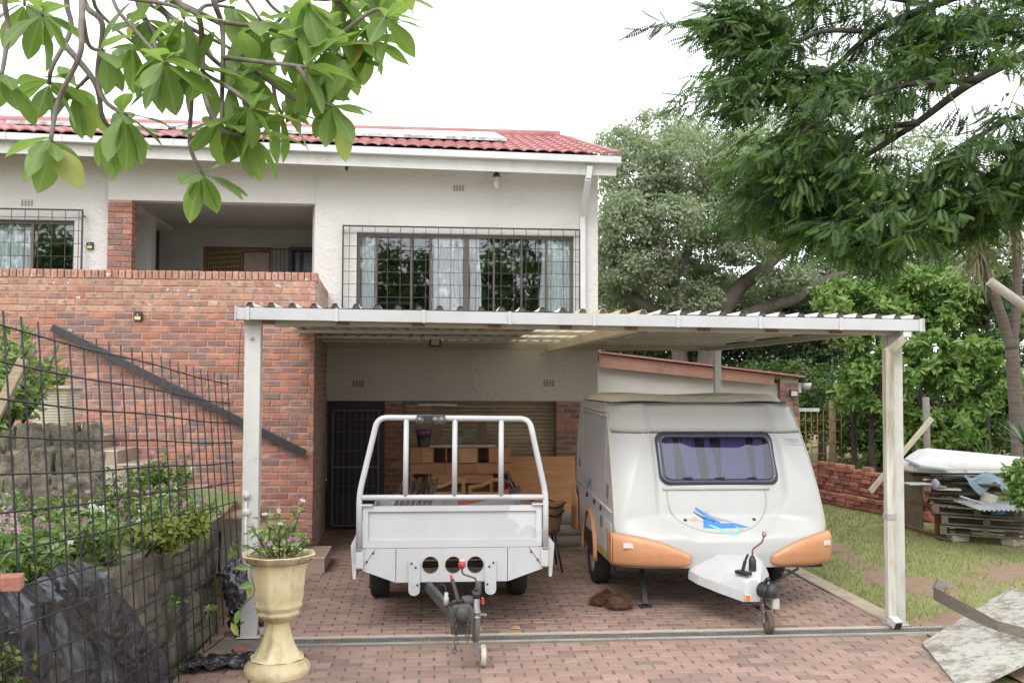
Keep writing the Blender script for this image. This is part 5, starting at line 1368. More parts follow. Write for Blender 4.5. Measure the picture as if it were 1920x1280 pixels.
for row, (y0_, v0_, nn_, rr_, nm_) in enumerate(((9.02,802,17,.072,'top'),(8.72,852,16,.078,'middle'),(8.40,905,15,.085,'front'))):
    for k in range(nn_):
        u = -16+k*(200/nn_)+3*math.sin(k*5.1+row); y = y0_+.05*math.sin(k*2+row)
        stone(at(u,900,y).x, y, .95, at(u,v0_+11*math.sin(k*1.9+row*2)+5*math.sin(k*4.3),y).z, rr_*(1+.3*math.sin(k*3.3+row)), k*4.7+row*31, f'rough stone, {nm_} row of the edging below the ribbed pot, {ORD[k]} from the left', f'rough edging stones, {nm_} row')
m = MB(); p = at(95,800,9.35); m.box((p.x-.75,9.12,1.0),(p.x+.30,9.9,p.z)); tag(m.build('plinth', mat('pale_slab', (.50,.44,.34), (.40,.35,.27), .85, 4, .3, 50), bevel=.02), 'pale slab plinth under the ribbed flower pot', 'plinth')
pot_z = p.z
t = thing('ribbed_pot', 'square tapered cream pot with horizontal ribs on the slab', 'pot', (at(102,795,9.45).x,9.45,pot_z))
px_, pzt = at(102,760,9.45).x, at(102,722,9.45).z
m = MB(); N = 26
prof_ = []
for i in range(N+1):
    f_ = i/N; prof_.append((.135+.055*f_+.006*(i % 2), pot_z+(pzt-pot_z-.03)*f_))
prof_ += [(.22,pzt-.03),(.22,pzt),(.18,pzt),(.17,pzt-.08)]
m.lathe([(r*1.35,z) for r,z in prof_], 4, (px_,9.45,0), rot=math.pi/4, smooth=False); m.build('body', mat('cream_pot', (.56,.51,.40), (.48,.43,.33), .8, 5, .2, 50), t)
m = MB(); m.lathe([(.001,pzt-.04),(.235,pzt-.03)], 12, (px_,9.45,0), capends=False); m.build('soil', M_soil, t)
# diagonal timber
a, b = at(-6,775,7.2), at(44,675,7.4); m = MB(); m.bar(a+(a-b)*.9, b, .075, .045, up=(0,1,0)); tag(m.build('timber_stake', M_wood, bevel=.004), 'brown timber stake leaning at the far left behind the fence', 'stake')
# handrail on the brick wall
a, b = at(97,614,BY-.09), at(572,850,BY-.09)
t = thing('handrail', 'black flat handrail sloping down across the brick wall', 'handrail', tuple(b))
m = MB(); m.bar(a, b, .095, .045, up=(0,1,0)); m.build('rail', M_black, t, bevel=.004)
for f_ in (.06,.5,.93):
    q = a.lerp(b, f_); m = MB(); m.tube([q+V(0,.01,.0), (q.x,BY+.0,q.z+.06)], .012, 8); m.lathe([(.03,-.006),(.03,0)], 12, (q.x,BY-.001,q.z+.06), 'Y'); m.build('bracket', M_gal, t)

# ---- black wire mesh fence
fn_ = thing('wire_fence', 'black welded wire mesh fence leaning along the garden edge', 'fence', (-1.75,8.9,0))
A, B = Vector((-2.13,4.35,0)), Vector((-1.715,8.86,0))
M_wire = mat('black_wire', (.012,.012,.016), (.02,.02,.026), .5, 20)
Lf = (B-A).length; fd = (B-A).normalized()
def ftop(s_): f_ = s_/Lf; return 2.66-.37*f_+.006*math.sin(s_*3)
def fpt(s_, z):
    q = A+fd*s_; lean = .085*(z-1.2); return Vector((q.x-lean+.005*math.sin(s_*2.1+z), q.y+.03*(z-1)+.04*math.sin(z*.9), z))
nv = 26
for i in range(nv):
    s_ = .02+i*(Lf-.04)/(nv-1); zt_ = ftop(s_)+.05
    zb_ = .05+.30*(s_/Lf)**3
    m = MB(); m.tube([fpt(s_, zb_+(zt_-zb_)*k/6) for k in range(7)], .0056, 5); m.build('wire', M_wire, fn_)
for j in range(13):
    m = MB(); pts = []
    for k in range(15):
        s_ = Lf*k/14; pts.append(fpt(s_, ftop(s_)-.03-j*(.192-.016*s_/Lf))+V(.006,0,0))
    if min(p_.z for p_ in pts) < .03: break
    m.tube(pts, .0058, 5); m.build('wire', M_wire, fn_)
m = MB(); m.tube([(-2.16,4.2,0),(-2.20,4.2,2.6)], .03, 8); m.build('post', M_black, fn_)

# ---- black plastic
def plasticmat():
    m_, nt, b_, out = newmat('black_plastic'); b_.inputs['Specular IOR Level'].default_value = .9
    n1 = noise(nt, 2.6, 4, .55); n2 = noise(nt, 6, 3, .5)
    nt.links.new(mixc(nt, ramp(nt, n1, .46, .7), (.012,.013,.017), (.075,.08,.092)), b_.inputs['Base Color'])  # broad grey patches: dust, and sheen put into the base colour
    nt.links.new(ramp(nt, n2, .35, .7, (.13,)*3, (.33,)*3), b_.inputs['Roughness'])
    h = math_(nt, 'ADD', math_(nt, 'MULTIPLY', math_(nt, 'ABSOLUTE', math_(nt, 'SUBTRACT', noise(nt, 4.5, 1, .4, vec=(1,1.3,.8)), .5)), 2.0), math_(nt, 'MULTIPLY', noise(nt, 14, 1, .5), .07))
    bumpn(nt, b_, h, .45, .06); return m_
M_plas = plasticmat()
TR, TL, BR, BL = Vector((-2.10,6.35,1.14)), Vector((-2.34,4.0,1.22)), Vector((-1.93,7.6,.04)), Vector((-2.22,3.6,.02))
def ridge(p_): return 1-abs(mn.noise(p_))*2
def drape(a, b):
    q = TL.lerp(TR, a).lerp(BL.lerp(BR, a), b)
    fan = a*9-b*(1.2+a*1.6)+.5*mn.noise(Vector((a*3,b*3,4)))
    r_ = .11*ridge(Vector((fan*.55,.3,2)))*(.3+.7*b)+.035*ridge(Vector((a*6+b*2,b*4-a*3,7)))+.030*ridge(Vector((a*13-b*3,.5,5)))*(.5+.5*b)+.02*mn.noise(Vector((a*5+b*3,b*3-a*2,8)))
    edge = .16*mn.noise(Vector((a*4,b*5,11)))+.05*mn.noise(Vector((a*9,b*13,1)))
    q = q+Vector((-.03+r_, edge*(.3+b)*.6, .05*mn.noise(Vector((a*6,b*2,3)))*(1-b))); q.z = max(.012, q.z)
    if b < .12: q.x -= (.12-b)*.9; q.z += .01
    return q
m = MB(); m.grid(drape, 130, 110); tag(m.build('plastic_sheet', M_plas), 'black plastic sheet draped over the retaining wall behind the fence', 'plastic sheet')
c0 = gz(405,1247)
m = MB(); m.grid(lambda a,b: (c0.x+(a-.5)*.50+.06*mn.noise(Vector((a*3,b*3,0))), c0.y+(b-.5)*.42+.10*(a-.5)+.05*mn.noise(Vector((a*3,b*3,7))), .014+.075*abs(mn.noise(Vector((a*3.5,b*4,9))))+.03*abs(mn.noise(Vector((a*9,b*9,1))))), 40, 34)
tag(m.build('plastic_scrap', M_plas), 'torn scrap of black plastic lying flat beside the urn', 'plastic sheet')
def bag(c, sx, sy, sz, seed, lab):
    mb = MB()
    def fn(a, b):
        th, ph = 2*math.pi*a, math.pi*b; d = Vector((math.cos(th)*math.sin(ph), math.sin(th)*math.sin(ph), math.cos(ph)))
        w = abs(mn.noise(d*3+Vector((seed,0,0)))); w2 = abs(mn.noise(d*8+Vector((0,seed,0))))
        q = d*(.75+.55*w+.28*w2); return (c[0]+q.x*sx, c[1]+q.y*sy, max(.004,c[2]+q.z*sz))
    mb.grid(fn, 60, 40); tag(mb.build('plastic_bag', M_plas), lab, 'plastic bag', 'crumpled black plastic bags')
p = at(441,1095,8.7); bag((p.x,8.7,p.z), .11, .11, .22, 1.3, 'crumpled black plastic bag hanging by the left carport post')
p = gz(462,1185); bag((p.x,p.y,.13), .16, .13, .15, 5.1, 'crumpled black plastic bag on the ground at the post foot')
q = at(12,1092,5.0); m = MB(); m.cbox((q.x-.03,5.0,q.z), (.20,.11,.072), rz=.2); tag(m.build('loose_brick', M_brick, bevel=.005), 'loose orange brick holding the plastic on the wall top', 'brick')
g_ = gz(447,1230); m = MB(); m.cbox((g_.x,g_.y+.05,.03), (.11,.09,.05), rz=.5); tag(m.build('brick_chip', M_brick, bevel=.006), 'broken brick chip on the ground between plastic and urn', 'brick')
m = MB(); m.box((-1.72,8.86,0),(-1.28,9.25,.05)); m = MB(); m.cbox((-1.40,9.02,.03), (.24,.12,.05), rz=.3); tag(m.build('stone_block', M_conc, bevel=.01), 'small grey stone block at the foot of the left carport post', 'stone')

# ---- urn
ux, uy = -1.165, 7.80
urn = thing('urn_planter', 'tall yellow fluted urn planter standing on the driveway', 'planter', (ux,uy,0))
M_urn = mat('yellow_cast_stone', (.62,.53,.34), (.54,.44,.25), .75, 4, .3, 50, dirt=(.30,.24,.14), dscale=7, damt=(.48,.74), dvec=(1,1,.5))
prof_ = [(.250,0),(.258,.03),(.25,.07),(.225,.095),(.222,.125),(.185,.15),(.15,.21),(.118,.29),(.098,.36),(.088,.405)]
def flut(prof, amp, n=96, ribs=8):
    vs_ = []; w = 2*math.pi/ribs
    for r, h in prof:
        for k in range(n):
            a = 2*math.pi*k/n; f_ = math.cos(w/2)/math.cos(((a+.2) % w)-w/2); rr = r*(1+amp*(f_-1)); vs_.append((ux+rr*math.cos(a), uy+rr*math.sin(a), h))
    mm_ = len(prof); return vs_, [(i*n+k, i*n+(k+1)%n, (i+1)*n+(k+1)%n, (i+1)*n+k) for i in range(mm_-1) for k in range(n)]
m = MB(); m.add(*flut(prof_[:5], .0), True); m.add(*flut(prof_[4:], 1.0), True); m.build('pedestal', M_urn, urn)
m = MB(); m.add(*flut([(.085,.40),(.125,.425),(.165,.46),(.178,.475),(.172,.485),(.168,.50),(.19,.52),(.198,.545),(.192,.56),(.205,.60),(.213,.70),(.218,.78),(.232,.85),(.255,.895),(.292,.925),(.30,.935),(.285,.938),(.255,.90),(.22,.86),(.20,.80)], .9), True); m.build('bowl', M_urn, urn)
m = MB(); m.lathe([(.001,.90),(.13,.895),(.255,.88)], 24, (ux,uy,0), capends=False); m.build('soil', M_soil, urn)
# ================================================================ RIGHT YARD
def gmask(x, y):
    v_ = mn.fractal(Vector((x*.45,y*.45,3.3)), 1.0, 2.0, 5)+.25*mn.noise(Vector((x*3,y*3,1)))
    path = math.exp(-((x-(5.25+.10*(y-9)))/.36)**2)*.55 + math.exp(-(((x-6.2)/2.2)**2+((y-7.6)/1.4)**2))*.8
    return v_+.40-path
gx0, gx1, gy0, gy1 = 4.61, 16., 4.0, 26.
NXg, NYg = 150, 230
m = MB(); m.grid(lambda a,b: (gx0+(gx1-gx0)*a, gy0+(gy1-gy0)*b, -.012+.012*mn.noise(Vector((a*30,b*50,0)))), NXg, NYg)
me = m.mesh('lawn'); at_ = me.attributes.new('grass','FLOAT','POINT'); at_.data.foreach_set('value', np.array([gmask(v_[0],v_[1]) for v_ in m.v], dtype=np.float32))
m_, nt, b_, out = newmat('yard_lawn'); an = nd(nt,'ShaderNodeAttribute'); an.attribute_name = 'grass'
n3 = noise(nt, 60, 5, .7); n4 = noise(nt, 6, 5)
gr = mixc(nt, ramp(nt, n3, .3, .7), (.235,.25,.10), (.35,.345,.16)); di = mixc(nt, ramp(nt, math_(nt,'ADD',math_(nt,'MULTIPLY',n3,.5),math_(nt,'MULTIPLY',n4,.5)), .35, .65), (.37,.27,.195), (.27,.185,.13))
nt.links.new(mixc(nt, ramp(nt, math_(nt,'ADD',an.outputs['Fac'],math_(nt,'MULTIPLY',math_(nt,'SUBTRACT',n3,.5),.5)), -.08, .14), di, gr), b_.inputs['Base Color']); b_.inputs['Roughness'].default_value = .95; b_.inputs['Specular IOR Level'].default_value = .1; bumpn(nt, b_, n3, .8, .02)
me.materials.append(m_); struct(obj('lawn', me), 'patchy lawn with worn earth beside the driveway')
# grass blades
pts = []
while len(pts) < 38000:
    x, y = 4.65+(rng.random()**1.2)*7.5, 7.5+rng.random()*11
    if gmask(x, y)+.25*(rng.random()-.5) > .02: pts.append((x,y,-.012))
pts = np.array(pts); n = len(pts); nrm = np.stack([rng.normal(0,.45,n), rng.normal(0,.45,n), np.ones(n)], 1)
M_grass = leafmat('grass_blade', (.18,.21,.06), (.36,.35,.15), trans=.25, rough=.6)
go = obj('grass', scatter([(-.004,0,0),(.004,0,0),(.002,.006,.04),(-.001,.01,.055)], [(0,1,2,3)], pts, rotmats(n, nrm, rng.uniform(.5,1.15,n)), 'grass', M_grass)); go['kind'] = 'stuff'; go['label'] = 'short patchy grass of the yard'; go['category'] = 'grass'

# ---- outbuilding
ob = thing('outbuilding', 'low lean-to outbuilding with terracotta fascia beside the house', 'outbuilding', (4.5,16.5,0))
OY = 16.5
m = MB(); m.prism([(2.735,0),(6.18,0),(6.18,2.29),(2.735,2.68)], OY+.06, OY+3, 'XZ'); m.build('wall', mat('outbuilding_plaster', (.56,.53,.50), (.50,.47,.44), .9, 2, .5, 40), ob)
M_terr = mat('terracotta_fascia', (.37,.20,.145), (.30,.155,.115), .8, 3, .3, 40, dirt=(.12,.08,.065), dscale=2.2, damt=(.5,.8), vec=(1,1,.3))
a, b, c, d = at(1124,664,OY-.1), at(1452,703,OY-.1), at(1452,722,OY-.1), at(1124,688,OY-.1)
m = MB(); m.add([a,b,c,d]+[q+V(0,.05,0) for q in (a,b,c,d)], [(0,1,2,3),(7,6,5,4),(0,4,5,1),(1,5,6,2),(2,6,7,3),(3,7,4,0)]); o = m.build('fascia', M_terr, ob); fixn(o)
a, b = at(1124,662,OY-.12), at(1508,708,OY-.12)
m = MB(); m.bar(a+V(0,1.6,.02), b+V(0,1.6,.02), 3.3, .03, up=(0,0,1)); m.build('roof_sheet', roof_m, ob)
m = MB(); m.box((6.20,OY-.03,0),(6.52,OY+.3,2.36)); pier = m.build('brick_pier', M_mortar, ob); pier['_org'] = [0,0,0]
lay('brick', courses(6.19,6.53,.01,2.36,OY-.042), .222, .073, .05, M_brick, M_brickm, pier)
p = at(1489,737,OY-.15); floodlight((p.x,OY-.16,p.z), .15, 'small silver floodlight on the brick corner of the outbuilding')
p = at(1514,721,OY-.05); t = thing('yard_lamp', 'white half-round yard lamp on the outbuilding corner', 'lamp', (p.x,OY,p.z))
m = MB(); m.box((p.x-.20,OY-.02,p.z-.14),(p.x-.10,OY+.06,p.z+.03)); m.build('bracket', M_whiteold, t)
m = MB(); m.lathe([(.001,-.09),(.06,-.07),(.085,-.02),(.09,.03),(.001,.032)], 16, (p.x,OY,p.z), capends=False); m.build('shade', M_white, t)
p = at(1330,738,OY); m = MB(); m.tube([(p.x,OY+.05,p.z),(p.x,OY-.05,p.z),(p.x,OY-.06,p.z-.04)], .012, 8); m.build('pipe_stub', M_white, ob)
p = at(1510,768,OY+.8); m = MB(); m.box((p.x-.25,OY+.75,p.z-.03),(p.x+.25,OY+.85,p.z+.03)); m.build('beam_end', M_whiteold, ob)

# ---- brick stack
bs = thing('brick_stack', 'long dry stack of salvaged red bricks on the lawn', 'bricks', (8.0,17,0))
D0, D1 = Vector((7.35,19.4)), Vector((8.35,15.35)); dl = (D1-D0).normalized(); Ls = (D1-D0).length; nrmv = Vector((dl.y,-dl.x)); 
if nrmv.x > 0: nrmv = -nrmv
rzs = math.atan2(dl.y, dl.x); it = []
if True:
    for lev in range(9):
        s_ = U(0,.1)
        end = Ls-(.05 if lev < 5 else .35*(lev-4)*U(.5,1))
        while s_ < end:
            hd = random.random() < .35; l_ = .105 if hd else .222
            if s_+l_ > Ls: break
            off = U(-.02,.03); q = D0+dl*(s_+l_/2)+nrmv*off
            it.append((q.x,q.y,.04+lev*.077+U(0,.004),rzs+U(-.05,.05),l_/.222)); s_ += l_+U(.004,.02)
    for lev in range(3):
        s_ = U(0,.1)
        while s_ < Ls-.3:
            l_ = .222 if random.random() < .7 else .105
            q = D0+dl*(s_+l_/2)+nrmv*(.16+U(-.02,.02)); it.append((q.x,q.y,.04+lev*.077,rzs+U(-.05,.05),l_/.222)); s_ += l_+U(.004,.02)
    for s_ in np.arange(.2, Ls-1.0, .26):
        if random.random() < .55:
            q = D0+dl*s_; it.append((q.x,q.y,.04+9*.077,rzs+U(-.3,.3),1))
M_sbr = mat('salvaged_brick', (.40,.155,.105), (.30,.12,.085), .9, 9, .6, 60, dirt=(.42,.34,.28), dscale=7, damt=(.56,.75), rvar=.35)
random.shuffle(it)
lay('brick', it, .215, .070, .10, M_sbr, M_sbr, bs, nobj=300, jit=.003, tiltz=.02, mass_name='brick_heap')
# core so that no light leaks through
m = MB(); c_ = (D0+D1)/2; m.cbox((c_.x-nrmv.x*.15,c_.y-nrmv.y*.15,.34), (Ls-.3,.18,.66), rz=rzs); m.build('inner_bricks', M_sbr, bs)

# ---- posts, plank, rusty mesh
for (u,v0,Y,r_,lab,mm) in ((1736,744,17.2,.062,'grey timber fence pole standing behind the junk pile',M_woodg),(1559,750,20.5,.06,'reddish timber fence pole behind the brick stack',M_wood)):
    p = at(u,v0,Y); m = MB(); m.tube([(p.x,Y,-.05),(p.x+.01,Y,p.z*.5),(p.x,Y,p.z)], [r_*1.05,r_,r_*.96], 12); tag(m.build('fence_pole', mm), lab, 'pole', 'timber fence poles')
a, b = at(1690,852,16.4), at(1747,784,16.6); m = MB(); m.bar(a+(a-b)*1.0, b, .09, .05, up=(0,1,0)); tag(m.build('leaning_plank', mat('pale_plank', (.50,.45,.33), (.42,.37,.27), .8, 6, .2, 40), bevel=.005), 'pale plank leaning against the grey pole', 'plank')
rm = thing('rusty_mesh', 'rusty welded mesh panel beside the reddish pole', 'mesh', tuple(at(1530,870,20.4)))
p0, p1 = at(1488,768,20.4), at(1578,872,20.4)
M_rw = mat('rusty_wire', (.32,.17,.06), (.22,.11,.045), .8, 20)
for i in range(9):
    x = p0.x+(p1.x-p0.x)*i/8; m = MB(); m.tube([(x,20.4,p1.z-.2),(x,20.4,p0.z)], .009, 5); m.build('wire', M_rw, rm)
for i in range(6):
    z = p0.z+(p1.z-p0.z)*i/5; m = MB(); m.tube([(p0.x,20.41,z),(p1.x,20.41,z+.02)], .008, 5); m.build('wire', M_rw, rm)

# ---- junk pile
def pallet(c, rz, z, lab):
    t_ = thing('pallet', lab, 'pallet', (c[0],c[1],z), 'weathered timber pallets', world=False); t_.rotation_euler = (0,0,rz)
    for i in range(6):
        m_ = MB(); m_.box((-.6,-.5+i*.18,.105),(.6,-.5+i*.18+.11,.125)); m_.build('board', M_woodh, t_)
    for i in range(3):
        m_ = MB(); m_.box((-.6,-.5+i*.44,.0),(.6,-.5+i*.44+.09,.018)); m_.build('board', M_woodh, t_)
        for x_ in (-.55,0,.52):
            m_ = MB(); m_.box((x_-.045,-.5+i*.44+.001,.019),(x_+.045,-.5+i*.44+.089,.104)); m_.build('block', M_woodh, t_)
    return t_
PX, PY = 8.25, 13.65
pallet((PX,PY), rad(-32), .10, 'lowest weathered pallet of the junk pile'); pallet((PX+.02,PY+.03), rad(-30), .245, 'middle weathered pallet of the junk pile'); pallet((PX-.05,PY+.08), rad(-34), .39, 'upper weathered pallet of the junk pile')
m = MB(); 
for k, (dx,dy) in enumerate(((-.5,-.1),(.1,-.5),(.5,.1),(-.1,.45))):
    tag(MB().cbox((PX+dx,PY+dy,.045), (.25,.2,.1), rz=.4*k).build('support_block', M_conc, bevel=.01), ('concrete block under the left end of the pallets','concrete block under the near corner of the pallets','concrete block under the right end of the pallets','concrete block under the far side of the pallets')[k], 'block', 'blocks under the pallets')
# planks and boards on the pallets
for k in range(9):
    z = .54+.035*k; w = U(.1,.24); l_ = U(.8,1.3); rz_ = rad(-32+U(-14,14))
    cxp, cyp = PX-.12+U(-.15,.1), PY+.1+U(-.12,.12)
    mm = (M_woodg,M_woodh,M_wood,mat('pale_board', (.50,.46,.38), (.40,.36,.29), .8, 6, .2, 40))[k % 4]
    tag(MB().cbox((cxp,cyp,z), (l_,w,.028), rz=rz_, rx=U(-.03,.03)).build('scrap_plank', mm, bevel=.003), f'weathered scrap plank on the pallets, {("first","second","third","fourth","fifth","sixth","seventh","eighth","ninth")[k]} from the bottom', 'plank', 'scrap planks on the pallets')
for k, (dx,dy,z,sx,sy,lab,mm) in enumerate(((-.35,.35,.90,1.1,.7,'black warped board on top of the rusty frame',M_black),(.1,.4,.95,.9,.6,'dark flat sheet under the upturned hull',mat('dark_sheet',(.06,.055,.055),(.1,.09,.085),.6,5)))):
    tag(MB().cbox((PX+dx,PY+dy,z), (sx,sy,.025), rz=rad(-20)).build('dark_board', mm, bevel=.004), lab, 'board')
tag(MB().cbox((PX+.35,PY+.35,.72), (1.0,.6,.34), rz=rad(-25)).build('timber_crate', mat('dark_crate', (.085,.062,.045), (.12,.09,.06), .85, 6, .4, 40), bevel=.01), 'dark timber crate in the middle of the junk pile', 'crate')
for k in range(12):
    z = .56+.034*k; l_ = U(.5,1.1); mm = (mat('dark_board_wood', (.10,.078,.06), (.065,.05,.04), .9, 6, .4, 40),M_woodg,M_black,M_woodh)[k % 4]
    tag(MB().cbox((PX-.42+U(-.12,.2),PY-.02+U(-.1,.25),z), (l_,U(.08,.22),.024), rz=rad(-32+U(-35,35)), rx=U(-.05,.05), ry=U(-.04,.04)).build('junk_board', mm, bevel=.003), f'dark loose board jutting from the left of the junk pile, {("first","second","third","fourth","fifth","sixth","seventh","eighth","ninth","tenth","eleventh","twelfth")[k]} from the bottom', 'board', 'loose boards in the junk pile')
# rusty gate frame
gf = thing('old_gate', 'rusty steel gate with brown infill panels leaning on the junk pile', 'gate', (7.2,13.7,0))
f0, f1 = gz(1694,988), gz(1760,1008); zt_ = .86; y0 = f0.y; 
P0, P1 = Vector((f0.x,f0.y,.02)), Vector((f1.x,f1.y,.02)); up_ = Vector((.02,.06,zt_))
def frb(a, b, w, name='bar', mm=None):
    m_ = MB(); m_.bar(a, b, w, .03, up=(0,1,0)); return m_.build(name, mm or M_rust, gf)
frb(P0, P0+up_, .07); frb(P1, P1+up_, .11); frb(P0, P1, .05); frb(P0+up_, P1+up_, .05); frb(P0+up_*.5, P1+up_*.5, .04); frb(P0.lerp(P1,.7)+up_*.48, P1+up_, .035); frb(P0.lerp(P1,.7)+up_*.48, P1+Vector((.12,-.1,.06)), .035); frb(P1+Vector((.12,-.06,.05)), P1+Vector((.1,0,zt_)), .03)
m = MB()
for a_, b_ in ((.04,.47),(.53,.97)):
    q = [P0.lerp(P1,.06)+up_*a_, P0.lerp(P1,.62)+up_*a_, P0.lerp(P1,.62)+up_*b_, P0.lerp(P1,.06)+up_*b_]
    m = MB(); m.add([v_+V(0,.03,0) for v_ in q], [(0,1,2,3)]); m.build('infill_panel', mat('brown_infill', (.13,.10,.075), (.18,.14,.10), .9, 8, .4, 50), gf, solid=.01)
t = thing('umbrella_base', 'round dark umbrella base with rusty collar on the grass', 'umbrella base', (f1.x+.12,f1.y-.12,0))
m = MB(); m.lathe([(.20,0),(.20,.03),(.17,.045),(.05,.05)], 24, (f1.x+.12,f1.y-.12,0)); m.build('disc', mat('base_grey', (.10,.10,.09), None, .8), t)
m = MB(); m.lathe([(.06,.048),(.05,.08),(.03,.085)], 14, (f1.x+.12,f1.y-.12,0)); m.build('collar', M_rust, t)
m = MB(); m.lathe([(.17,0),(.17,.05)], 20, (f1.x+.1,f1.y+.02,.87)); tag(m.build('round_weight', mat('base_grey', (.1,.1,.09)), bevel=.008), 'dark round weight on the rusty frame corner', 'weight')
# upturned white hull
hull = thing('upturned_boat', 'upturned white fibreglass boat hull on the junk pile', 'boat', (PX+.3,PY+.4,1.0))
ha, hb = at(1708,880,13.9), at(1960,893,14.0)
def hullf(a, b):
    # a along length, b around half section from rim to rim
    x = ha.x+(hb.x-ha.x)*a; w_ = .42*(math.sin(math.pi*min(1,.10+a*1.6)) if a < .35 else 1)**.6*(1-.25*max(0,a-.6)); w_ = max(.05,w_)
    an = math.pi*b; top = at(1760+200*a, 838+(22*a if a > .18 else 0), 13.9).z
    h_ = (top-.985)*(min(1,a/.22)**.7); cs = math.copysign(abs(math.cos(an))**.55, math.cos(an)); sn = abs(math.sin(an))**.6
    return (x, 14.15-w_*cs*-1*-1, .985-.02*a+h_*sn)
m = MB(); m.grid(hullf, 40, 24); m.build('hull', mat('white_gelcoat', (.78,.78,.77), (.72,.72,.70), .35, 3, dirt=(.6,.58,.52), dscale=3, damt=(.62,.9)), hull, solid=.012)
m = MB(); m.tube([hullf(i/24,0) for i in range(25)], .02, 8); m.build('gunwale', M_white, hull)
m = MB(); m.add([ha+V(-.02,-.3,.08),ha+V(.5,-.35,.02),ha+V(.35,.3,.1),ha+V(.0,.2,.14)], [(0,1,2,3)]); m.build('bow_deck', M_white, hull, solid=.03)
# blue tarp
m = MB(); q0 = at(1800,888,13.45)
def tarpf(a, b):
    p_ = at(1805+75*a+14*b, 890+8*b+20*b*b*(.6+.7*math.sin(a*5)**2)+5*math.sin(a*8), 13.5-.18*b); return p_+V(0,.03*mn.noise(Vector((a*5,b*5,0))),.03*mn.noise(Vector((a*6,b*4,3))))
m.grid(tarpf, 24, 16); tag(m.build('blue_tarp', mat('pale_blue_tarp', (.13,.20,.25), (.19,.26,.30), .6, 5, .3, 30), solid=.006), 'pale blue tarpaulin hanging under the boat hull', 'tarpaulin')
p = at(1853,940,13.35); t = thing('white_bucket', 'dirty white bucket lying in the junk pile', 'bucket', (p.x,13.35,p.z))
m = MB(); m.lathe([(.10,-.10),(.13,.10),(.135,.11),(.12,.10),(.09,-.09)], 20, (p.x,13.35,p.z), capends=False); m.v = [tuple(Matrix.Rotation(.35,3,'Y') @ (Vector(v_)-p) + p) for v_ in m.v]; m.build('body', mat('dirty_white', (.56,.53,.45), (.40,.36,.28), .7, 8), t)
p = at(1872,955,13.2); t = thing('blue_sprayer', 'blue plastic tool head on a long grey pole', 'tool', (p.x,13.2,p.z))
m = MB(); m.lathe([(.03,.09),(.06,.06),(.095,0),(.10,-.05),(.07,-.07)], 14, (p.x,13.2,p.z)); m.build('head', mat('blue_plastic', (.06,.16,.44), (.09,.22,.5), .4, 6), t, bevel=.01)
a = at(1800,930,13.1); m = MB(); m.tube([a, (p.x-.04,13.2,p.z+.02)], .016, 8); m.build('pole', M_gal, t)
m = MB(); a, b = at(1795,955,13.3), at(1925,985,12.9)
def cor(a_, b_):
    q = Vector((a.x+(b.x+.2-a.x)*a_, 13.4-.7*b_, 0)); return (q.x, q.y, .60-.05*b_+.012*math.sin(a_*90))
m.grid(cor, 96, 4); tag(m.build('corrugated_offcut', mat('pale_blue_sheet', (.33,.35,.37), (.24,.245,.25), .5, 4)), 'pale corrugated roofing offcut on the pallets', 'sheet')
for k in range(3):
    p = at(1720+28*k, 905+5*k, 13.6); tag(MB().cbox((p.x,13.6,p.z-.01), (.34,.22,.022), rz=U(-.3,.3)).build('flat_offcut', (M_white,M_woodg,M_whiteold)[k], bevel=.004), ('white','grey','cream')[k]+' flat offcut lying on the black board', 'offcut', 'flat offcuts on the junk pile')
p = at(1754,907,13.35); lump('cloth_bundle', (p.x,13.35,p.z), .07, mat('lilac_cloth', (.36,.34,.42), (.28,.26,.33), .8, 8), 'small lilac cloth bundle below the boat bow', 'cloth', None, 3.3, (.8,.8,1))
# ---- weathered board and rail in the right foreground
A_, D_ = gz(1729,1206,.01), gz(1806,1300,.01); B_ = gz(1899,1100,.26); C_ = B_+(D_-A_)*1.35
m_, nt, b_, out = newmat('peeling_board'); n1 = noise(nt, 3.2, 9, .7, vec=(1,1,1)); n2 = noise(nt, 16, 8, .75)
nt.links.new(mixc(nt, ramp(nt, math_(nt,'ADD',math_(nt,'MULTIPLY',n1,.5),math_(nt,'MULTIPLY',n2,.5)), .47, .56), (.40,.385,.35), (.20,.17,.135)), b_.inputs['Base Color']); b_.inputs['Roughness'].default_value = .85; bumpn(nt, b_, n2, .6, .01)
m = MB(); m.add([A_,D_,C_,B_], [(0,1,2,3)]); tag(m.build('weathered_board', m_, solid=.02), 'large flat board with peeling white paint leaning in the right foreground', 'board')
t = thing('timber_rail', 'grey cut timber rail with bolted end block lying over the weathered board', 'rail', tuple(gz(1760,1130,.3)))
r0, r1, r2, r3 = gz(1752,1112,.27), gz(1832,1155,.25), gz(1868,1172,.245), gz(2050,1220,.22)
up_ = Vector((0,-.12,1)).normalized()
m = MB(); pts = [r0,r1,r2,r3]; hs = [.125,.115,.085,.10]; vs_ = []
for p_, h_ in zip(pts, hs): vs_ += [p_+V(0,-.022,h_/2), p_+V(0,-.022,-h_/2), p_+V(0,.022,-h_/2), p_+V(0,.022,h_/2)]
m.add(vs_, [(0,1,2,3),(15,14,13,12)]+[(4*i+k,4*i+4+k,4*i+4+(k+1)%4,4*i+(k+1)%4) for i in range(3) for k in range(4)]); o = m.build('beam', M_woodh, t, bevel=.004); fixn(o)
q = r0+Vector((.11,.05,.05)); m = MB(); m.cbox(tuple(q), (.16,.05,.11), ry=.45); m.build('end_block', M_woodg, t, bevel=.004)
m = MB(); q = r0+Vector((.10,-.035,.02)); m.add([q+V(-.035,0,-.05),q+V(.0,0,-.05),q+V(.05,0,.05),q+V(.015,0,.06)], [(0,1,2,3)]); m.build('wedge', M_wood, t, solid=.03)
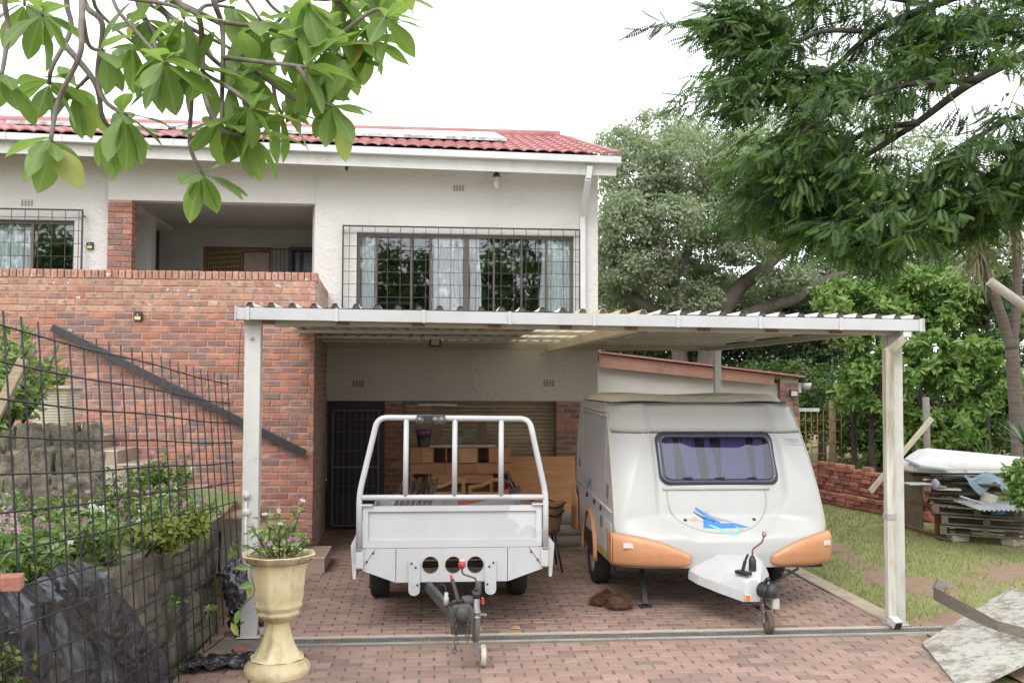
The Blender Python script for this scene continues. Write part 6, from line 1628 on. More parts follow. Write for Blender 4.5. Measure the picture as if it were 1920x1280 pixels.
# ================================================================ VEGETATION
LEAF_T = [(0,0,0),(-.32,.45,.10),(0,1,.0),(.32,.45,.10)]           # folded rhombus leaf, unit length
LEAF_F = [(0,3,2,1)]
LEAF2_T = [(0,0,0),(-.22,.35,.07),(-.16,.75,.03),(0,1,-.10),(.16,.75,.03),(.22,.35,.07),(0,.5,-.02)]
LEAF2_F = [(0,6,1,1),(0,5,6,6),(1,6,2,2),(5,4,6,6),(6,3,2,2),(6,4,3,3)]

def crown_points(blobs, n, clump, seed, shell=.75):
    """leaf positions in clumps spread through ellipsoids; returns pos, clump centre, outward vector"""
    r_ = np.random.default_rng(seed); P, Cc, O = [], [], []
    tot = sum(b[2] for b in blobs)
    for (c, rad_, w) in blobs:
        nb = int(n*w/tot); nc = max(4, int(nb/clump))
        d = r_.normal(size=(nc,3)); d /= np.linalg.norm(d, axis=1, keepdims=True)
        rr = (r_.random(nc)**(1/3))*(1-shell)+shell*(.72+.33*r_.random(nc))
        cc = np.array(c)+d*np.array(rad_)*rr[:,None]
        k = r_.integers(0, nc, nb); sz = .16*np.mean(rad_)*(.5+r_.random(nc))
        off = r_.normal(size=(nb,3))*np.array([1,1,.55])*sz[k][:,None]
        P.append(cc[k]+off); Cc.append(cc[k]); O.append(d[k])
    return np.concatenate(P), np.concatenate(Cc), np.concatenate(O), r_

def foliage(name, blobs, n, size, m, parent, seed, clump=60, shell=.75, up=.6, T=LEAF_T, Fc=LEAF_F, stuff=False):
    P, Cc, O, r_ = crown_points(blobs, n, clump, seed, shell); n = len(P)
    nrm = O*.5+np.array([0,0,up])+r_.normal(size=(n,3))*.65
    mats = rotmats(n, nrm, size*(.6+.8*r_.random(n)))
    # leaves of one clump share a tint
    h = np.abs(np.sin(Cc @ np.array([12.9,78.2,37.7]))*43758.5) % 1
    rnd = np.clip(.55*h+.45*r_.random(n), 0, 1)
    T = np.asarray(T); Fa = np.asarray(Fc)
    if T.shape[0] == 7: pass
    me = scatter(T, Fa, P, mats, name, m, rnd)
    return obj(name, me, parent)

def limbs(mb, base, tips, r0, seed, segs=5, wob=.12):
    r_ = random.Random(seed)
    for tip, rr in tips:
        a, b = Vector(base[0]), Vector(tip); L_ = (b-a).length
        pts = [a.lerp(b, i/segs)+Vector((r_.uniform(-1,1),r_.uniform(-1,1),r_.uniform(-.5,1)))*wob*L_*(.0 if i in (0,segs) else .5) for i in range(segs+1)]
        pp = bez(pts, 3); mb.tube(pp, [max(.012, rr*(1-.75*i/(len(pp)-1))) for i in range(len(pp))], 8)

M_bark = mat('grey_bark', (.16,.135,.115), (.085,.07,.058), .95, 5, 1.0, 26, vec=(1,1,.35), bdist=.03)
M_barkd = mat('dark_bark', (.065,.050,.042), (.035,.028,.024), .95, 6, .9, 26, bdist=.02)
M_fig = leafmat('fig_leaf_hazed', (.28,.315,.225), (.42,.45,.33), (.46,.45,.30), trans=.5, rough=.45, spec=.5)  # grey-green leaf, lifted further with haze and glare put into the colour
M_deep = leafmat('deep_leaf', (.045,.075,.035), (.105,.15,.065), trans=.28, rough=.5)
M_mid = leafmat('mid_leaf', (.075,.125,.04), (.155,.23,.07), trans=.36, rough=.42)
M_bright = leafmat('bright_leaf', (.14,.24,.06), (.28,.40,.12), (.38,.35,.11), trans=.40, rough=.45)
M_feather = leafmat('feather_leaf', (.034,.066,.022), (.125,.205,.045), trans=.40, rough=.5)

# ---- large pale fig tree beyond the outbuilding
def B(u, v, Y, ru, rv, rd, w):
    p = at(u, v, Y); s_ = Y/1800; return ((p.x,p.y,p.z), (ru*s_, rd, rv*s_), w)
fy = 25
fig = thing('fig_tree', 'large grey-green spreading tree beyond the outbuilding', 'tree', tuple(at(1275,600,fy).xy)+(0,))
m = MB(); b0 = at(1275,600,fy); bx = b0.x
m.tube(bez([(bx,fy,-.1),(bx+.05,fy,2.0),(bx-.05,fy,3.4),(at(1262,520,fy).x,fy,at(1262,520,fy).z)]), [.34,.32,.3,.29,.28,.27,.26,.26,.25,.24,.24,.23,.22,.22,.21,.20,.2,.2,.2,.19,.19,.18,.18,.18,.18], 12); m.build('trunk', M_bark, fig)
for path, r0, r1 in (([(1262,530),(1235,450),(1215,380),(1240,310)], .17,.05), ([(1262,525),(1290,470),(1300,400),(1330,330)], .15,.05), ([(1345,600),(1380,545),(1440,495),(1500,440),(1560,400)], .24,.10), ([(1330,620),(1440,575),(1490,560),(1530,530),(1620,500)], .20,.08), ([(1275,600),(1190,560),(1150,500),(1140,430)], .15,.05), ([(1440,495),(1430,430),(1400,380)], .10,.04), ([(1500,440),(1560,430),(1640,380)], .10,.04)):
    pts = [at(u,v,fy-.4) for u,v in path]; pp = bez(pts, 5); n_ = len(pp); m = MB(); m.tube(pp, [r0+(r1-r0)*i/(n_-1) for i in range(n_)], 10); m.build('limb', M_bark, fig)
pp = bez([(bx+.3,fy-.2,0),(bx+.5,fy-.3,1.9),at(1345,600,fy-.4)], 6); m = MB(); m.tube(pp, [.34-.08*i/(len(pp)-1) for i in range(len(pp))], 10); m.build('limb', M_bark, fig)
pp = bez([(bx+.2,fy-.1,.5),(bx+.45,fy-.3,1.7),at(1330,620,fy-.4)], 6); m = MB(); m.tube(pp, [.28-.06*i/(len(pp)-1) for i in range(len(pp))], 10); m.build('limb', M_bark, fig)
fb = [B(1200,330,fy,75,70,1.6,1.4), B(1290,310,fy-.5,85,70,1.8,1.5), B(1380,330,fy+.5,85,75,1.8,1.5), B(1180,420,fy-.8,60,60,1.4,1.2), B(1260,420,fy-1.2,70,50,1.4,1.2), B(1350,400,fy-.5,80,55,1.6,1.2), B(1450,380,fy+.3,80,60,1.6,1.2), B(1530,330,fy+1,80,70,1.8,1.3), B(1140,500,fy+.2,45,60,1.3,1), B(1200,500,fy-.6,60,45,1.3,1), B(1310,480,fy+1.2,50,35,1.2,.6), B(1150,290,fy+1,45,45,1.3,.6), B(1440,270,fy+1.5,80,60,1.8,1.0), B(1170,570,fy+1,60,40,1.2,.9), B(1590,460,fy+1,60,40,1.4,.7), B(1540,500,fy+1.5,60,35,1.4,.6), B(1420,440,fy+1.5,60,40,1.2,.6), B(1330,540,fy+1.8,60,45,1.0,.6), B(1450,560,fy+1.8,70,40,1.0,.6), B(1240,250,fy+1.5,70,40,1.4,.7), B(1640,400,fy+1.5,80,70,1.6,.9), B(1560,270,fy+2,90,60,1.6,.8), B(1700,300,fy+2,90,80,1.6,.9), B(1230,540,fy+1.5,50,40,1,.5), B(1400,470,fy-1.2,55,30,.7,.45), B(1480,520,fy-1.2,60,26,.7,.45), B(1300,560,fy-.9,50,30,.7,.4), B(1520,430,fy-1.2,50,32,.7,.4), B(1480,300,fy-1,70,50,1.2,.8)]
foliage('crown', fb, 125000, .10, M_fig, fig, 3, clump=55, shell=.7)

# ---- dark wood behind
def simple_tree(name, label, blobs, n, size, m_, seed, base, tips, r0=.16, group=None, clump=60, shell=.7, bark=None, T=LEAF_T, Fc=LEAF_F):
    t_ = thing(name, label, 'tree', base, group)
    mb = MB(); top = Vector(tips[0]); mid = Vector(base).lerp(top, .55)
    mb.tube(bez([Vector(base)-V(0,0,.1), mid+V(U(-.1,.1),0,0), top], 5), [r0*(1-.06*i) for i in range(11)], 10)
    mb.build('trunk', bark or M_barkd, t_)
    for q in tips[1:]:
        mb = MB(); limbs(mb, [mid.lerp(top,.3)], [(q, r0*.5)], r0, seed); mb.build('limb', bark or M_barkd, t_)
    foliage('crown', blobs, n, size, m_, t_, seed, clump=clump, shell=shell, T=T, Fc=Fc); return t_
def tb(u, v, Y, ru, rv, n, size, m_, seed, label, name='background_tree', group='trees closing off the yard', sub=5):
    c_ = at(u,v,Y); s_ = Y/1800; R = random.Random(seed); blobs = []
    for i in range(sub):
        a = 2*math.pi*i/sub+R.random(); blobs.append(((c_.x+math.cos(a)*ru*s_*.5, c_.y+R.uniform(-.6,.6), c_.z+math.sin(a)*rv*s_*.5), (ru*s_*.58, 1.1, rv*s_*.58), 1))
    blobs.append(((c_.x,c_.y,c_.z),(ru*s_*.7,1.2,rv*s_*.7),1.2))
    tips = [(c_.x,c_.y,c_.z+rv*s_*.4)]+[(b_[0][0],b_[0][1],b_[0][2]) for b_ in blobs[:3]]
    return simple_tree(name, label, blobs, n, size, m_, seed, (c_.x,c_.y,0), tips, .12, group)
tb(1240,640,29,170,110,15000,.13,M_deep,21,'dark tree low behind the outbuilding roof, nearest the house')
tb(1400,650,30,160,120,15000,.13,M_deep,22,'dark tree behind the outbuilding roof, right of the rear carport post')
tb(1540,640,27,130,140,15000,.12,M_deep,23,'dark tree behind the rusty mesh panel')
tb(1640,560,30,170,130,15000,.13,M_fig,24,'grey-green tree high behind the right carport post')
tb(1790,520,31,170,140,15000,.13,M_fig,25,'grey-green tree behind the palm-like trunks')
tb(1930,600,29,150,200,13000,.13,M_deep,26,'dark tree at the far right edge behind the dracaena')
tb(1500,760,24,130,100,12000,.10,M_mid,27,'shaded green bush behind the rusty mesh', 'shrub')
tb(1640,790,22.5,110,110,13000,.10,M_mid,28,'green bush behind the brick stack', 'shrub')
tb(1790,780,22,120,110,13000,.10,M_deep,29,'dark green bush behind the upturned boat', 'shrub')
tb(1910,800,21,90,110,9000,.10,M_mid,30,'green bush at the right edge behind the spiky plant', 'shrub')
tb(1340,560,34,110,70,7000,.13,M_deep,32,'dark tree seen through the gap between the big limbs')
tb(1090,560,33,120,150,9000,.14,M_deep,31,'dark tree hidden mostly behind the house corner')
# bright shrubs with larger leaves
def bshrub(u, v, Y, ru, rv, n, seed, label, m_=None, size=.16):
    c_ = at(u,v,Y); s_ = Y/1800; R = random.Random(seed); blobs = []
    for i in range(9):
        a = 2*math.pi*i/9+R.random()*.5; k = R.uniform(.35,.75); blobs.append(((c_.x+math.cos(a)*ru*s_*k, c_.y+R.uniform(-.5,.3), c_.z+math.sin(a)*rv*s_*k), (ru*s_*.36, .55, rv*s_*.30), 1))
    return simple_tree('leafy_shrub', label, blobs, n, size, m_ or M_bright, seed, (c_.x,c_.y,0), [(c_.x,c_.y,c_.z)]+[b_[0] for b_ in blobs[::2]], .07, 'bright leafy shrubs', clump=26, shell=.8, T=LEAF2_T, Fc=LEAF2_F)
bshrub(1600,590,19.5,85,85,3600,41,'bright green shrub rising above the carport gutter near its right post')
bshrub(1730,560,20,110,90,4200,42,'bright green shrub right of the carport above the gutter end')
bshrub(1640,720,18.8,70,80,2600,43,'bright green shrub behind the right carport post')
bshrub(1790,690,18.6,100,90,4200,44,'bright green shrub between the right post and the dracaena')
bshrub(1740,800,18.4,60,55,1700,45,'low bright shrub behind the leaning plank')
bshrub(1850,600,19.5,70,90,2400,46,'bright shrub behind the forked trunks', M_mid)
# near right-edge bush
p = at(1925,905,11.5); bl = [((p.x+.05,11.5,p.z),(.30,.25,.32),1),((p.x-.08,11.4,p.z-.10),(.16,.2,.16),.6)]
simple_tree('edge_bush', 'bright yellow-green bush at the right edge before the junk pile', bl, 1100, .10, M_bright, 47, (p.x+.1,11.5,0), [(p.x+.05,11.5,p.z+.1),(p.x-.1,11.4,p.z)], .03, None, 18, .6, T=LEAF2_T, Fc=LEAF2_F)

# ---- dracaena / dead-leaved trunks at the right
M_ring = mat('ringed_bark', (.19,.15,.125), (.10,.08,.066), .95, 14, 1.0, 30, vec=(.3,.3,4), bdist=.02)
M_dead = leafmat('dead_strap_leaf', (.24,.19,.12), (.42,.35,.24), trans=.15, rough=.8)
dy = 14.5
dr_ = thing('dracaena_tree', 'tall forked dracaena with ringed trunks and hanging dead leaves', 'tree', (at(1912,860,dy).x,dy,0))
P = lambda u, v: at(u, v, dy)
for path, r0, r1 in (([(1918,1010),(1912,860),(1905,760),(1897,655)], .13,.095), ([(1897,655),(1880,600),(1862,545),(1845,500),(1835,440)], .085,.06), ([(1897,655),(1905,580),(1908,500),(1903,420)], .08,.06)):
    pts = [P(u,v) for u,v in path]; pts[0].z = max(pts[0].z, -.05) if path[0][1] < 1000 else -.05
    pp = bez(pts, 6); m = MB(); m.tube(pp, [r0+(r1-r0)*i/(len(pp)-1)+.004*(i%2) for i in range(len(pp))], 12); m.build('trunk', M_ring, dr_)
a, b = at(1855,527,dy-1), at(1965,610,dy-1.2); m = MB(); m.tube([a,a.lerp(b,.5)+V(0,0,.02),b], .07, 12); tag(m.build('pale_pole', mat('pale_pole', (.50,.46,.40), (.40,.36,.30), .8, 6, .3, 40)), 'pale bare pole slanting at the right edge over the dracaena', 'pole')
for k,(u,v,nl,sp) in enumerate(((1838,455,70,1),(1906,400,60,1))):
    c_ = np.array(P(u,v)); nL = nl; dirs = rng.normal(size=(nL,3))*np.array([.28,.28,.25])+np.array([0,0,-.9]); ln = rng.uniform(.45,.95,nL)
    up_ = rng.normal(size=(nL,3)); X_ = np.cross(dirs, up_); X_ /= np.linalg.norm(X_,axis=1,keepdims=True); D_2 = dirs/np.linalg.norm(dirs,axis=1,keepdims=True); N_ = np.cross(X_, D_2)
    M3 = np.stack([X_, D_2*ln[:,None], N_], axis=2)
    me = scatter([(-.012,0,0),(.012,0,0),(.015,.5,.03),(-.015,.5,.03),(.002,1,.0),(-.002,1,.0)], [(0,1,2,3),(3,2,4,5)], c_+rng.normal(size=(nL,3))*.06, M3, 'dead_leaves', M_dead); obj('dead_leaf_skirt', me, dr_)
    nL = 60; dirs = rng.normal(size=(nL,3))+np.array([0,0,.5]); D_2 = dirs/np.linalg.norm(dirs,axis=1,keepdims=True); X_ = np.cross(D_2, rng.normal(size=(nL,3))); X_ /= np.linalg.norm(X_,axis=1,keepdims=True); ln = rng.uniform(.4,.75,nL)
    me = scatter([(-.014,0,0),(.014,0,0),(.018,.5,.03),(-.018,.5,.03),(.002,1,-.1),(-.002,1,-.1)], [(0,1,2,3),(3,2,4,5)], c_+np.array([0,0,.1])+rng.normal(size=(nL,3))*.05, np.stack([X_,D_2*ln[:,None],np.cross(X_,D_2)],axis=2), 'strap_leaves', M_mid); obj('leaf_tuft', me, dr_)
def spiky(u, v, Y, n, L_, label, m_=None):
    c_ = at(u, v, Y); t_ = thing('spiky_plant', label, 'plant', (c_.x,Y,0), 'spiky strap-leaved plants')
    mb = MB(); mb.tube([(c_.x,Y,-.02),(c_.x+.03,Y,c_.z*.5),(c_.x,Y,c_.z)], .05, 8); mb.build('stem', M_ring, t_)
    for i in range(n):
        az = 2*math.pi*i*.382; el = U(-.1,1.3); d = Vector((math.cos(az)*math.cos(el),math.sin(az)*math.cos(el),math.sin(el))); ll = L_*U(.75,1.1); sdv = d.cross(V(0,0,1)).normalized()
        mb = MB(); pts = []
        for k in range(5):
            f_ = k/4; q = Vector((c_.x,Y,c_.z))+d*ll*f_+V(0,0,-.14*ll*f_*f_); w = .018*(1-f_**2)+.002; pts += [q-sdv*w, q+sdv*w]
        mb.add(pts, [(2*k,2*k+1,2*k+3,2*k+2) for k in range(4)]); mb.build('leaf', m_ or M_spk, t_)
M_spk = leafmat('spiky_leaf', (.07,.13,.05), (.12,.20,.08), trans=.2, rough=.35, attr=False)
spiky(1925,835,12.6,40,.55,'spiky blue-green strap-leaved plant at the right edge'); spiky(1850,870,17.5,34,.6,'spiky strap-leaved plant behind the boat stern')

# ---- feathery dark branches overhead at the right
M_twig = M_barkd
jc = thing('feather_leaf_tree', 'dark feathery-leaved tree reaching in from the upper right', 'tree', (8.6,10.5,0))
JY = 11.0
J = lambda u, v, Y=JY: at(u, v, Y)
m = MB(); trunk = [Vector((8.7,10.6,-.1)),Vector((8.6,10.6,2.5)),Vector((8.3,10.7,4.6)),Vector((7.9,10.8,6.6)),Vector((7.2,10.9,8.2))]
m.tube(bez(trunk,4), [.26-.009*i for i in range(17)], 12); m.build('trunk', M_barkd, jc)
jb = [[(2110,-80),(1900,-40),(1750,10),(1640,60),(1560,130),(1480,190)], [(2150,40),(1960,90),(1830,150),(1720,230),(1600,310),(1500,400)], [(2160,180),(1990,200),(1900,300),(1860,360),(1820,410)], [(1750,10),(1600,-10),(1490,10),(1410,35),(1345,40)], [(1560,130),(1470,150),(1410,175),(1350,185)], [(1830,150),(1700,160),(1600,190),(1500,250),(1420,300)], [(1990,200),(1880,230),(1760,310),(1680,400)], [(1960,90),(1890,60),(1800,40),(1700,100)], [(2150,300),(2000,340),(1910,370),(1850,390)], [(2110,-80),(2000,-20),(1880,20),(1780,90),(1680,130)],[(1640,60),(1540,60),(1460,95),(1375,105)],[(1720,230),(1620,250),(1540,320),(1460,330)],[(1900,300),(1780,370),(1650,410),(1540,430)],[(1860,360),(1760,410),(1680,440),(1600,450)],[(1600,310),(1530,360),(1470,390),(1420,370)]]
tips = []
for k, path in enumerate(jb):
    Yk = JY+[.6,0,-.6,.8,.3,-.3,-.8,.4,-.2,.9,.5,0,-.5,-.7,.1][k]
    pts = [J(u,v,Yk+.15*math.sin(i*2+k)) for i,(u,v) in enumerate(path)]; pp = bez(pts, 5); n_ = len(pp)
    r0 = .075 if k < 3 else .035
    m = MB(); m.tube(pp, [r0*(1-.85*i/(n_-1))+.004 for i in range(n_)], 8); m.build('limb', M_barkd, jc)
    for i in range(3 if k < 3 else 1, n_): tips.append((pp[i], (pp[min(i+1,n_-1)]-pp[i-1]).normalized(), i/(n_-1)))
m = MB(); 
for a_, b_ in ((trunk[3], J(2110,-80,JY+.6)), (trunk[2], J(2150,40,JY)), (trunk[2], J(2160,180,JY-.6)), (trunk[1]+V(0,0,1), J(2150,300,JY-.2))):
    m = MB(); m.tube(bez([a_, (Vector(a_)+Vector(b_))/2+V(0,0,.2), b_], 5), [.14-.006*i for i in range(11)], 8); m.build('limb', M_barkd, jc)
# fronds: rachis with paired strips of leaflets
rs_ = np.random.default_rng(77)
tv, tf = [], []
npn = 10
for i in range(npn):
    yk = .08+.92*i/npn; ln = .20*math.sin(math.pi*(.25+.65*i/npn))+.03
    for s_ in (-1,1):
        b_ = len(tv); tv += [(0,yk,0),(s_*ln*.55,yk-.015,-.02),(s_*ln,yk+.07,-.06-.1*ln),(s_*ln*.45,yk+.075,-.02)]; tf.append((b_,b_+1,b_+2,b_+3) if s_ > 0 else (b_,b_+3,b_+2,b_+1))
tp = np.array([t_[0] for t_ in tips]); td = np.array([t_[1] for t_ in tips]); fr_ = np.array([t_[2] for t_ in tips])
prob = (.2+fr_)**1.1; prob /= prob.sum()
NCL, PER = 600, 13; NF = NCL*PER
ck = rs_.choice(len(tips), NCL, p=prob); coff = rs_.normal(size=(NCL,3))*np.array([.24,.30,.17]); cpos = tp[ck]+coff
# the crown is open in a few places where the boughs part
def _px(P_):
    d_ = P_-np.array([0,0,CAM_H]); w_ = d_ @ np.array(c_f); return 960+FPX*(d_ @ np.array(c_r))/w_, 640-FPX*(d_ @ np.array(c_u))/w_
uu_, vv_ = _px(cpos); keep_ = np.ones(NCL, bool)
for (gu,gv,ga,gb,gr) in ((1745,225,150,52,-.45),(1410,215,70,34,-.4),(1865,150,60,45,0),(1560,95,60,24,-.4)):
    du_, dv_ = uu_-gu, vv_-gv; e_ = ((du_*math.cos(gr)+dv_*math.sin(gr))/ga)**2+((-du_*math.sin(gr)+dv_*math.cos(gr))/gb)**2
    keep_ &= ~((e_ < 1) & (rs_.random(NCL) < .88))
ck, coff, cpos = ck[keep_], coff[keep_], cpos[keep_]; NCL = len(ck); NF = NCL*PER
k = np.repeat(np.arange(NCL), PER)
off = rs_.normal(size=(NF,3))*np.array([.12,.12,.05])
pos = cpos[k]+off
dirs = td[ck][k]*.45+coff[k]*.8+off*2.5+rs_.normal(size=(NF,3))*.40+np.array([0,0,-.50]); dirs /= np.linalg.norm(dirs,axis=1,keepdims=True)
upv = np.array([0,0,1])+rs_.normal(size=(NF,3))*.35; X_ = np.cross(dirs, upv); X_ /= np.linalg.norm(X_,axis=1,keepdims=True); N_ = np.cross(X_, dirs)
sz = rs_.uniform(.20,.34,NF)
h = rs_.random(NCL)[k]
me = scatter(tv, tf, pos, np.stack([X_,dirs,N_],axis=2)*sz[:,None,None], 'fronds', M_feather, np.clip(.6*h+.4*rs_.random(NF),0,1)); obj('crown', me, jc)
# fine twigs carrying the frond clumps
m = MB()
for i in range(NCL):
    a_, b_ = Vector(tp[ck[i]]), Vector(cpos[i])
    if (b_-a_).length > .12: m.tube([a_, a_.lerp(b_,.5)+V(0,0,.03), b_], .006, 5)
o = m.build('twigs', M_barkd, jc); o['kind'] = 'stuff'

# ---- frangipani at the upper left
fg = thing('frangipani_tree', 'frangipani tree hanging broad leaves into the upper left', 'tree', (-3.5,4.7,1.0))
M_fbark = mat('frangipani_bark', (.20,.175,.15), (.12,.10,.085), .85, 16, .5, 50)
FYd = 4.35
m = MB(); m.tube(bez([(-3.5,4.7,.9),(-3.4,4.7,2.2),(-3.0,4.6,3.6),(-2.3,4.5,4.55)],5), [.13-.004*i for i in range(16)], 12); m.build('trunk', M_fbark, fg)
limb_px = [(-260,-240),(0,-190),(250,-170),(480,-170),(640,-150)]
lp = bez([(-2.3,4.5,4.55)]+[at(u,v,FYd) for u,v in limb_px], 5); m = MB(); m.tube(lp, [.085-.0016*i for i in range(len(lp))], 10); m.build('limb', M_fbark, fg)
fbp = [[(8,-20),(15,50),(10,100),(2,146)], [(125,0),(133,55),(98,125),(92,158)], [(154,0),(152,55),(149,105),(110,188),(94,268)], [(149,105),(178,155),(192,220),(212,243)], [(158,4),(192,46),(183,138),(196,188),(237,218)], [(133,55),(167,85),(197,97)], [(175,0),(208,46),(250,80)], [(212,0),(258,62),(312,122)], [(258,0),(283,54),(325,108),(358,167),(356,270),(380,328)], [(290,0),(358,62),(392,104),(437,137),(482,135)], [(333,0),(371,30),(379,83),(383,175),(408,235),(442,252),(467,250)], [(345,8),(417,46),(470,83),(500,133),(562,169)], [(400,0),(417,54),(417,146),(415,230)], [(417,46),(500,54),(558,75)], [(500,0),(554,38),(625,44)], [(470,83),(533,121),(579,127)], [(482,138),(517,188),(529,215)], [(560,-20),(600,0),(640,-5)], [(392,133),(437,166)], [(40,-60),(45,-20),(46,10)], [(212,0),(320,10),(345,35)], [(400,0),(450,-10),(490,40)], [(540,-60),(600,-40),(690,-30)], [(440,-40),(520,-30),(580,10)], [(417,54),(455,70),(490,95)], [(500,133),(560,190),(600,175)], [(558,75),(590,80),(618,95)], [(333,0),(390,10),(440,15)], [(417,146),(450,180),(470,205)], [(621,15),(650,20),(672,30)], [(358,62),(400,75),(440,95)], [(60,-40),(75,0),(80,30)], [(625,44),(660,50),(690,75)], [(672,30),(700,20),(725,35)], [(640,-5),(700,-30),(745,-10)], [(590,80),(630,100),(655,115)], [(562,169),(600,185),(622,200)], [(500,54),(540,20),(560,30)], [(208,46),(240,30),(275,35)], [(258,62),(290,85),(300,110)], [(250,-40),(300,20),(320,60)], [(325,108),(345,120),(372,128)], [(183,138),(160,150),(140,170)]]
rootu = {0,1,2,4,6,7,8,9,10,12,14,17,19,21,22,23}
R = random.Random(5)
mat_leafF = None
def frangimat():
    m_, nt, b_, out = newmat('frangipani_leaf')
    r = randval(nt)
    uv = nd(nt,'ShaderNodeTexCoord').outputs['Object']; sx = nd(nt,'ShaderNodeSeparateXYZ'); nt.links.new(uv, sx.inputs[0])
    cr = nd(nt,'ShaderNodeValToRGB'); e = cr.color_ramp.elements; e[0].color = (.13,.22,.06,1); e[1].color = (.25,.36,.11,1); e[1].position = .955
    k_ = e.new(.985); k_.color = (.42,.34,.07,1); nt.links.new(r, cr.inputs[0])
    ax = math_(nt,'ABSOLUTE', sx.outputs[0])
    mid = ramp(nt, ax, .012, .03, (1,1,1), (0,0,0))
    vein = math_(nt,'SINE', math_(nt,'MULTIPLY', math_(nt,'SUBTRACT', sx.outputs[1], math_(nt,'MULTIPLY', ax, .5)), 150))
    col = mixc(nt, math_(nt,'MULTIPLY', ramp(nt, vein, .75, 1.0), .28), cr.outputs[0], (.24,.34,.11))
    col = mixc(nt, math_(nt,'MULTIPLY', mid, .55), col, (.34,.42,.18))
    col = mixc(nt, ramp(nt, noise(nt, 30, 5, coord='obj'), .62, .72), col, mixc(nt,.3,col,(.3,.25,.06)))
    nt.links.new(col, b_.inputs['Base Color']); b_.inputs['Roughness'].default_value = .38; b_.inputs['Specular IOR Level'].default_value = .45
    t_ = nd(nt,'ShaderNodeBsdfTranslucent'); nt.links.new(mixc(nt,.5,col,(.30,.50,.06)), t_.inputs['Color'])
    ms = nd(nt,'ShaderNodeMixShader'); ms.inputs[0].default_value = .5; nt.links.new(b_.outputs[0], ms.inputs[1]); nt.links.new(t_.outputs[0], ms.inputs[2]); nt.links.new(ms.outputs[0], out.inputs['Surface'])
    bumpn(nt, b_, vein, .15, .004); return m_
M_fl = frangimat()
def fleaf(seed):
    r_ = random.Random(seed); mb = MB(); K = 9; wmax = r_.uniform(.195,.24); curl = r_.uniform(.05,.22); fold = r_.uniform(.12,.3)
    vs_ = []
    for i in range(K+1):
        t_ = i/K; w = wmax*(math.sin(math.pi*min(1,t_)**1.12)**.85 if 0 < t_ < 1 else 0)*(.85+.3*t_); w = max(w, .012 if t_ < .12 else .002)
        yy = t_; zz = -curl*t_*t_; wv = .012*math.sin(t_*11+seed)
        vs_ += [(-w,yy,zz+fold*w+wv),(-w*.5,yy,zz+fold*w*.42),(0,yy,zz),(w*.5,yy,zz+fold*w*.42),(w,yy,zz+fold*w-wv)]
    mb.add(vs_, [(5*i+k,5*i+k+1,5*(i+1)+k+1,5*(i+1)+k) for i in range(K) for k in range(4)], True)
    return mb.mesh('leaf', M_fl)
flm = [fleaf(i) for i in range(5)]
nleaf = 0; allpts = []
for bi, path in enumerate(fbp):
    Yb = FYd+.30*math.sin(bi*2.4)+(.15 if bi > 9 else 0)
    pts = [at(u,v,Yb+.06*math.sin(i*1.7+bi)) for i,(u,v) in enumerate(path)]
    if bi in rootu:
        u0 = path[0][0]; q = min(lp, key=lambda p_: (p_-at(u0*.8+40,-165,FYd)).length); pts = [q, q.lerp(pts[0],.5)+V(0,0,.03)]+pts
    elif allpts:
        q = min(allpts, key=lambda p_: (p_-pts[0]).length); pts = [q]+pts[1:]
    pp = bez(pts, 5); allpts += pp; n_ = len(pp); r0 = .0155 if len(path) > 3 else .0115
    m = MB(); m.tube(pp, [r0*(1-.42*i/(n_-1)) for i in range(n_)], 8); m.build('branch', M_fbark, fg)
    tip = pp[-1]; tdv = (pp[-1]-pp[-3]).normalized()
    nl = 9 if bi not in (18,20,5) else 7
    for j in range(nl):
        az = 2*math.pi*(j+R.uniform(-.25,.25))/nl; a1 = tdv.orthogonal().normalized(); a2 = tdv.cross(a1)
        spread = R.uniform(1.0,1.6) if j % 3 else R.uniform(.4,.9)
        d = (a1*math.cos(az)+a2*math.sin(az))*spread + tdv*R.uniform(.25,.7) + V(0,0,R.uniform(-.55,-.05)); d.normalize()
        up_ = V(0,0,1)*1.0+Vector((R.uniform(-.5,.5),R.uniform(-.7,.3),0)); nz = (up_-d*up_.dot(d))
        if nz.length < .25: nz = Vector((R.uniform(-.4,.4),-1,.3)); nz = nz-d*nz.dot(d)
        nz.normalize(); xx = d.cross(nz); L_ = R.uniform(.155,.245)
        o = bpy.data.objects.new('leaf', flm[R.randrange(5)]); COL.objects.link(o); o.parent = fg
        M4 = Matrix((xx*L_*1.0, d*L_, nz*L_)).transposed().to_4x4(); M4.translation = tip-tdv*R.uniform(0,.03)+d*.012-Vector(fg['_org']); o.matrix_local = M4; nleaf += 1

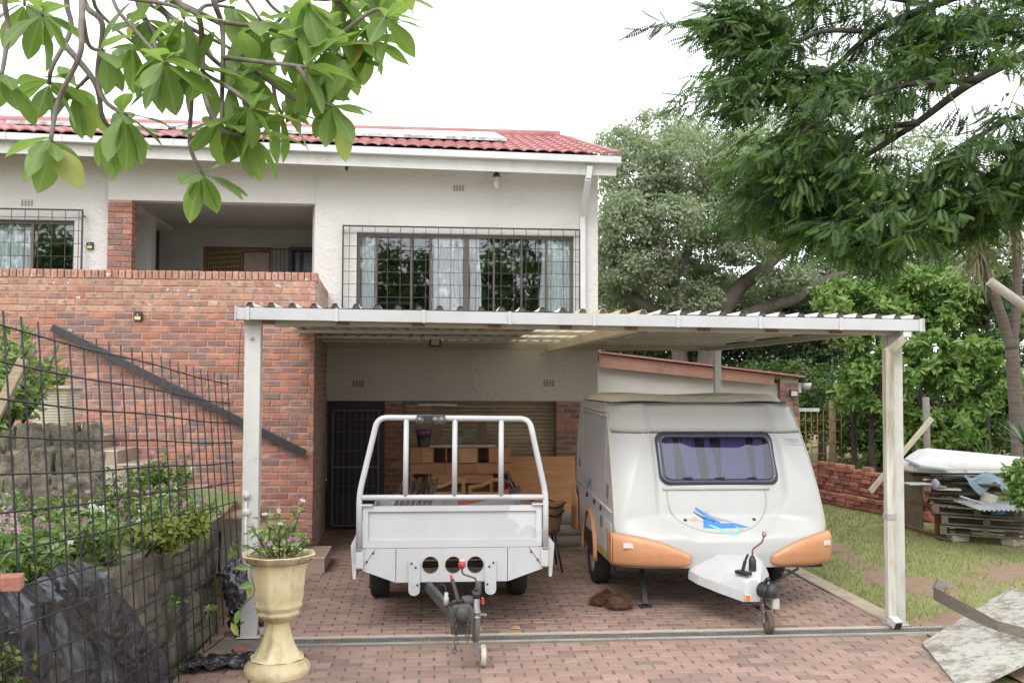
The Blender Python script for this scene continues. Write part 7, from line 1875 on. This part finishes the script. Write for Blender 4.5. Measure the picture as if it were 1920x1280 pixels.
# ---- periwinkle bed
M_peri = leafmat('periwinkle_leaf', (.17,.24,.075), (.31,.40,.145), (.44,.43,.15), trans=.40, rough=.35)
M_pink = leafmat('pink_petal', (.50,.14,.42), (.68,.34,.60), trans=.3, rough=.6); M_wpet = leafmat('white_petal', (.75,.73,.74), (.85,.84,.85), trans=.3, rough=.6)
pet_t, pet_f = [(0,0,0)], []
for k in range(5):
    a = 2*math.pi*k/5; b_ = len(pet_t); pet_t += [(math.cos(a-.38)*.8,math.sin(a-.38)*.8,.06),(math.cos(a)*1.05,math.sin(a)*1.05,.02),(math.cos(a+.38)*.8,math.sin(a+.38)*.8,.06)]; pet_f.append((0,b_,b_+1,b_+2))
def peri_proto(seed, white, h=.34, n=190, nf=9):
    r_ = np.random.default_rng(seed); mb = MB(); stems = []
    for k in range(9):
        a = 2*math.pi*k/9+r_.random(); sp = r_.uniform(.05,.22); hh = h*r_.uniform(.6,1.05); stems.append((math.cos(a)*sp, math.sin(a)*sp, hh)); mb.tube([(0,0,0),(math.cos(a)*sp*.6,math.sin(a)*sp*.6,hh*.55),(math.cos(a)*sp,math.sin(a)*sp,hh)], .004, 5)
    ms_ = mb.mesh('stems', M_mid); st_ = np.array(stems); k = r_.integers(0,len(st_),n); f_ = r_.uniform(.2,1,n); P_ = st_[k]*np.stack([f_,f_,f_],1)+r_.normal(size=(n,3))*.012
    nr = r_.normal(size=(n,3))*.6+np.array([0,0,1]); ml = scatter(LEAF2_T, LEAF2_F, P_, rotmats(n, nr, r_.uniform(.045,.075,n)), 'leaves', M_peri, r_.random(n))
    kk = r_.permutation(len(st_))[:nf]; P2 = st_[kk]+r_.normal(size=(len(kk),3))*.02+np.array([0,0,.02]); n2 = len(P2)
    mf = scatter(pet_t, pet_f, P2, rotmats(n2, r_.normal(size=(n2,3))*.4+np.array([.2,-.5,.8]), r_.uniform(.019,.027,n2)), 'flowers', M_wpet if white else M_pink, r_.random(n2))
    return ms_, ml, mf
protos = [peri_proto(100+i, i in (3,), nf=5) for i in range(5)]
spots = []
for i in range(600):
    y = U(4.6,9.3); x = bedx(y)-U(.0,1.45)**1.3; 
    if all((x-a)**2+(y-b)**2 > .17**2 for a,b in spots): spots.append((x,y))
    if len(spots) >= 84: break
spots += [(at(u,870,10.3).x, 10.3+.1*math.sin(u)) for u in (262,275,290,310,330)]
def peri(x, y, z, k, sc, lab='low periwinkle plant with small pink or white flowers in the raised bed', grp='periwinkles in the raised bed'):
    t_ = thing('periwinkle', lab, 'plant', (x,y,z), grp, world=False); t_.rotation_euler = (0,0,U(0,6.28)); t_.scale = (sc,sc,sc)
    for nm, me_ in zip(('stems','leaves','flowers'), protos[k]):
        o_ = bpy.data.objects.new(nm, me_); COL.objects.link(o_); o_.parent = t_
        if nm == 'flowers': o_['kind'] = 'stuff'
for i, (x,y) in enumerate(spots): peri(x, y, tz(x,y)-.02, i % 5, U(.8,1.25))
for k, (u,v,Y) in enumerate(((-8,760,7.7),(20,745,7.9),(45,735,8.1),(10,700,8.3),(40,700,8.5),(-15,690,8.2),(30,670,8.6),(60,720,8.8))):
    p = at(u,v,Y); peri(p.x, Y, p.z-.25, k % 5, 1.5, 'tall periwinkle on the upper bed left of the ribbed pot', 'periwinkles on the upper bed')
for k, u in enumerate((95,112)): p = at(u,722,9.45); peri(p.x, 9.45, p.z-.06, k, .7, 'small periwinkle sprouting from the ribbed pot', 'periwinkles in the ribbed pot')
# creeping conifer-like tufts hanging over the wall
M_yel = leafmat('yellow_green_frond', (.12,.16,.03), (.26,.28,.06), trans=.3, rough=.5)
for k, (u,v,Y,r_,lab) in enumerate(((300,1005,7.2,.20,'yellow-green trailing shrub over the wall edge beside the plastic'),(345,985,7.7,.22,'yellow-green trailing shrub over the wall edge near the post'))):
    p = at(u,v,Y); t_ = thing('trailing_shrub', lab, 'shrub', (p.x,Y,p.z-.1), 'trailing shrubs on the wall'); foliage('foliage', [((p.x,Y,p.z),(r_*.8,r_*1.2,r_*.45),1)], 1500, .05, M_yel, t_, 60+k, 25, .6)
    mb = MB(); mb.tube([(p.x-.1,Y,p.z-.15),(p.x,Y,p.z)], .012, 6); mb.build('stem', M_barkd, t_)
M_con = leafmat('conifer_leaf', (.05,.075,.02), (.17,.19,.05), trans=.2, rough=.5)
p = at(30,1220,4.6); t_ = thing('conifer_shrub', 'low conifer shrub in the bottom left corner before the plastic', 'shrub', (-2.12,4.8,0)); foliage('foliage', [((-2.12,4.8,.70),(.09,.35,.40),1),((-2.10,5.15,.42),(.08,.3,.30),.7),((-2.15,4.4,.7),(.09,.3,.42),.8)], 5200, .045, M_con, t_, 66, 30, .7)
mb = MB(); mb.tube([(-2.12,4.8,0),(-2.12,4.8,.7)], .02, 8); mb.build('stem', M_barkd, t_)
# weeds along wall foot
for k, (u,v,Y) in enumerate(((378,1145,7.75),(425,1030,8.4),(320,1128,7.4))):
    p = at(u,v,Y); t_ = thing('wall_weed', ('small weed growing from a joint low in the retaining wall','small weed growing near the top of the retaining wall by the post','small weed in the wall beside the plastic sheet')[k], 'weed', tuple(p)); foliage('leaves', [((p.x+.05,Y,p.z),(.05,.06,.05),1)], 26, .05, M_peri, t_, 70+k, 10, .5, T=LEAF2_T, Fc=LEAF2_F)
# ---- urn plant
t_ = thing('urn_plant', 'straggly white and pink flowering plant growing in the urn', 'plant', (ux,uy,.9))
r_ = np.random.default_rng(9); tipsu = [(-.20,.0,.20),(-.10,-.05,.28),(-.14,.06,.16),(.0,-.02,.30),(.02,-.06,.22),(.17,.02,.36),(.10,-.06,.12),(.20,-.03,.16),(-.05,-.12,.10),(.22,.05,.08),(-.23,-.05,.10),(.06,.08,.2)]
tipsu = [(a_*1.05,b_,c_*1.22) for a_,b_,c_ in tipsu]
mb = MB(); Pl, Pf = [], []
for q in tipsu:
    mb.tube([(ux+q[0]*.3,uy+q[1]*.3,.89),(ux+q[0]*.7,uy+q[1]*.7,.89+q[2]*.6),(ux+q[0],uy+q[1],.89+q[2])], .005, 5)
    for j in range(15): f_ = r_.uniform(.3,1.02); Pl.append((ux+q[0]*f_+r_.normal()*.022, uy+q[1]*f_+r_.normal()*.022, .90+q[2]*f_+r_.normal()*.012))
mb.build('stems', M_mid, t_); Pl = np.array(Pl); n_ = len(Pl)
obj('leaves', scatter(LEAF2_T, LEAF2_F, Pl, rotmats(n_, r_.normal(size=(n_,3))*.6+np.array([0,-.3,1]), r_.uniform(.05,.095,n_)), 'leaves', M_peri, r_.random(n_)), t_)
for nm, idx, mm in (('white_flowers',(1,3,5,4),M_wpet),('pink_flowers',(0,6,8),M_pink)):
    Pf = np.array([(ux+tipsu[i][0],uy+tipsu[i][1]-.01,.91+tipsu[i][2]) for i in idx]); obj(nm, scatter(pet_t, pet_f, Pf, rotmats(len(Pf), r_.normal(size=(len(Pf),3))*.3+np.array([.1,-.6,.7]), np.full(len(Pf),.026)), nm, mm), t_)
mb = MB(); tend = bez([(ux-.12,uy-.20,.93),(ux-.17,uy-.29,.86),(ux-.13,uy-.31,.70),(ux-.22,uy-.32,.60),(ux-.30,uy-.32,.48)], 5); mb.tube(tend, .004, 5); mb.build('tendril', M_mid, t_)
Pl = np.array([tend[4],tend[8],tend[12],tend[16],tend[20]]); nn = len(Pl)
obj('tendril_leaves', scatter(LEAF2_T, LEAF2_F, Pl, rotmats(nn, np.array([[.3,-1,.3]]*nn)+r_.normal(size=(nn,3))*.2, np.full(nn,.12)), 'tendril_leaves', M_bright, r_.random(nn)), t_)
n_ = 700; a_ = r_.uniform(0,6.28,n_); q_ = np.sqrt(r_.random(n_))*.26; Pd = np.stack([ux+np.cos(a_)*q_, uy+np.sin(a_)*q_, np.full(n_,.895)],1)
o = obj('dry_stubble', scatter([(-.002,0,0),(.002,0,0),(.001,0,.05),(-.001,0,.05)], [(0,1,2,3)], Pd, rotmats(n_, r_.normal(size=(n_,3))*.6+np.array([0,0,1]), r_.uniform(.5,1.2,n_)), 'dry_stubble', M_dead), t_); o['kind'] = 'stuff'
# ---- trees across the street behind the photographer (they show in the window panes); far-left one added to darken the side pane
for k, (x,y,h_,lab) in enumerate(((-5,-33,14.0,'broad tree behind the camera, left'),(1,-34,11.8,'broad tree behind the camera, centre'),(7,-33,14.2,'broad tree behind the camera, right'),(13.5,-33,13.5,'broad tree behind the camera, far right'),(-25,-32,14,'tall tree added behind the camera, far left'))):
    bl = [((x,y,h_*.72),(3.4,2,h_*.26),1),((x-2.3,y+.5,h_*.5),(2.5,1.6,h_*.22),.8),((x+2.3,y,h_*.55),(2.6,1.6,h_*.25),.8),((x,y+.8,h_*.3),(3.6,1.2,h_*.24),1)]
    simple_tree('street_tree', lab, bl, 8000, .40, M_mid if k % 2 else M_bright, 90+k, (x,y,0), [(x,y,h_*.7),(x-1.5,y,h_*.55),(x+1.5,y,h_*.6)], .2, 'trees behind the camera', 40, .5)
for o in bpy.data.objects:
    if '_org' in o: del o['_org']
